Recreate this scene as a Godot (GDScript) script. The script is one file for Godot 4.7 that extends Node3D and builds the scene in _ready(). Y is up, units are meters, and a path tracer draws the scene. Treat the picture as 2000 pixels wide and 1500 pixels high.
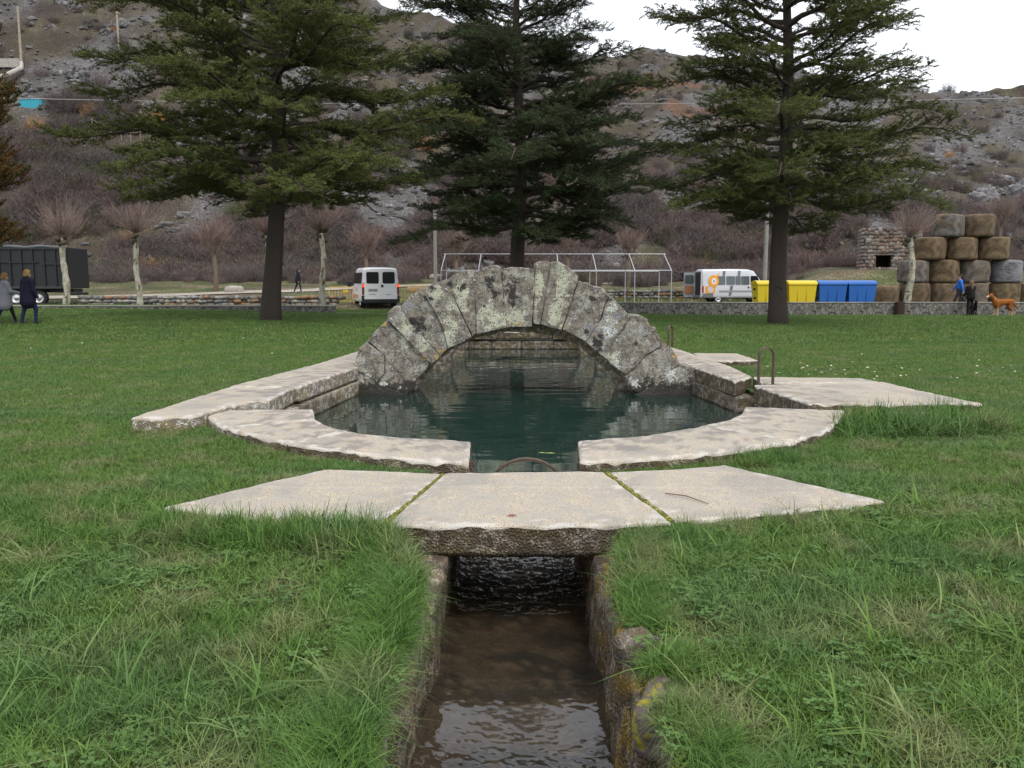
extends Node3D

func _ready() -> void:
	# camera, sky, sun, exposure
	var cam := Camera3D.new()
	cam.name = "camera"
	cam.fov = 49.74
	cam.near = 0.05
	cam.far = 900.0
	cam.position = Vector3(0, 1.5, 0)
	cam.rotation_degrees = Vector3(-7.1, 0, 0)
	add_child(cam)
	cam.current = true
	var env := Environment.new()
	var sky := Sky.new()
	var sm := ProceduralSkyMaterial.new()
	sm.sky_top_color = Color(0.87, 0.89, 0.93)
	sm.sky_horizon_color = Color(0.97, 0.98, 1.0)
	sm.sky_curve = 0.2
	sm.sky_energy_multiplier = 1.08
	sm.ground_bottom_color = Color(0.2, 0.2, 0.17)
	sm.ground_horizon_color = Color(0.5, 0.5, 0.48)
	sky.sky_material = sm
	env.sky = sky
	env.background_mode = Environment.BG_SKY
	env.tonemap_mode = Environment.TONE_MAPPER_LINEAR
	env.tonemap_exposure = 1.35
	env.ssao_enabled = true
	env.ssil_enabled = true
	env.sdfgi_enabled = true
	var we := WorldEnvironment.new()
	we.name = "surroundings"
	we.environment = env
	add_child(we)
	var sun := DirectionalLight3D.new()
	sun.name = "sun"
	sun.light_color = Color(1.0, 0.97, 0.92)
	sun.light_energy = 0.5
	sun.light_angular_distance = 16.0
	sun.shadow_enabled = true
	sun.rotation_degrees = Vector3(-58, 25, 0)
	add_child(sun)

	rng.seed = 20240
	nz.seed = 11
	nz.frequency = 0.02
	nz.fractal_octaves = 4
	nf.seed = 23
	nf.frequency = 0.02
	nf.fractal_octaves = 2
	textures()
	materials()
	terrain()
	water()
	pool()
	channel()
	arches()
	low_walls()
	buildings()
	cedars()
	pollards()
	shrubs()
	vehicles()
	bins_and_bales()
	frame_and_fences()
	hill_things()
	people()
	ironwork()
	grass()

# ------------------------------------------------------------------ mesh builder
class MB:
	var P := PackedVector3Array()
	var N := PackedVector3Array()
	var C := PackedColorArray()
	var U := PackedVector2Array()
	var I := PackedInt32Array()
	var col := Color.WHITE

	func vert(p: Vector3, n: Vector3 = Vector3.UP, uv: Vector2 = Vector2.ZERO) -> int:
		P.append(p)
		N.append(n)
		C.append(col)
		U.append(uv)
		return P.size() - 1

	# corners counter-clockwise seen from outside
	func itri(a: int, b: int, c: int) -> void:
		I.append(a)
		I.append(c)
		I.append(b)

	func tri(a: Vector3, b: Vector3, c: Vector3) -> void:
		var n := (b - a).cross(c - a).normalized()
		itri(vert(a, n), vert(b, n), vert(c, n))

	func quad(a: Vector3, b: Vector3, c: Vector3, d: Vector3) -> void:
		var n := (c - a).cross(d - b).normalized()
		var i := vert(a, n, Vector2(0, 1))
		vert(b, n, Vector2(1, 1))
		vert(c, n, Vector2(1, 0))
		vert(d, n, Vector2(0, 0))
		itri(i, i + 1, i + 2)
		itri(i, i + 2, i + 3)

	func smooth(from_i: int = 0, from_v: int = 0) -> void:
		for k in range(from_v, P.size()):
			N[k] = Vector3.ZERO
		for k in range(from_i, I.size(), 3):
			var a := I[k]
			var b := I[k + 1]
			var c := I[k + 2]
			var n := (P[c] - P[a]).cross(P[b] - P[a])
			N[a] += n
			N[b] += n
			N[c] += n
		for k in range(from_v, P.size()):
			N[k] = N[k].normalized() if N[k].length_squared() > 1e-20 else Vector3.UP

	# chamfered box
	func box(c: Vector3, s: Vector3, bev: float = 0.01, b: Basis = Basis.IDENTITY) -> void:
		var h := s * 0.5
		var e := minf(bev, minf(h.x, minf(h.y, h.z)) * 0.9)
		var q := func(v: Vector3) -> Vector3: return c + b * v
		for ax in 3:
			var u := (ax + 1) % 3
			var w := (ax + 2) % 3
			for sg in [-1.0, 1.0]:
				var k: Array[Vector3] = []
				for st in [[-1, -1], [1, -1], [1, 1], [-1, 1]]:
					var v := Vector3.ZERO
					v[ax] = h[ax] * sg
					v[u] = (h[u] - e) * st[0]
					v[w] = (h[w] - e) * st[1]
					k.append(q.call(v))
				if sg > 0:
					quad(k[0], k[1], k[2], k[3])
				else:
					quad(k[3], k[2], k[1], k[0])
		if e <= 0.0001:
			return
		for ax in 3:
			var u := (ax + 1) % 3
			var w := (ax + 2) % 3
			for su in [-1.0, 1.0]:
				for sw in [-1.0, 1.0]:
					var k: Array[Vector3] = []
					for st in [[-1, 0], [1, 0], [1, 1], [-1, 1]]:
						var v := Vector3.ZERO
						v[ax] = (h[ax] - e) * st[0]
						v[u] = (h[u] - (0.0 if st[1] == 0 else e)) * su
						v[w] = (h[w] - (e if st[1] == 0 else 0.0)) * sw
						k.append(q.call(v))
					if su * sw < 0:
						quad(k[0], k[1], k[2], k[3])
					else:
						quad(k[3], k[2], k[1], k[0])
		for sx in [-1.0, 1.0]:
			for sy in [-1.0, 1.0]:
				for sz in [-1.0, 1.0]:
					var a: Vector3 = q.call(Vector3(h.x * sx, (h.y - e) * sy, (h.z - e) * sz))
					var d: Vector3 = q.call(Vector3((h.x - e) * sx, h.y * sy, (h.z - e) * sz))
					var g: Vector3 = q.call(Vector3((h.x - e) * sx, (h.y - e) * sy, h.z * sz))
					if sx * sy * sz > 0:
						tri(a, d, g)
					else:
						tri(a, g, d)

	# round bar along points; rads one per point
	func tube(pts: Array, rads: Array, sides: int = 6, cap: bool = true) -> void:
		var fi := I.size()
		var fv := P.size()
		var n := pts.size()
		var up := Vector3.UP
		for k in n:
			var t: Vector3 = (pts[mini(k + 1, n - 1)] - pts[maxi(k - 1, 0)]).normalized()
			if absf(t.dot(up)) > 0.95:
				up = Vector3.RIGHT if absf(t.x) < 0.8 else Vector3.BACK
			var x := up.cross(t).normalized()
			var y := t.cross(x).normalized()
			up = y
			for j in sides:
				var a := TAU * j / sides
				vert(pts[k] + (x * cos(a) + y * sin(a)) * rads[k], Vector3.UP, Vector2(float(j) / sides, k * 0.2))
		for k in n - 1:
			for j in sides:
				var a := fv + k * sides + j
				var b := fv + k * sides + (j + 1) % sides
				itri(a, b, b + sides)
				itri(a, b + sides, a + sides)
		if cap:
			var c0 := vert(pts[0])
			var c1 := vert(pts[n - 1])
			for j in sides:
				itri(c0, fv + (j + 1) % sides, fv + j)
				itri(c1, fv + (n - 1) * sides + j, fv + (n - 1) * sides + (j + 1) % sides)
		smooth(fi, fv)

	func ball(c: Vector3, r: Vector3, seg: int = 10, rings: int = 7) -> void:
		var fi := I.size()
		var fv := P.size()
		for k in rings + 1:
			var b := PI * k / rings
			for j in seg:
				var a := TAU * j / seg
				vert(c + Vector3(cos(a) * sin(b) * r.x, cos(b) * r.y, sin(a) * sin(b) * r.z))
		for k in rings:
			for j in seg:
				var a := fv + k * seg + j
				var b := fv + k * seg + (j + 1) % seg
				itri(a, b, b + seg)
				itri(a, b + seg, a + seg)
		smooth(fi, fv)

	# profile of (radius, height) turned about the local y axis of xf
	func lathe(prof: Array, sides: int, xf: Transform3D) -> void:
		var fi := I.size()
		var fv := P.size()
		for p in prof:
			for j in sides:
				var a := TAU * j / sides
				vert(xf * Vector3(cos(a) * p[0], p[1], sin(a) * p[0]))
		for k in prof.size() - 1:
			for j in sides:
				var a := fv + k * sides + j
				var b := fv + k * sides + (j + 1) % sides
				itri(a, b + sides, b)
				itri(a, a + sides, b + sides)
		smooth(fi, fv)

	# flat plate from a convex outline in the plane (o, u, v), w thick towards u x v
	func plate(o: Vector3, u: Vector3, v: Vector3, pts: Array, w: float) -> void:
		var nn := u.cross(v).normalized() * w
		var top: Array[Vector3] = []
		for p in pts:
			top.append(o + u * p.x + v * p.y + nn)
		var c := Vector3.ZERO
		for p in top:
			c += p / top.size()
		for k in top.size():
			var a := top[k]
			var b := top[(k + 1) % top.size()]
			tri(c, a, b)
			quad(a - nn, b - nn, b, a)

	func mesh() -> ArrayMesh:
		var m := ArrayMesh.new()
		add_to(m)
		return m

	func add_to(m: ArrayMesh) -> void:
		var a := []
		a.resize(Mesh.ARRAY_MAX)
		a[Mesh.ARRAY_VERTEX] = P
		a[Mesh.ARRAY_NORMAL] = N
		a[Mesh.ARRAY_COLOR] = C
		a[Mesh.ARRAY_TEX_UV] = U
		a[Mesh.ARRAY_INDEX] = I
		m.add_surface_from_arrays(Mesh.PRIMITIVE_TRIANGLES, a)

var rng := RandomNumberGenerator.new()
var nz := FastNoiseLite.new()      # coarse noise
var nf := FastNoiseLite.new()      # fine noise
var M := {}
var taken := {}

func R(a: float, b: float) -> float:
	return rng.randf_range(a, b)

func lin(r: float, g: float, b: float) -> Color:
	return Color(r, g, b)

func numbered(s: String) -> String:
	var n: int = taken.get(s, 0)
	taken[s] = n + 1
	return s if n == 0 else "%s_%03d" % [s, n]

func thing(called: String, label: String, category: String, at: Vector3 = Vector3.ZERO, turn: float = 0.0, group: String = "") -> Node3D:
	var o := Node3D.new()
	o.name = numbered(called)
	add_child(o)
	o.position = at
	o.rotation.y = turn
	tag(o, label, category, group)
	return o

func tag(o: Node, label: String, category: String, group: String = "", kind: String = "") -> void:
	if label:
		o.set_meta("label", label)
	if category:
		o.set_meta("category", category)
	if group:
		o.set_meta("group", group)
	if kind:
		o.set_meta("kind", kind)

func obj(called: String, mesh: Mesh, mat: Material, parent: Node = null) -> MeshInstance3D:
	var o := MeshInstance3D.new()
	o.mesh = mesh
	if mat:
		o.material_override = mat
	if parent == null:
		o.name = numbered(called)
		add_child(o)
	else:
		o.name = called
		parent.add_child(o, true)
	return o

func multi(called: String, mesh: Mesh, mat: Material, xf: Array, cols: PackedColorArray, parent: Node = null) -> MultiMeshInstance3D:
	var mm := MultiMesh.new()
	mm.transform_format = MultiMesh.TRANSFORM_3D
	mm.use_colors = true
	mm.mesh = mesh
	mm.instance_count = xf.size()
	for k in xf.size():
		mm.set_instance_transform(k, xf[k])
		mm.set_instance_color(k, cols[k])
	var o := MultiMeshInstance3D.new()
	o.multimesh = mm
	o.material_override = mat
	if parent == null:
		o.name = numbered(called)
		add_child(o)
	else:
		o.name = called
		parent.add_child(o, true)
	return o

func noise_bytes(sd: int, freq: float, size: int, kind: int = FastNoiseLite.TYPE_SIMPLEX_SMOOTH, oct: int = 4) -> PackedByteArray:
	var f := FastNoiseLite.new()
	f.seed = sd
	f.noise_type = kind
	f.frequency = freq
	f.fractal_octaves = oct
	if kind == FastNoiseLite.TYPE_CELLULAR:
		f.cellular_return_type = FastNoiseLite.RETURN_DISTANCE2_SUB
		f.fractal_type = FastNoiseLite.FRACTAL_NONE
	var im := f.get_seamless_image(size, size, false, false, 0.12, true)
	im.convert(Image.FORMAT_L8)
	return im.get_data()

func tex_rgb(px: PackedByteArray, w: int, h: int) -> ImageTexture:
	return ImageTexture.create_from_image(Image.create_from_data(w, h, false, Image.FORMAT_RGB8, px))

func grey_tex(px: PackedByteArray, size: int) -> ImageTexture:
	return ImageTexture.create_from_image(Image.create_from_data(size, size, false, Image.FORMAT_L8, px))

func s8(x: float) -> int:
	return int(clampf(pow(maxf(x, 0.0), 0.4545), 0.0, 1.0) * 255.0)

func mat(rough: float, vcol: bool = true, albedo: Texture2D = null, scale: float = 1.0, bump: Texture2D = null, bump_cm: float = 0.5, world: bool = true) -> StandardMaterial3D:
	var m := StandardMaterial3D.new()
	m.roughness = rough
	m.vertex_color_use_as_albedo = vcol
	m.metallic_specular = 0.4
	if albedo or bump:
		m.uv1_triplanar = true
		m.uv1_world_triplanar = world
		m.uv1_scale = Vector3.ONE * scale
	if albedo:
		m.albedo_texture = albedo
	if bump:
		m.heightmap_enabled = true
		m.heightmap_texture = bump
		m.heightmap_scale = bump_cm
	return m

func plain(c: Color, rough: float = 0.5, metal: float = 0.0) -> StandardMaterial3D:
	var m := StandardMaterial3D.new()
	m.albedo_color = c.linear_to_srgb()
	m.roughness = rough
	m.metallic = metal
	return m

# two polylines lofted to a slab: rounded rim, uneven top, sides that go down; cf(p, n, edge) gives the stone's colour
func slab_mesh(a: Array, b: Array, top: float, thick: float, cf: Callable, sf: Callable, rough: float = 0.006, cell: float = 0.06) -> ArrayMesh:
	var m := MB.new()
	var la := 0.0
	for k in a.size() - 1:
		la += (a[k] as Vector2).distance_to(a[k + 1])
	for k in b.size() - 1:
		la += (b[k] as Vector2).distance_to(b[k + 1])
	var lw: float = ((a[0] as Vector2).distance_to(b[0]) + (a[-1] as Vector2).distance_to(b[-1])) * 0.5
	la *= 0.5
	var nu := clampi(int(la / cell), 6, 70)
	var nv := clampi(int(lw / cell), 6, 40)
	var us := [0.0, 0.012 / la, 0.04 / la]
	for k in range(1, nu):
		us.append(float(k) / nu)
	us.append_array([1.0 - 0.04 / la, 1.0 - 0.012 / la, 1.0])
	var vs := [0.0, 0.012 / lw, 0.04 / lw]
	for k in range(1, nv):
		vs.append(float(k) / nv)
	vs.append_array([1.0 - 0.04 / lw, 1.0 - 0.012 / lw, 1.0])
	var W := us.size()
	var H := vs.size()
	for j in H:
		for i in W:
			var p := along(a, us[i]).lerp(along(b, us[i]), vs[j])
			var ed: float = minf(minf(us[i], 1.0 - us[i]) * la, minf(vs[j], 1.0 - vs[j]) * lw)
			var w := Vector3(p.x, top, p.y)
			w.y += nz.get_noise_2d(p.x * 60.0, p.y * 60.0) * rough + nf.get_noise_2d(p.x * 300.0, p.y * 300.0) * rough * 0.5
			var chip := maxf(0.0, nf.get_noise_2d(p.x * 160.0 + 40.0, p.y * 160.0)) * 0.03
			if ed < 0.005:
				w.y -= 0.012 + chip
			elif ed < 0.03:
				w.y -= 0.002 + chip * 0.4
			if ed < 0.035:
				w.x += nf.get_noise_2d(p.x * 60.0, p.y * 60.0 + 77.0) * 0.012 + nf.get_noise_2d(p.x * 700.0, p.y * 700.0) * 0.003
				w.z += nf.get_noise_2d(p.x * 90.0 + 99.0, p.y * 90.0) * 0.012
			m.col = cf.call(w, Vector3.UP, ed)
			m.vert(w)
	var cw := (along(a, 1.0) - along(a, 0.0)).cross(along(b, 0.0) - along(a, 0.0)) > 0.0
	for j in H - 1:
		for i in W - 1:
			var q := j * W + i
			if cw:
				m.itri(q, q + W, q + W + 1)
				m.itri(q, q + W + 1, q + 1)
			else:
				m.itri(q, q + W + 1, q + W)
				m.itri(q, q + 1, q + W + 1)
	var rim: Array[int] = []
	for i in W:
		rim.append(i)
	for j in range(1, H):
		rim.append(j * W + W - 1)
	for i in range(W - 2, -1, -1):
		rim.append((H - 1) * W + i)
	for j in range(H - 2, 0, -1):
		rim.append(j * W)
	var cen := Vector3.ZERO
	for r in rim:
		cen += m.P[r] / rim.size()
	m.smooth()
	var n := rim.size()
	# ragged lip of the top, then the upright faces in their own stone
	var sd := MB.new()
	var rows := 6
	var lip := PackedVector3Array()
	var dirs := PackedVector3Array()
	for q in n:
		var p := m.P[rim[q]]
		var tn := m.P[rim[(q + 1) % n]] - m.P[rim[q - 1]]
		var out := Vector3(tn.z, 0, -tn.x).normalized() * (1.0 if cw else -1.0)
		dirs.append(out)
		var drop := clampf(0.014 + nf.get_noise_2d(p.x * 900.0 + p.z * 610.0, q * 33.0) * 0.022, 0.004, thick * 0.4)
		lip.append(p + out * 0.003 - Vector3.UP * drop)
	var l0 := m.P.size()
	for k in 2:
		for q in n:
			m.col = cf.call(m.P[rim[q]], Vector3.UP, 0.0)
			m.vert(m.P[rim[q]] if k == 0 else lip[q], (dirs[q] + Vector3.UP * (0.6 if k == 0 else 0.1)).normalized())
	for k in rows:
		for q in n:
			var p := lip[q]
			var f := float(k) / (rows - 1)
			var w := Vector3(p.x, lerpf(p.y, top - thick, f), p.z)
			w += dirs[q] * (nf.get_noise_3d(w.x * 300.0, w.y * 400.0, w.z * 300.0) * 0.014 * (1.0 if k > 0 else 0.0) - 0.004 * f)
			sd.col = sf.call(w)
			sd.vert(w)
	for q in n:
		var r := (q + 1) % n
		if cw:
			m.itri(l0 + q, l0 + r, l0 + n + r)
			m.itri(l0 + q, l0 + n + r, l0 + n + q)
		else:
			m.itri(l0 + q, l0 + n + r, l0 + r)
			m.itri(l0 + q, l0 + n + q, l0 + n + r)
		for k in rows - 1:
			var x := k * n + q
			var y := k * n + r
			if cw:
				sd.itri(x, y, y + n)
				sd.itri(x, y + n, x + n)
			else:
				sd.itri(x, y + n, y)
				sd.itri(x, x + n, y + n)
	# underside
	var c0 := sd.vert(Vector3(cen.x, top - thick, cen.z))
	for q in n:
		var x := (rows - 1) * n + q
		var y := (rows - 1) * n + (q + 1) % n
		if cw:
			sd.itri(c0, x, y)
		else:
			sd.itri(c0, y, x)
	sd.smooth()
	var am := m.mesh()
	sd.add_to(am)
	am.surface_set_material(0, M.lime)
	am.surface_set_material(1, M.crust)
	return am

func along(l: Array, t: float) -> Vector2:
	var tot := 0.0
	for k in l.size() - 1:
		tot += (l[k] as Vector2).distance_to(l[k + 1])
	var s := t * tot
	for k in l.size() - 1:
		var d: float = (l[k] as Vector2).distance_to(l[k + 1])
		if s <= d or k == l.size() - 2:
			return (l[k] as Vector2).lerp(l[k + 1], clampf(s / maxf(d, 1e-6), 0.0, 1.0))
		s -= d
	return l[0]

func v2(f: Array) -> Array:
	var r := []
	for k in range(0, f.size(), 2):
		r.append(Vector2(f[k], f[k + 1]))
	return r

# rough block or boulder: a subdivided box, rounded and worn by noise
func rock_mesh(size: Vector3, round_: float, rough: float, sd: float, cf: Callable, div: int = 7) -> ArrayMesh:
	var m := MB.new()
	var h := size * 0.5
	var rmin := minf(h.x, minf(h.y, h.z))
	var rr := rmin * round_
	for ax in 3:
		var u := (ax + 1) % 3
		var w := (ax + 2) % 3
		for sg in [-1.0, 1.0]:
			var s := m.P.size()
			for j in div + 1:
				for i in div + 1:
					var v := Vector3.ZERO
					v[ax] = h[ax] * sg
					v[u] = h[u] * (2.0 * i / div - 1.0)
					v[w] = h[w] * (2.0 * j / div - 1.0)
					var core := Vector3(clampf(v.x, -h.x + rr, h.x - rr), clampf(v.y, -h.y + rr, h.y - rr), clampf(v.z, -h.z + rr, h.z - rr))
					var dd := v - core
					var p := core + dd.normalized() * minf(dd.length(), rr)
					var d := nz.get_noise_3d(p.x * 70.0 + sd * 31.0, p.y * 70.0, p.z * 70.0 + sd) * rough + nf.get_noise_3d(p.x * 220.0 + sd * 31.0, p.y * 220.0, p.z * 220.0) * rough * 0.45
					p += (p / (h + Vector3.ONE * 0.01)).normalized() * d
					m.col = cf.call(p, v.normalized())
					m.vert(p)
			for j in div:
				for i in div:
					var q := s + j * (div + 1) + i
					if sg > 0:
						m.itri(q, q + 1, q + div + 2)
						m.itri(q, q + div + 2, q + div + 1)
					else:
						m.itri(q, q + div + 2, q + 1)
						m.itri(q, q + div + 1, q + div + 2)
	# weld normals across the seams
	m.smooth()
	var seen := {}
	for k in m.P.size():
		var key := Vector3i((m.P[k] * 2000.0).round())
		seen[key] = seen.get(key, Vector3.ZERO) + m.N[k]
	for k in m.P.size():
		m.N[k] = (seen[Vector3i((m.P[k] * 2000.0).round())] as Vector3).normalized()
	return m.mesh()

# body from tapered bones [a, b, ra, rb, colour]: smooth-joined distance field meshed as surface nets
func flesh(m: MB, bones: Array, cell: float, k: float) -> void:
	var lo := Vector3.ONE * 1e9
	var hi := -lo
	for b in bones:
		var r: float = maxf(b[2], b[3]) + cell * 3.0
		lo = lo.min((b[0] as Vector3).min(b[1]) - Vector3.ONE * r)
		hi = hi.max((b[0] as Vector3).max(b[1]) + Vector3.ONE * r)
	var nx := int((hi.x - lo.x) / cell) + 2
	var ny := int((hi.y - lo.y) / cell) + 2
	var nzz := int((hi.z - lo.z) / cell) + 2
	var f := PackedFloat32Array()
	f.resize(nx * ny * nzz)
	f.fill(1.0)
	for b in bones:
		var a: Vector3 = b[0]
		var ab: Vector3 = b[1] - a
		var l2 := maxf(ab.length_squared(), 1e-9)
		var r: float = maxf(b[2], b[3]) + k + cell * 2.0
		var p0 := Vector3i(((a.min(b[1]) - Vector3.ONE * r) - lo) / cell).max(Vector3i.ZERO)
		var p1 := Vector3i(((a.max(b[1]) + Vector3.ONE * r) - lo) / cell).min(Vector3i(nx - 1, ny - 1, nzz - 1))
		for z in range(p0.z, p1.z + 1):
			for y in range(p0.y, p1.y + 1):
				for x in range(p0.x, p1.x + 1):
					var p := lo + Vector3(x, y, z) * cell
					var t := clampf((p - a).dot(ab) / l2, 0.0, 1.0)
					var d := (p - a - ab * t).length() - lerpf(b[2], b[3], t)
					var q := (z * ny + y) * nx + x
					var o := f[q]
					var hh := maxf(k - absf(o - d), 0.0) / k
					f[q] = minf(o, d) - hh * hh * k * 0.25
	var at := PackedInt32Array()
	at.resize(nx * ny * nzz)
	at.fill(-1)
	var fv := m.P.size()
	var fi := m.I.size()
	var keep := m.col
	for z in nzz - 1:
		for y in ny - 1:
			for x in nx - 1:
				var q := (z * ny + y) * nx + x
				var c := [f[q], f[q + 1], f[q + nx], f[q + nx + 1], f[q + nx * ny], f[q + nx * ny + 1], f[q + nx * ny + nx], f[q + nx * ny + nx + 1]]
				var inside := 0
				for v in c:
					if v < 0.0:
						inside += 1
				if inside == 0 or inside == 8:
					continue
				var s := Vector3.ZERO
				var n := 0
				for e in [[0, 1], [2, 3], [4, 5], [6, 7], [0, 2], [1, 3], [4, 6], [5, 7], [0, 4], [1, 5], [2, 6], [3, 7]]:
					var va: float = c[e[0]]
					var vb: float = c[e[1]]
					if (va < 0.0) != (vb < 0.0):
						var t := va / (va - vb)
						var pa := Vector3(e[0] & 1, (e[0] >> 1) & 1, e[0] >> 2)
						var pb := Vector3(e[1] & 1, (e[1] >> 1) & 1, e[1] >> 2)
						s += pa.lerp(pb, t)
						n += 1
				var p := lo + (Vector3(x, y, z) + s / n) * cell
				var best := 1e9
				for b in bones:
					var ab: Vector3 = b[1] - b[0]
					var t := clampf((p - b[0]).dot(ab) / maxf(ab.length_squared(), 1e-9), 0.0, 1.0)
					var d: float = (p - b[0] - ab * t).length() - lerpf(b[2], b[3], t)
					if d < best:
						best = d
						m.col = b[4]
				at[q] = m.vert(p)
	for z in range(1, nzz - 1):
		for y in range(1, ny - 1):
			for x in range(1, nx - 1):
				var q := (z * ny + y) * nx + x
				var o := f[q] < 0.0
				for ax in 3:
					var step: int = [1, nx, nx * ny][ax]
					if (f[q + step] < 0.0) == o:
						continue
					var su: int = [nx, nx * ny, 1][ax]
					var sw: int = [nx * ny, 1, nx][ax]
					var a := at[q]
					var b := at[q - su]
					var c := at[q - su - sw]
					var d := at[q - sw]
					if a < 0 or b < 0 or c < 0 or d < 0:
						continue
					if o:
						m.itri(a, b, c)
						m.itri(a, c, d)
					else:
						m.itri(a, c, b)
						m.itri(a, d, c)
	m.smooth(fi, fv)
	m.col = keep
# ------------------------------------------------------------------ textures and materials
func textures() -> void:
	var S := 512
	var a := noise_bytes(1, 0.006, S)
	var b := noise_bytes(2, 0.03, S)
	var c := noise_bytes(3, 0.12, S, FastNoiseLite.TYPE_SIMPLEX, 3)
	var d := noise_bytes(4, 0.05, S, FastNoiseLite.TYPE_CELLULAR)
	M.t_bump = grey_tex(c, S)
	M.t_rockbump = grey_tex(b, S)
	# grain: neutral speckle used over vertex colours
	var px := PackedByteArray()
	px.resize(S * S * 3)
	for k in S * S:
		var v := 0.62 + a[k] / 255.0 * 0.3 + (b[k] / 255.0 - 0.5) * 0.35 + (c[k] / 255.0 - 0.5) * 0.55
		px[k * 3] = s8(v)
		px[k * 3 + 1] = s8(v * 0.99)
		px[k * 3 + 2] = s8(v * 0.97)
	M.t_grain = tex_rgb(px, S, S)
	# independent layers
	var a2 := noise_bytes(11, 0.009, S)
	var b2 := noise_bytes(12, 0.035, S)
	var c2 := noise_bytes(13, 0.2, S, FastNoiseLite.TYPE_SIMPLEX, 2)
	# turf soil under the blades: earth, moss and thatch
	for k in S * S:
		var g := a[k] / 255.0
		var e := c[k] / 255.0
		var f := b[k] / 255.0
		var col := Color(0.075, 0.115, 0.03).lerp(Color(0.11, 0.145, 0.045), g)
		col = col.lerp(Color(0.13, 0.12, 0.06), smoothstep(0.6, 0.8, f) * 0.5)
		col = col * (0.35 + e * 0.6)
		px[k * 3] = s8(col.r)
		px[k * 3 + 1] = s8(col.g)
		px[k * 3 + 2] = s8(col.b)
	M.t_turf = tex_rgb(px, S, S)
	# bark: vertical plates
	for y in S:
		for x in S:
			var k := y * S + x
			var k2 := ((y / 5) % S) * S + x
			var v := 0.35 + c[k2] / 255.0 * 0.7 + (b[k] / 255.0 - 0.5) * 0.5
			px[k * 3] = s8(v * 0.62)
			px[k * 3 + 1] = s8(v * 0.57)
			px[k * 3 + 2] = s8(v * 0.5)
	M.t_bark = tex_rgb(px, S, S)
	# plane-tree bark: chalky white with olive and brown flakes
	for k in S * S:
		var col := Color(0.62, 0.6, 0.52)
		col = col.lerp(Color(0.3, 0.29, 0.2), smoothstep(0.55, 0.62, b[k] / 255.0) * 0.8)
		col = col.lerp(Color(0.12, 0.1, 0.08), smoothstep(0.72, 0.76, a2[k] / 255.0) * 0.7)
		px[k * 3] = s8(col.r)
		px[k * 3 + 1] = s8(col.g)
		px[k * 3 + 2] = s8(col.b)
	M.t_plane = tex_rgb(px, S, S)
	# baled straw: long fibres wound round
	for y in S:
		for x in S:
			var k := y * S + x
			var k2 := y * S + (x / 6) % S
			var v := 0.55 + (c[k2] / 255.0 - 0.5) * 0.9 + (a[k] / 255.0 - 0.5) * 0.7
			px[k * 3] = s8(v)
			px[k * 3 + 1] = s8(v * 0.97)
			px[k * 3 + 2] = s8(v * 0.93)
	M.t_straw = tex_rgb(px, S, S)
	# mortared rubble: grey stones of many tones bedded in mortar, too far to count
	var cellv := FastNoiseLite.new()
	cellv.seed = 8
	cellv.noise_type = FastNoiseLite.TYPE_CELLULAR
	cellv.cellular_return_type = FastNoiseLite.RETURN_CELL_VALUE
	cellv.fractal_type = FastNoiseLite.FRACTAL_NONE
	cellv.frequency = 0.035
	var ci := cellv.get_seamless_image(S, S, false, false, 0.1, true)
	ci.convert(Image.FORMAT_L8)
	var cb := ci.get_data()
	for k in S * S:
		var t := cb[k] / 255.0
		var v := 0.12 + t * 0.18 + (c[k] / 255.0 - 0.5) * 0.2 + (a[k] / 255.0 - 0.5) * 0.14
		v += 0.35 * smoothstep(0.70, 0.76, b2[k] / 255.0)
		v = maxf(v, 0.03)
		px[k * 3] = s8(v * 1.02)
		px[k * 3 + 1] = s8(v)
		px[k * 3 + 2] = s8(v * 0.95)
	M.t_rubble = tex_rgb(px, S, S)
	# hillside: dry turf, earth and limestone fragments
	S = 1024
	a = noise_bytes(31, 0.004, S)
	b = noise_bytes(32, 0.02, S)
	c = noise_bytes(33, 0.09, S, FastNoiseLite.TYPE_SIMPLEX, 3)
	d = noise_bytes(34, 0.02, S, FastNoiseLite.TYPE_SIMPLEX, 5)
	px.resize(S * S * 3)
	for k in S * S:
		var e := c[k] / 255.0
		var f := b[k] / 255.0
		var g := a[k] / 255.0
		var h := d[k] / 255.0
		var cr := 0.62 + g * 0.4
		var cg := 0.60 + g * 0.36
		var cbl := 0.55 + g * 0.3
		var s := smoothstep(0.60, 0.70, e * 0.45 + h * 0.3 + g * 0.28)
		cr = lerpf(cr, 1.9, s * 0.8)
		cg = lerpf(cg, 1.9, s * 0.8)
		cbl = lerpf(cbl, 2.0, s * 0.8)
		var dk := 0.45 + 0.7 * smoothstep(0.25, 0.5, e) * (0.6 + f * 0.5)
		px[k * 3] = s8(cr * dk * 0.5)
		px[k * 3 + 1] = s8(cg * dk * 0.5)
		px[k * 3 + 2] = s8(cbl * dk * 0.5)
	M.t_hill = tex_rgb(px, S, S)
	M.t_hillbump = grey_tex(c, S)
	# limestone paving: warm ground, rusty veins, dark pits and pale flaked spots
	a = noise_bytes(41, 0.005, S)
	b = noise_bytes(42, 0.016, S)
	c = noise_bytes(43, 0.07, S, FastNoiseLite.TYPE_SIMPLEX, 3)
	d = noise_bytes(44, 0.18, S, FastNoiseLite.TYPE_SIMPLEX, 2)
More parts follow.
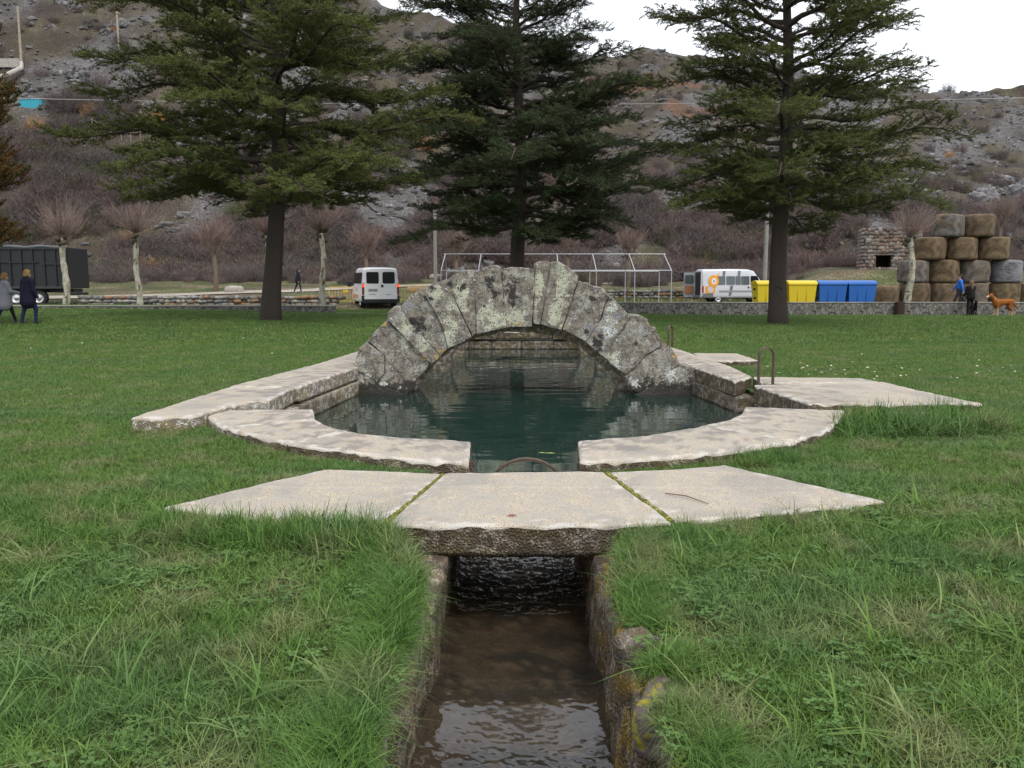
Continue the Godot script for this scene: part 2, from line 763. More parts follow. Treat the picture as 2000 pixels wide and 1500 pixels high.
	for k in S * S:
		var e := c[k] / 255.0
		var f := b[k] / 255.0
		var g := a[k] / 255.0
		var h := d[k] / 255.0
		var v := 0.80 + (g - 0.5) * 0.25 + (f - 0.5) * 0.34 + (h - 0.5) * 0.34
		v += 0.2 * smoothstep(0.64, 0.74, e) * smoothstep(0.35, 0.6, f)
		var pit := smoothstep(0.33, 0.23, e) * smoothstep(0.3, 0.6, g + (h - 0.5) * 0.5)
		v *= 1.0 - 0.75 * pit
		var grey := smoothstep(0.55, 0.63, f + (e - 0.5) * 0.5)
		var warm := 0.06 * (1.0 - grey) + (g - 0.5) * 0.12
		v *= 1.0 - 0.24 * grey
		px[k * 3] = s8(v * (1.0 + warm * 0.7))
		px[k * 3 + 1] = s8(v)
		px[k * 3 + 2] = s8(v * (1.0 - warm))
	M.t_lime = tex_rgb(px, S, S)
	M.t_limebump = grey_tex(c, S)
	# crusted upright stone: black and brown growth, grey rock, white lichen spots
	for k in S * S:
		var e := c[k] / 255.0
		var f := b[k] / 255.0
		var g := a[k] / 255.0
		var h := d[k] / 255.0
		var cr := 0.24
		var cg := 0.215
		var cbl := 0.18
		if f + (e - 0.5) * 0.5 > 0.54:
			cr = 0.45
			cg = 0.42
			cbl = 0.37
		if g + (e - 0.5) * 0.8 > 0.6:
			cr = 0.30
			cg = 0.25
			cbl = 0.13
		if e * 0.7 + f * 0.6 > 0.86:
			cr = 1.05
			cg = 1.05
			cbl = 1.0
		var v := 0.55 + h * 0.9
		px[k * 3] = s8(cr * v)
		px[k * 3 + 1] = s8(cg * v)
		px[k * 3 + 2] = s8(cbl * v)
	M.t_crust = tex_rgb(px, S, S)

func materials() -> void:
	M.lime = mat(0.85, true, M.t_lime, 0.75, M.t_limebump, 0.5)
	M.crust = mat(0.9, true, M.t_crust, 0.55, M.t_limebump, 2.0)
	M.paleside = mat(0.9, true, M.t_crust, 0.9, M.t_limebump, 1.0)
	M.stone = mat(0.9, true, M.t_grain, 1.1, M.t_rockbump, 1.2)
	M.wet = mat(0.35, true, M.t_grain, 1.6, M.t_rockbump, 1.2)
	M.turf = mat(0.95, true, M.t_turf, 1.4)
	M.hill = mat(0.95, true, M.t_hill, 0.045, M.t_hillbump, 12.0)
	M.rubble = mat(0.95, true, M.t_rubble, 0.45, M.t_rockbump, 2.0)
	M.vstone = mat(0.95, true, M.t_grain, 0.8)
	M.bark = mat(0.95, true, M.t_bark, 1.2, M.t_rockbump, 2.5)
	M.plane = mat(0.9, true, M.t_plane, 0.9)
	M.twig = mat(0.9)
	M.needle = mat(0.65)
	M.needle.metallic_specular = 0.3
	M.blade = mat(0.6)
	M.blade.metallic_specular = 0.32
	M.blade.backlight_enabled = true
	M.blade.backlight = Color(0.5, 0.5, 0.5)
	M.straw = mat(0.95, true, M.t_straw, 0.6, M.t_bump, 1.5, false)
	M.film = mat(0.5, true, M.t_straw, 0.25, null, 0.0, false)
	M.skin = mat(0.75)
	M.cloth = mat(0.95)
	M.fur = mat(0.95, true, M.t_grain, 6.0)
	M.paint = mat(0.3)
	M.paint.clearcoat_enabled = true
	M.paint.clearcoat = 0.4
	M.paint.clearcoat_roughness = 0.1
	M.matte = mat(0.7)
	M.plastic = mat(0.42)
	M.rust = mat(0.75, true, M.t_grain, 4.0, M.t_bump, 0.3)
	M.galv = plain(lin(0.5, 0.52, 0.56), 0.45, 0.3)
	M.rubber = plain(lin(0.02, 0.02, 0.022), 0.85)
	M.steel = plain(lin(0.6, 0.6, 0.62), 0.3, 0.9)
	M.black = plain(lin(0.012, 0.012, 0.014), 0.6)
	M.darkglass = plain(lin(0.006, 0.007, 0.008), 0.22)
	M.darkglass.metallic_specular = 0.3
	var lamp := StandardMaterial3D.new()
	lamp.albedo_color = Color(0.7, 0.08, 0.04)
	lamp.emission_enabled = true
	lamp.emission = Color(1.0, 0.25, 0.1)
	lamp.emission_energy_multiplier = 1.6
	M.brake = lamp
	var w := StandardMaterial3D.new()
	w.albedo_color = lin(0.017, 0.046, 0.038).linear_to_srgb()
	w.albedo_color.a = 0.6
	w.transparency = BaseMaterial3D.TRANSPARENCY_ALPHA
	w.roughness = 0.03
	M.poolwater = w
	var w2 := w.duplicate()
	w2.albedo_color = lin(0.05, 0.045, 0.03).linear_to_srgb()
	w2.albedo_color.a = 0.05
	w2.roughness = 0.02
	M.streamwater = w2

var inner := [Vector2(-1.8, -22.5), Vector2(-2.5, -13.5), Vector2(-2.9, -10.5), Vector2(-2.27, -9.36), Vector2(-1.87, -8.27), Vector2(-0.96, -7.62), Vector2(-0.38, -7.47), Vector2(-0.38, -6.6), Vector2(0.58, -6.6), Vector2(0.6, -7.47), Vector2(1.06, -7.62), Vector2(1.91, -8.23), Vector2(2.55, -9.06), Vector2(2.7, -9.5), Vector2(3.3, -10.0), Vector2(3.2, -11.3), Vector2(2.95, -13.5), Vector2(2.3, -22.5)]
# limestone colour of the paving
func lime_col(p: Vector3, _n: Vector3, edge: float) -> Color:
	var c := Color(0.585, 0.53, 0.455)
	var s := nz.get_noise_2d(p.x * 45.0 + 300.0, p.z * 45.0)
	c = c.lerp(Color(0.49, 0.455, 0.405), smoothstep(0.0, 0.3, s))
	# grey weathering in ragged patches, mostly along the water
	var w := nz.get_noise_2d(p.x * 160.0 - 70.0, p.z * 160.0)
	var wl := INF
	for k in inner.size() - 1:
		wl = minf(wl, Geometry2D.get_closest_point_to_segment(Vector2(p.x, p.z), inner[k], inner[k + 1]).distance_to(Vector2(p.x, p.z)))
	if wl < 0.22 + w * 1.6 + nf.get_noise_2d(p.x * 700.0, p.z * 700.0) * 0.5 and p.z < -7.0:
		c = c.lerp(Color(0.27, 0.255, 0.245), 0.6)

	var l := nf.get_noise_2d(p.x * 400.0, p.z * 400.0 + 50.0)
	if edge < l * 0.16:
		c = Color(0.72, 0.69, 0.64)
	return c

func side_white(_p: Vector3) -> Color:
	return Color(1.0, 0.98, 0.95)

func side_dark(p: Vector3) -> Color:
	var r := nz.get_noise_3d(p.x * 120.0, p.y * 120.0 + 40.0, p.z * 120.0)
	return Color(0.34, 0.30, 0.26).lerp(Color(0.5, 0.46, 0.36), smoothstep(0.0, 0.3, r))
# ------------------------------------------------------------------ ground, hill, water
var HOLE := PackedVector2Array([Vector2(-0.45, -7.0), Vector2(-1.3, -7.35), Vector2(-2.2, -8.2), Vector2(-2.8, -9.0), Vector2(-3.25, -10.1), Vector2(-3.2, -11.1), Vector2(-2.85, -13.4), Vector2(-2.2, -20.0), Vector2(-2.0, -22.9), Vector2(2.5, -22.9), Vector2(2.75, -18.0), Vector2(3.2, -13.5), Vector2(3.45, -11.7), Vector2(3.7, -9.9), Vector2(3.2, -9.0), Vector2(2.6, -8.1), Vector2(1.6, -7.4), Vector2(0.56, -7.0)])
var paved: Array[PackedVector2Array] = []

func ridge(x: float) -> float:
	var k := [[-170.0, 104.0], [-117.0, 98.0], [-80.0, 92.0], [-50.0, 80.0], [-26.0, 60.5], [-8.0, 56.0], [24.0, 48.5], [59.0, 45.0], [88.0, 40.6], [117.0, 43.0], [170.0, 48.0]]
	for i in k.size() - 1:
		if x <= k[i + 1][0]:
			return lerpf(k[i][1], k[i + 1][1], smoothstep(0.0, 1.0, clampf((x - k[i][0]) / (k[i + 1][0] - k[i][0]), 0.0, 1.0)) * 0.5 + 0.5 * clampf((x - k[i][0]) / (k[i + 1][0] - k[i][0]), 0.0, 1.0))
	return 50.0

# height of the land at (x, z)
func gh(x: float, z: float) -> float:
	var d := -z
	var y := -0.055 + nz.get_noise_2d(x * 9.0, z * 9.0) * 0.035
	if d < 44.0:
		y += 0.2 * smoothstep(5.0, 15.0, -x) * smoothstep(13.0, 25.0, d)
		y += 0.1 * smoothstep(34.0, 42.0, d) * smoothstep(-14.0, -22.0, x)
		y -= 0.05 * smoothstep(24.0, 36.0, d) * smoothstep(5.0, 12.0, x)
		y += 0.22 * smoothstep(19.0, 21.0, x) * smoothstep(39.7, 40.1, d)
		return y
	var left := 0.02 + 0.052 * (minf(d, 76.0) - 44.0)
	var right := -0.08 + (0.95 * smoothstep(63.1, 63.4, d)) + maxf(0.0, minf(d, 80.0) - 64.0) * 0.06
	var w := smoothstep(-7.0, 3.0, x)
	right += 1.15 * smoothstep(64.0, 69.0, d) * smoothstep(22.0, 28.0, x)
	y = lerpf(left, right, w) + nz.get_noise_2d(x * 5.0, z * 5.0) * 0.1 * smoothstep(44.0, 60.0, d)
	y = lerpf(-0.05, y, smoothstep(42.0, 47.0, d))
	y += 0.22 * smoothstep(19.0, 21.0, x) * (1.0 - smoothstep(48.0, 54.0, d))
	if d > 72.0:
		var d0 := 76.0 + 4.0 * w
		var t := (d - d0) / (190.0 - d0)
		if t > 0.0:
			var top := ridge(x)
			var f := t + 0.05 * sin(t * 7.0 + x * 0.03)
			if t > 1.0:
				f = 1.0 - (t - 1.0) * 0.12
			y += (top - 2.0) * maxf(f, 0.0)
			var amp := 2.6 * smoothstep(0.0, 0.2, t)
			y += nz.get_noise_2d(x * 1.6 + 500.0, z * 1.6) * amp * (1.0 if t < 1.0 else 0.5)
			y += absf(nz.get_noise_2d(x * 5.0, z * 7.0 + 90.0)) * amp * 0.7
	return y

func lines(seg: Array) -> PackedFloat32Array:
	var r := PackedFloat32Array()
	for s in seg:
		var n := int(round((s[1] - s[0]) / s[2]))
		for k in n:
			r.append(s[0] + (s[1] - s[0]) * k / n)
	r.append(seg[-1][1])
	return r

# the turf edge above the stream, which widens towards the slabs
func bank(z: float, left: bool) -> float:
	var w := nf.get_noise_1d(z * 120.0 + (0.0 if left else 500.0)) * 0.05
	var f := smoothstep(-4.15, -4.85, z)
	return (-0.50 - 0.20 * f + w) if left else (0.585 + 0.12 * f + w)

func sheet(called: String, xs: PackedFloat32Array, ds: PackedFloat32Array, m: Material, cf: Callable) -> MeshInstance3D:
	var b := MB.new()
	var W := xs.size()
	for d in ds:
		for x in xs:
			var xx := x
			if d < 7.2 and d > -1.0 and absf(x) < 1.6:
				if x < 0.0:
					xx += (bank(-d, true) + 0.47) * smoothstep(-1.5, -0.47, x)
				else:
					xx += (bank(-d, false) - 0.54) * smoothstep(1.5, 0.54, x)
			var p := Vector3(xx, gh(xx, -d), -d)
			b.col = cf.call(p)
			b.vert(p)
	for j in ds.size() - 1:
		for i in W - 1:
			var cx := (xs[i] + xs[i + 1]) * 0.5
			var cz := -(ds[j] + ds[j + 1]) * 0.5
			if cz > -24.0 and absf(cx) < 4.5:
				if cx > -0.47 and cx < 0.54 and cz > -7.1:
					continue
				if Geometry2D.is_point_in_polygon(Vector2(cx, cz), HOLE):
					continue
			var q := j * W + i
			b.itri(q, q + 1, q + W + 1)
			b.itri(q, q + W + 1, q + W)
	b.smooth()
	var o := obj(called, b.mesh(), m)
	o.set_meta("kind", "structure")
	return o

func lawn_col(p: Vector3) -> Color:
	var n := nz.get_noise_2d(p.x * 12.0 + 70.0, p.z * 12.0)
	var c := Color(0.95, 1.0, 0.9).lerp(Color(1.15, 1.08, 0.95), smoothstep(0.0, 0.4, n))
	if p.z < -41.0:
		c = c.lerp(Color(1.3, 1.12, 1.0), smoothstep(0.0, 0.3, n + 0.1))
	return c

func hill_col(p: Vector3) -> Color:
	var d := -p.z
	var n := nz.get_noise_2d(p.x * 2.6 + 30.0, p.z * 2.6)
	var n2 := nz.get_noise_2d(p.x * 6.0 - 80.0, p.z * 6.0 + 20.0)
	var grass := Color(0.21, 0.245, 0.10)
	var dry := Color(0.185, 0.16, 0.122)
	var heath := Color(0.145, 0.118, 0.108)
	var scree := Color(0.27, 0.265, 0.28)
	var c := dry.lerp(heath, smoothstep(-0.1, 0.25, n))
	c = c.lerp(Color(0.22, 0.22, 0.13), smoothstep(0.1, 0.4, n2) * 0.6)
	# tongues of grey scree
	var s := nz.get_noise_2d(p.x * 3.2 + 900.0 + p.z * 1.1, p.z * 1.3)
	c = c.lerp(scree, smoothstep(0.08, 0.26, s))
	if d < 80.0:
		c = c.lerp(grass.lerp(Color(0.33, 0.28, 0.18), smoothstep(-0.1, 0.3, n2)), smoothstep(80.0, 72.0, d + n * 8.0))
	# red earth scars on the shoulder
	for sc in [[24.0, -168.0, 12.0, 5.0], [33.0, -150.0, 8.0, 3.5], [-62.0, -150.0, 9.0, 3.0]]:
		var q := Vector2((p.x - sc[0]) / sc[2], (p.z - sc[1]) / sc[3]).length() + n2 * 0.8
		c = c.lerp(Color(0.33, 0.17, 0.1), smoothstep(1.0, 0.7, q) * 0.8)
	return c

func terrain() -> void:
	sheet("ground", lines([[-60.0, -24.0, 1.5], [-24.0, -7.0, 0.5], [-7.0, -0.47, 0.12], [-0.47, 0.54, 0.1], [0.54, 7.0, 0.12], [7.0, 24.0, 0.5], [24.0, 60.0, 1.5]]), lines([[-8.0, 0.0, 0.8], [0.0, 24.0, 0.12], [24.0, 44.0, 0.4]]), M.turf, lawn_col)
	sheet("hillside", lines([[-175.0, -60.0, 2.3], [-60.0, -24.0, 1.5], [-24.0, 24.0, 1.2], [24.0, 60.0, 1.5], [60.0, 175.0, 2.3]]), lines([[44.0, 62.0, 0.9], [62.0, 65.0, 0.25], [65.0, 80.0, 0.7], [80.0, 200.0, 1.1], [200.0, 260.0, 6.0]]), M.hill, hill_col)
	# pale gravel track across the back of the meadow
	var b := MB.new()
	var tr := [[-34.0, -51.0], [-27.0, -52.0], [-20.0, -55.5], [-14.0, -60.0], [-8.0, -65.0], [0.0, -69.0], [10.0, -72.0]]
	var l := []
	for t in tr:
		l.append(Vector2(t[0], t[1]))
	for k in 61:
		var p := along(l, k / 60.0)
		var q := along(l, minf(k / 60.0 + 0.01, 1.0)) - along(l, maxf(k / 60.0 - 0.01, 0.0))
		var side := Vector2(-q.y, q.x).normalized()
		for j in 5:
			var w := p + side * (j - 2.0) * 0.62 * (1.0 + 0.25 * nf.get_noise_1d(k * 30.0 + j))
			b.col = Color(0.55, 0.5, 0.43) * (0.9 + 0.25 * nz.get_noise_2d(w.x * 40.0, w.y * 40.0))
			b.vert(Vector3(w.x, gh(w.x, w.y) + 0.06, w.y))
	for k in 60:
		for j in 4:
			var q := k * 5 + j
			b.itri(q, q + 1, q + 6)
			b.itri(q, q + 6, q + 5)
	b.smooth()
	for k in b.N.size():
		if b.N[k].y < 0.0:
			b.N[k] = -b.N[k]
	obj("gravel_path", b.mesh(), M.lime).set_meta("kind", "structure")

func wave(x: float, z: float, kind: int) -> float:
	if kind == 0:
		return nf.get_noise_2d(x * 70.0, z * 260.0) * 0.0013 + nf.get_noise_2d(x * 30.0 + 9.0, z * 90.0) * 0.0022
	var s := smoothstep(-4.95, -5.4, z) * 1.7 + smoothstep(-3.75, -3.1, z) * 0.9 + 0.06
	var w := nz.get_noise_2d(x * 300.0, z * 420.0) * 0.007 + nf.get_noise_2d(x * 560.0, z * 760.0) * 0.009 + nf.get_noise_2d(x * 1100.0 + 7.0, z * 1400.0) * 0.0045
	w += sin((z + 0.25 * x * x) * 34.0 + nz.get_noise_2d(x * 80.0, z * 80.0) * 6.0) * 0.004
	return w * s

func water_sheet(called: String, x0: float, x1: float, z0: float, z1: float, dx: float, dz: float, y: float, kind: int, m: Material) -> void:
	var b := MB.new()
	var W := int((x1 - x0) / dx) + 1
	var H := int((z1 - z0) / dz) + 1
	for j in H:
		for i in W:
			var x := x0 + i * dx
			var z := z0 + j * dz
			b.vert(Vector3(x, y + wave(x, z, kind), z))
	for j in H - 1:
		for i in W - 1:
			var q := j * W + i
			b.itri(q, q + W, q + W + 1)
			b.itri(q, q + W + 1, q + 1)
	b.smooth()
	obj(called, b.mesh(), m).set_meta("kind", "structure")

func water() -> void:
	water_sheet("pool_water", -3.3, 3.7, -22.75, -7.02, 0.05, 0.045, -0.35, 0, M.poolwater)
	water_sheet("stream_water", -0.56, 0.64, -6.98, 1.0, 0.0105, 0.0105, -0.6, 1, M.streamwater)
	# beds
	var b := MB.new()
	for j in 41:
		for i in 21:
			var x := -3.6 + 7.6 * i / 20.0
			var z := -23.0 + 16.2 * j / 40.0
			var n := nz.get_noise_2d(x * 30.0, z * 30.0)
			b.col = Color(0.04, 0.085, 0.065).lerp(Color(0.03, 0.045, 0.03), smoothstep(0.0, 0.4, n))
			b.vert(Vector3(x, -1.5 + n * 0.1, z))
	for j in 40:
		for i in 20:
			var q := j * 21 + i
			b.itri(q, q + 21, q + 22)
			b.itri(q, q + 22, q + 1)
	b.smooth()
	obj("pool_floor", b.mesh(), M.stone).set_meta("kind", "structure")
	b = MB.new()
	for j in 161:
		for i in 25:
			var x := -0.62 + 1.3 * i / 24.0
			var z := -7.1 + 8.4 * j / 160.0
			var n := nz.get_noise_2d(x * 90.0, z * 90.0)
			var f := nf.get_noise_2d(x * 900.0, z * 900.0)
			b.col = Color(0.06, 0.042, 0.022).lerp(Color(0.022, 0.016, 0.01), smoothstep(-0.2, 0.3, n))
			if f > 0.3:
				b.col = Color(0.075, 0.052, 0.03)
			b.vert(Vector3(x, -0.70 + n * 0.04 + f * 0.015, z))
	for j in 160:
		for i in 24:
			var q := j * 25 + i
			b.itri(q, q + 25, q + 26)
			b.itri(q, q + 26, q + 1)
	b.smooth()
	obj("stream_floor", b.mesh(), M.stone).set_meta("kind", "structure")
# ------------------------------------------------------------------ stone pool, channel, arches
func cut(l: Array, t0: float, t1: float, n: int) -> Array:
	var r := []
	for k in n + 1:
		r.append(along(l, lerpf(t0, t1, float(k) / n)))
	return r

func lay(called: String, parent: Node, a: Array, b: Array, top: float, thick: float, pale: bool = false) -> void:
	obj(called, slab_mesh(a, b, top, thick, lime_col, side_white if pale else side_dark), null, parent)
	var poly := PackedVector2Array()
	for p in a:
		poly.append(p)
	for k in range(b.size() - 1, -1, -1):
		poly.append(b[k])
	paved.append(poly)

# a run of wall stones along a line; the thick side lies away from the water
func course(parent: Node, p0: Vector2, p1: Vector2, y0: float, y1: float, thick: float, side: float, step: float, sd: int, pale: float) -> void:
	var dir := (p1 - p0).normalized()
	var out := Vector2(-dir.y, dir.x) * side
	var tot := p0.distance_to(p1)
	var s := 0.0
	var k := 0
	while s < tot - 0.05:
		var w := minf(step * (0.75 + 0.5 * fposmod(sin(sd * 12.9 + k * 78.2) * 43758.5, 1.0)), tot - s)
		if tot - s - w < 0.25:
			w = tot - s
		var c := p0 + dir * (s + w * 0.5) + out * thick * 0.5
		var ph := sd * 7.0 + k * 3.1
		var tone := 0.75 + 0.5 * fposmod(sin(ph * 3.7) * 433.1, 1.0)
		var cf := func(p: Vector3, _n: Vector3) -> Color:
			var r := nz.get_noise_3d(p.x * 90.0 + ph * 9.0, p.y * 60.0, p.z * 90.0)
			return Color(0.36, 0.33, 0.29).lerp(Color(0.95, 0.92, 0.86), pale * smoothstep(-0.2, 0.15, r)) * tone
		var o := obj("wall_stone", rock_mesh(Vector3(w - 0.012, y1 - y0 - 0.01, thick), 0.16, 0.016, ph, cf, 7), M.crust, parent)
		o.position = Vector3(c.x, (y0 + y1) * 0.5, c.y)
		o.rotation.y = -atan2(dir.y, dir.x)
		s += w
		k += 1

func pool() -> void:
	var t := thing("stone_pool", "old limestone spring pool with rounded near end and pale coping slabs", "pool")
	var lo := v2([-0.35, -6.55, -0.85, -6.72, -1.31, -6.93, -1.96, -7.31, -2.44, -7.75, -2.95, -8.25, -3.28, -8.82, -3.36, -9.3])
	var li := v2([-0.38, -7.47, -0.96, -7.62, -1.32, -7.77, -1.60, -7.97, -1.87, -8.27, -2.08, -8.65, -2.27, -9.36])
	for s in [[0.0, 0.437, 0.0, 0.458], [0.442, 0.71, 0.462, 0.74], [0.714, 1.0, 0.744, 1.0]]:
		lay("coping_stone", t, cut(lo, s[0], s[1], 8), cut(li, s[2], s[3], 8), 0.045, 0.3, s[0] > 0.7)
	var ro := v2([0.55, -6.55, 1.05, -6.66, 1.75, -6.93, 2.56, -7.40, 3.13, -8.05, 3.56, -8.82, 3.76, -9.28])
	var ri := v2([0.60, -7.47, 1.06, -7.62, 1.49, -7.88, 1.91, -8.23, 2.26, -8.59, 2.55, -9.06, 2.70, -9.5])
	for s in [[0.0, 0.5, 0.0, 0.52], [0.503, 1.0, 0.523, 1.0]]:
		lay("coping_stone", t, cut(ro, s[0], s[1], 8), cut(ri, s[2], s[3], 8), 0.05, 0.32)
	# straight coping, left
	lay("coping_stone", t, v2([-3.94, -8.46, -3.82, -10.21, -3.76, -10.88]), v2([-3.38, -8.50, -3.16, -9.42, -2.9, -9.8, -2.9, -10.88]), 0.10, 0.22, true)
	lay("coping_stone", t, v2([-3.755, -10.9, -3.52, -12.57, -3.36, -13.6]), v2([-2.83, -10.9, -2.7, -12.0, -2.5, -13.6]), 0.11, 0.22, true)
	lay("coping_stone", t, v2([-3.355, -13.62, -3.1, -16.6]), v2([-2.49, -13.62, -2.2, -16.6]), 0.10, 0.22)
	lay("coping_stone", t, v2([-3.095, -16.62, -2.8, -19.7]), v2([-2.2, -16.62, -1.95, -19.7]), 0.10, 0.22)
	lay("coping_stone", t, v2([-2.795, -19.72, -2.6, -22.5]), v2([-1.95, -19.72, -1.75, -22.5]), 0.10, 0.22)
	# straight coping, right, with the notch for the ladder
	lay("coping_stone", t, v2([3.26, -11.06, 3.3, -10.2, 3.38, -9.36]), v2([5.14, -11.38, 5.19, -10.5, 5.37, -9.36]), 0.115, 0.26)
	lay("coping_stone", t, v2([3.47, -11.40, 5.14, -11.42]), v2([3.56, -12.12, 5.06, -11.95]), 0.10, 0.22)
	lay("coping_stone", t, v2([3.15, -11.62, 2.93, -13.95]), v2([3.54, -12.14, 3.62, -13.95]), 0.10, 0.24)
	lay("coping_stone", t, v2([2.92, -13.97, 2.72, -17.0]), v2([3.62, -13.97, 3.44, -17.0]), 0.10, 0.22)
	lay("coping_stone", t, v2([2.72, -17.02, 2.5, -19.8]), v2([3.43, -17.02, 3.25, -19.8]), 0.10, 0.22)
	lay("coping_stone", t, v2([2.5, -19.82, 2.3, -22.5]), v2([3.25, -19.82, 3.0, -22.5]), 0.10, 0.22)
	lay("paving_slab", t, v2([3.66, -16.65, 3.62, -15.0]), v2([4.52, -16.55, 4.5, -15.1]), 0.06, 0.15)
	lay("paving_slab", t, v2([3.82, -9.3, 4.8, -9.3]), v2([3.9, -8.98, 4.5, -8.9]), 0.03, 0.15)
	# far end
	lay("coping_stone", t, v2([-2.6, -22.52, -0.4, -22.52]), v2([-2.6, -23.5, -0.4, -23.5]), 0.10, 0.2)
	lay("coping_stone", t, v2([-0.38, -22.52, 1.1, -22.52]), v2([-0.38, -23.5, 1.1, -23.5]), 0.13, 0.2)
	lay("coping_stone", t, v2([1.12, -22.52, 3.0, -22.52]), v2([1.12, -23.5, 3.0, -23.5]), 0.10, 0.2)
	# walls below the coping
	for c in [[-0.12, -0.36, 0.85], [-0.36, -1.5, 0.35]]:
		var ph := int(c[0] * -50.0)
		course(t, Vector2(-2.9, -9.5), Vector2(-2.49, -13.6), c[1], c[0], 0.4, -1.0, 1.1, 3 + ph, c[2])
		course(t, Vector2(-2.49, -13.6), Vector2(-1.74, -22.5), c[1], c[0], 0.4, -1.0, 1.4, 5 + ph, c[2] * 0.5)
		course(t, Vector2(3.26, -9.3), Vector2(3.24, -11.0), c[1], c[0], 0.4, 1.0, 0.9, 7 + ph, 0.25)
		course(t, Vector2(3.16, -11.55), Vector2(2.93, -13.6), c[1], c[0], 0.4, 1.0, 1.1, 9 + ph, 0.2)
		course(t, Vector2(2.93, -13.6), Vector2(2.32, -22.5), c[1], c[0], 0.4, 1.0, 1.4, 12 + ph, 0.25)
		course(t, Vector2(-1.9, -22.55), Vector2(2.5, -22.55), c[1], c[0], 0.4, -1.0, 0.8, 14 + ph, 0.35)
	obj("ladder_recess", rock_mesh(Vector3(0.4, 1.5, 0.6), 0.1, 0.01, 3.0, func(_p: Vector3, _n: Vector3) -> Color: return Color(0.7, 0.66, 0.6), 5), M.crust, t).position = Vector3(3.62, -0.86, -11.3)
	for s in [[lo, li, -1.0], [ro, ri, 1.0]]:
		var q: Array = s[1]
		for k in q.size() - 1:
			course(t, q[k] + Vector2(0, 0.05), q[k + 1] + Vector2(0, 0.05), -1.5, -0.25, 0.35, s[2], 3.0, 20 + k, 0.3)
	# outlet cheeks and sill
	course(t, Vector2(-0.42, -7.45), Vector2(-0.40, -6.45), -0.95, -0.24, 0.3, 1.0, 0.6, 31, 0.2)
	course(t, Vector2(0.6, -7.45), Vector2(0.58, -6.45), -0.95, -0.24, 0.3, -1.0, 0.6, 33, 0.2)
	course(t, Vector2(-0.6, -7.02), Vector2(0.75, -7.02), -1.5, -0.37, 0.12, -1.0, 2.0, 35, 0.1)

	var f := thing("slab_footbridge", "three broad pale paving slabs bridging the outlet stream in front of the pool", "footbridge")
	lay("paving_slab", f, v2([-2.33, -5.42, -1.75, -5.16, -1.22, -5.06, -0.815, -5.02]), v2([-1.5, -6.52, -1.15, -6.5, -0.82, -6.44, -0.545, -6.36]), 0.0, 0.2)
	lay("paving_slab", f, v2([-0.79, -5.01, -0.1, -4.98, 0.5, -4.98, 1.0, -5.06]), v2([-0.52, -6.36, -0.1, -6.39, 0.3, -6.4, 0.73, -6.43]), 0.005, 0.21)
	for j in [[Vector3(-0.8, -0.012, -5.03), Vector3(-0.533, -0.012, -6.36)], [Vector3(1.012, -0.012, -5.08), Vector3(0.742, -0.012, -6.43)]]:
		var mo := MB.new()
		var mp := []
		var mr := []
		for k in 60:
			var s := k / 59.0
			mp.append((j[0] as Vector3).lerp(j[1], s) + Vector3(nf.get_noise_1d(k * 40.0) * 0.012, nf.get_noise_1d(k * 90.0) * 0.008, 0))
			mr.append(0.017 + 0.012 * nf.get_noise_1d(k * 130.0 + 7.0))
		mo.col = Color(0.5, 0.55, 0.13)
		mo.tube(mp, mr, 7)
		obj("joint_moss", mo.mesh(), M.crust, f)
	lay("paving_slab", f, v2([1.025, -5.09, 1.5, -5.2, 2.04, -5.36, 2.57, -5.55]), v2([0.755, -6.43, 1.1, -6.48, 1.45, -6.56, 1.76, -6.68]), 0.0, 0.2)

func wall_moss(ph: float, left: bool) -> Callable:
	return func(p: Vector3, _n: Vector3) -> Color:
		var r := nz.get_noise_3d(p.x * 150.0 + ph * 13.0, p.y * 60.0, p.z * 150.0)
		var q := nf.get_noise_3d(p.x * 500.0 + ph * 13.0, p.y * 300.0, p.z * 500.0)
		var c := Color(0.42, 0.36, 0.31).lerp(Color(0.24, 0.2, 0.17), smoothstep(-0.2, 0.2, r))
		if not left and q + r > 0.16:
			c = Color(0.62, 0.44, 0.13)
		elif left and q + r > 0.3:
			c = Color(0.8, 0.7, 0.6)
		return c

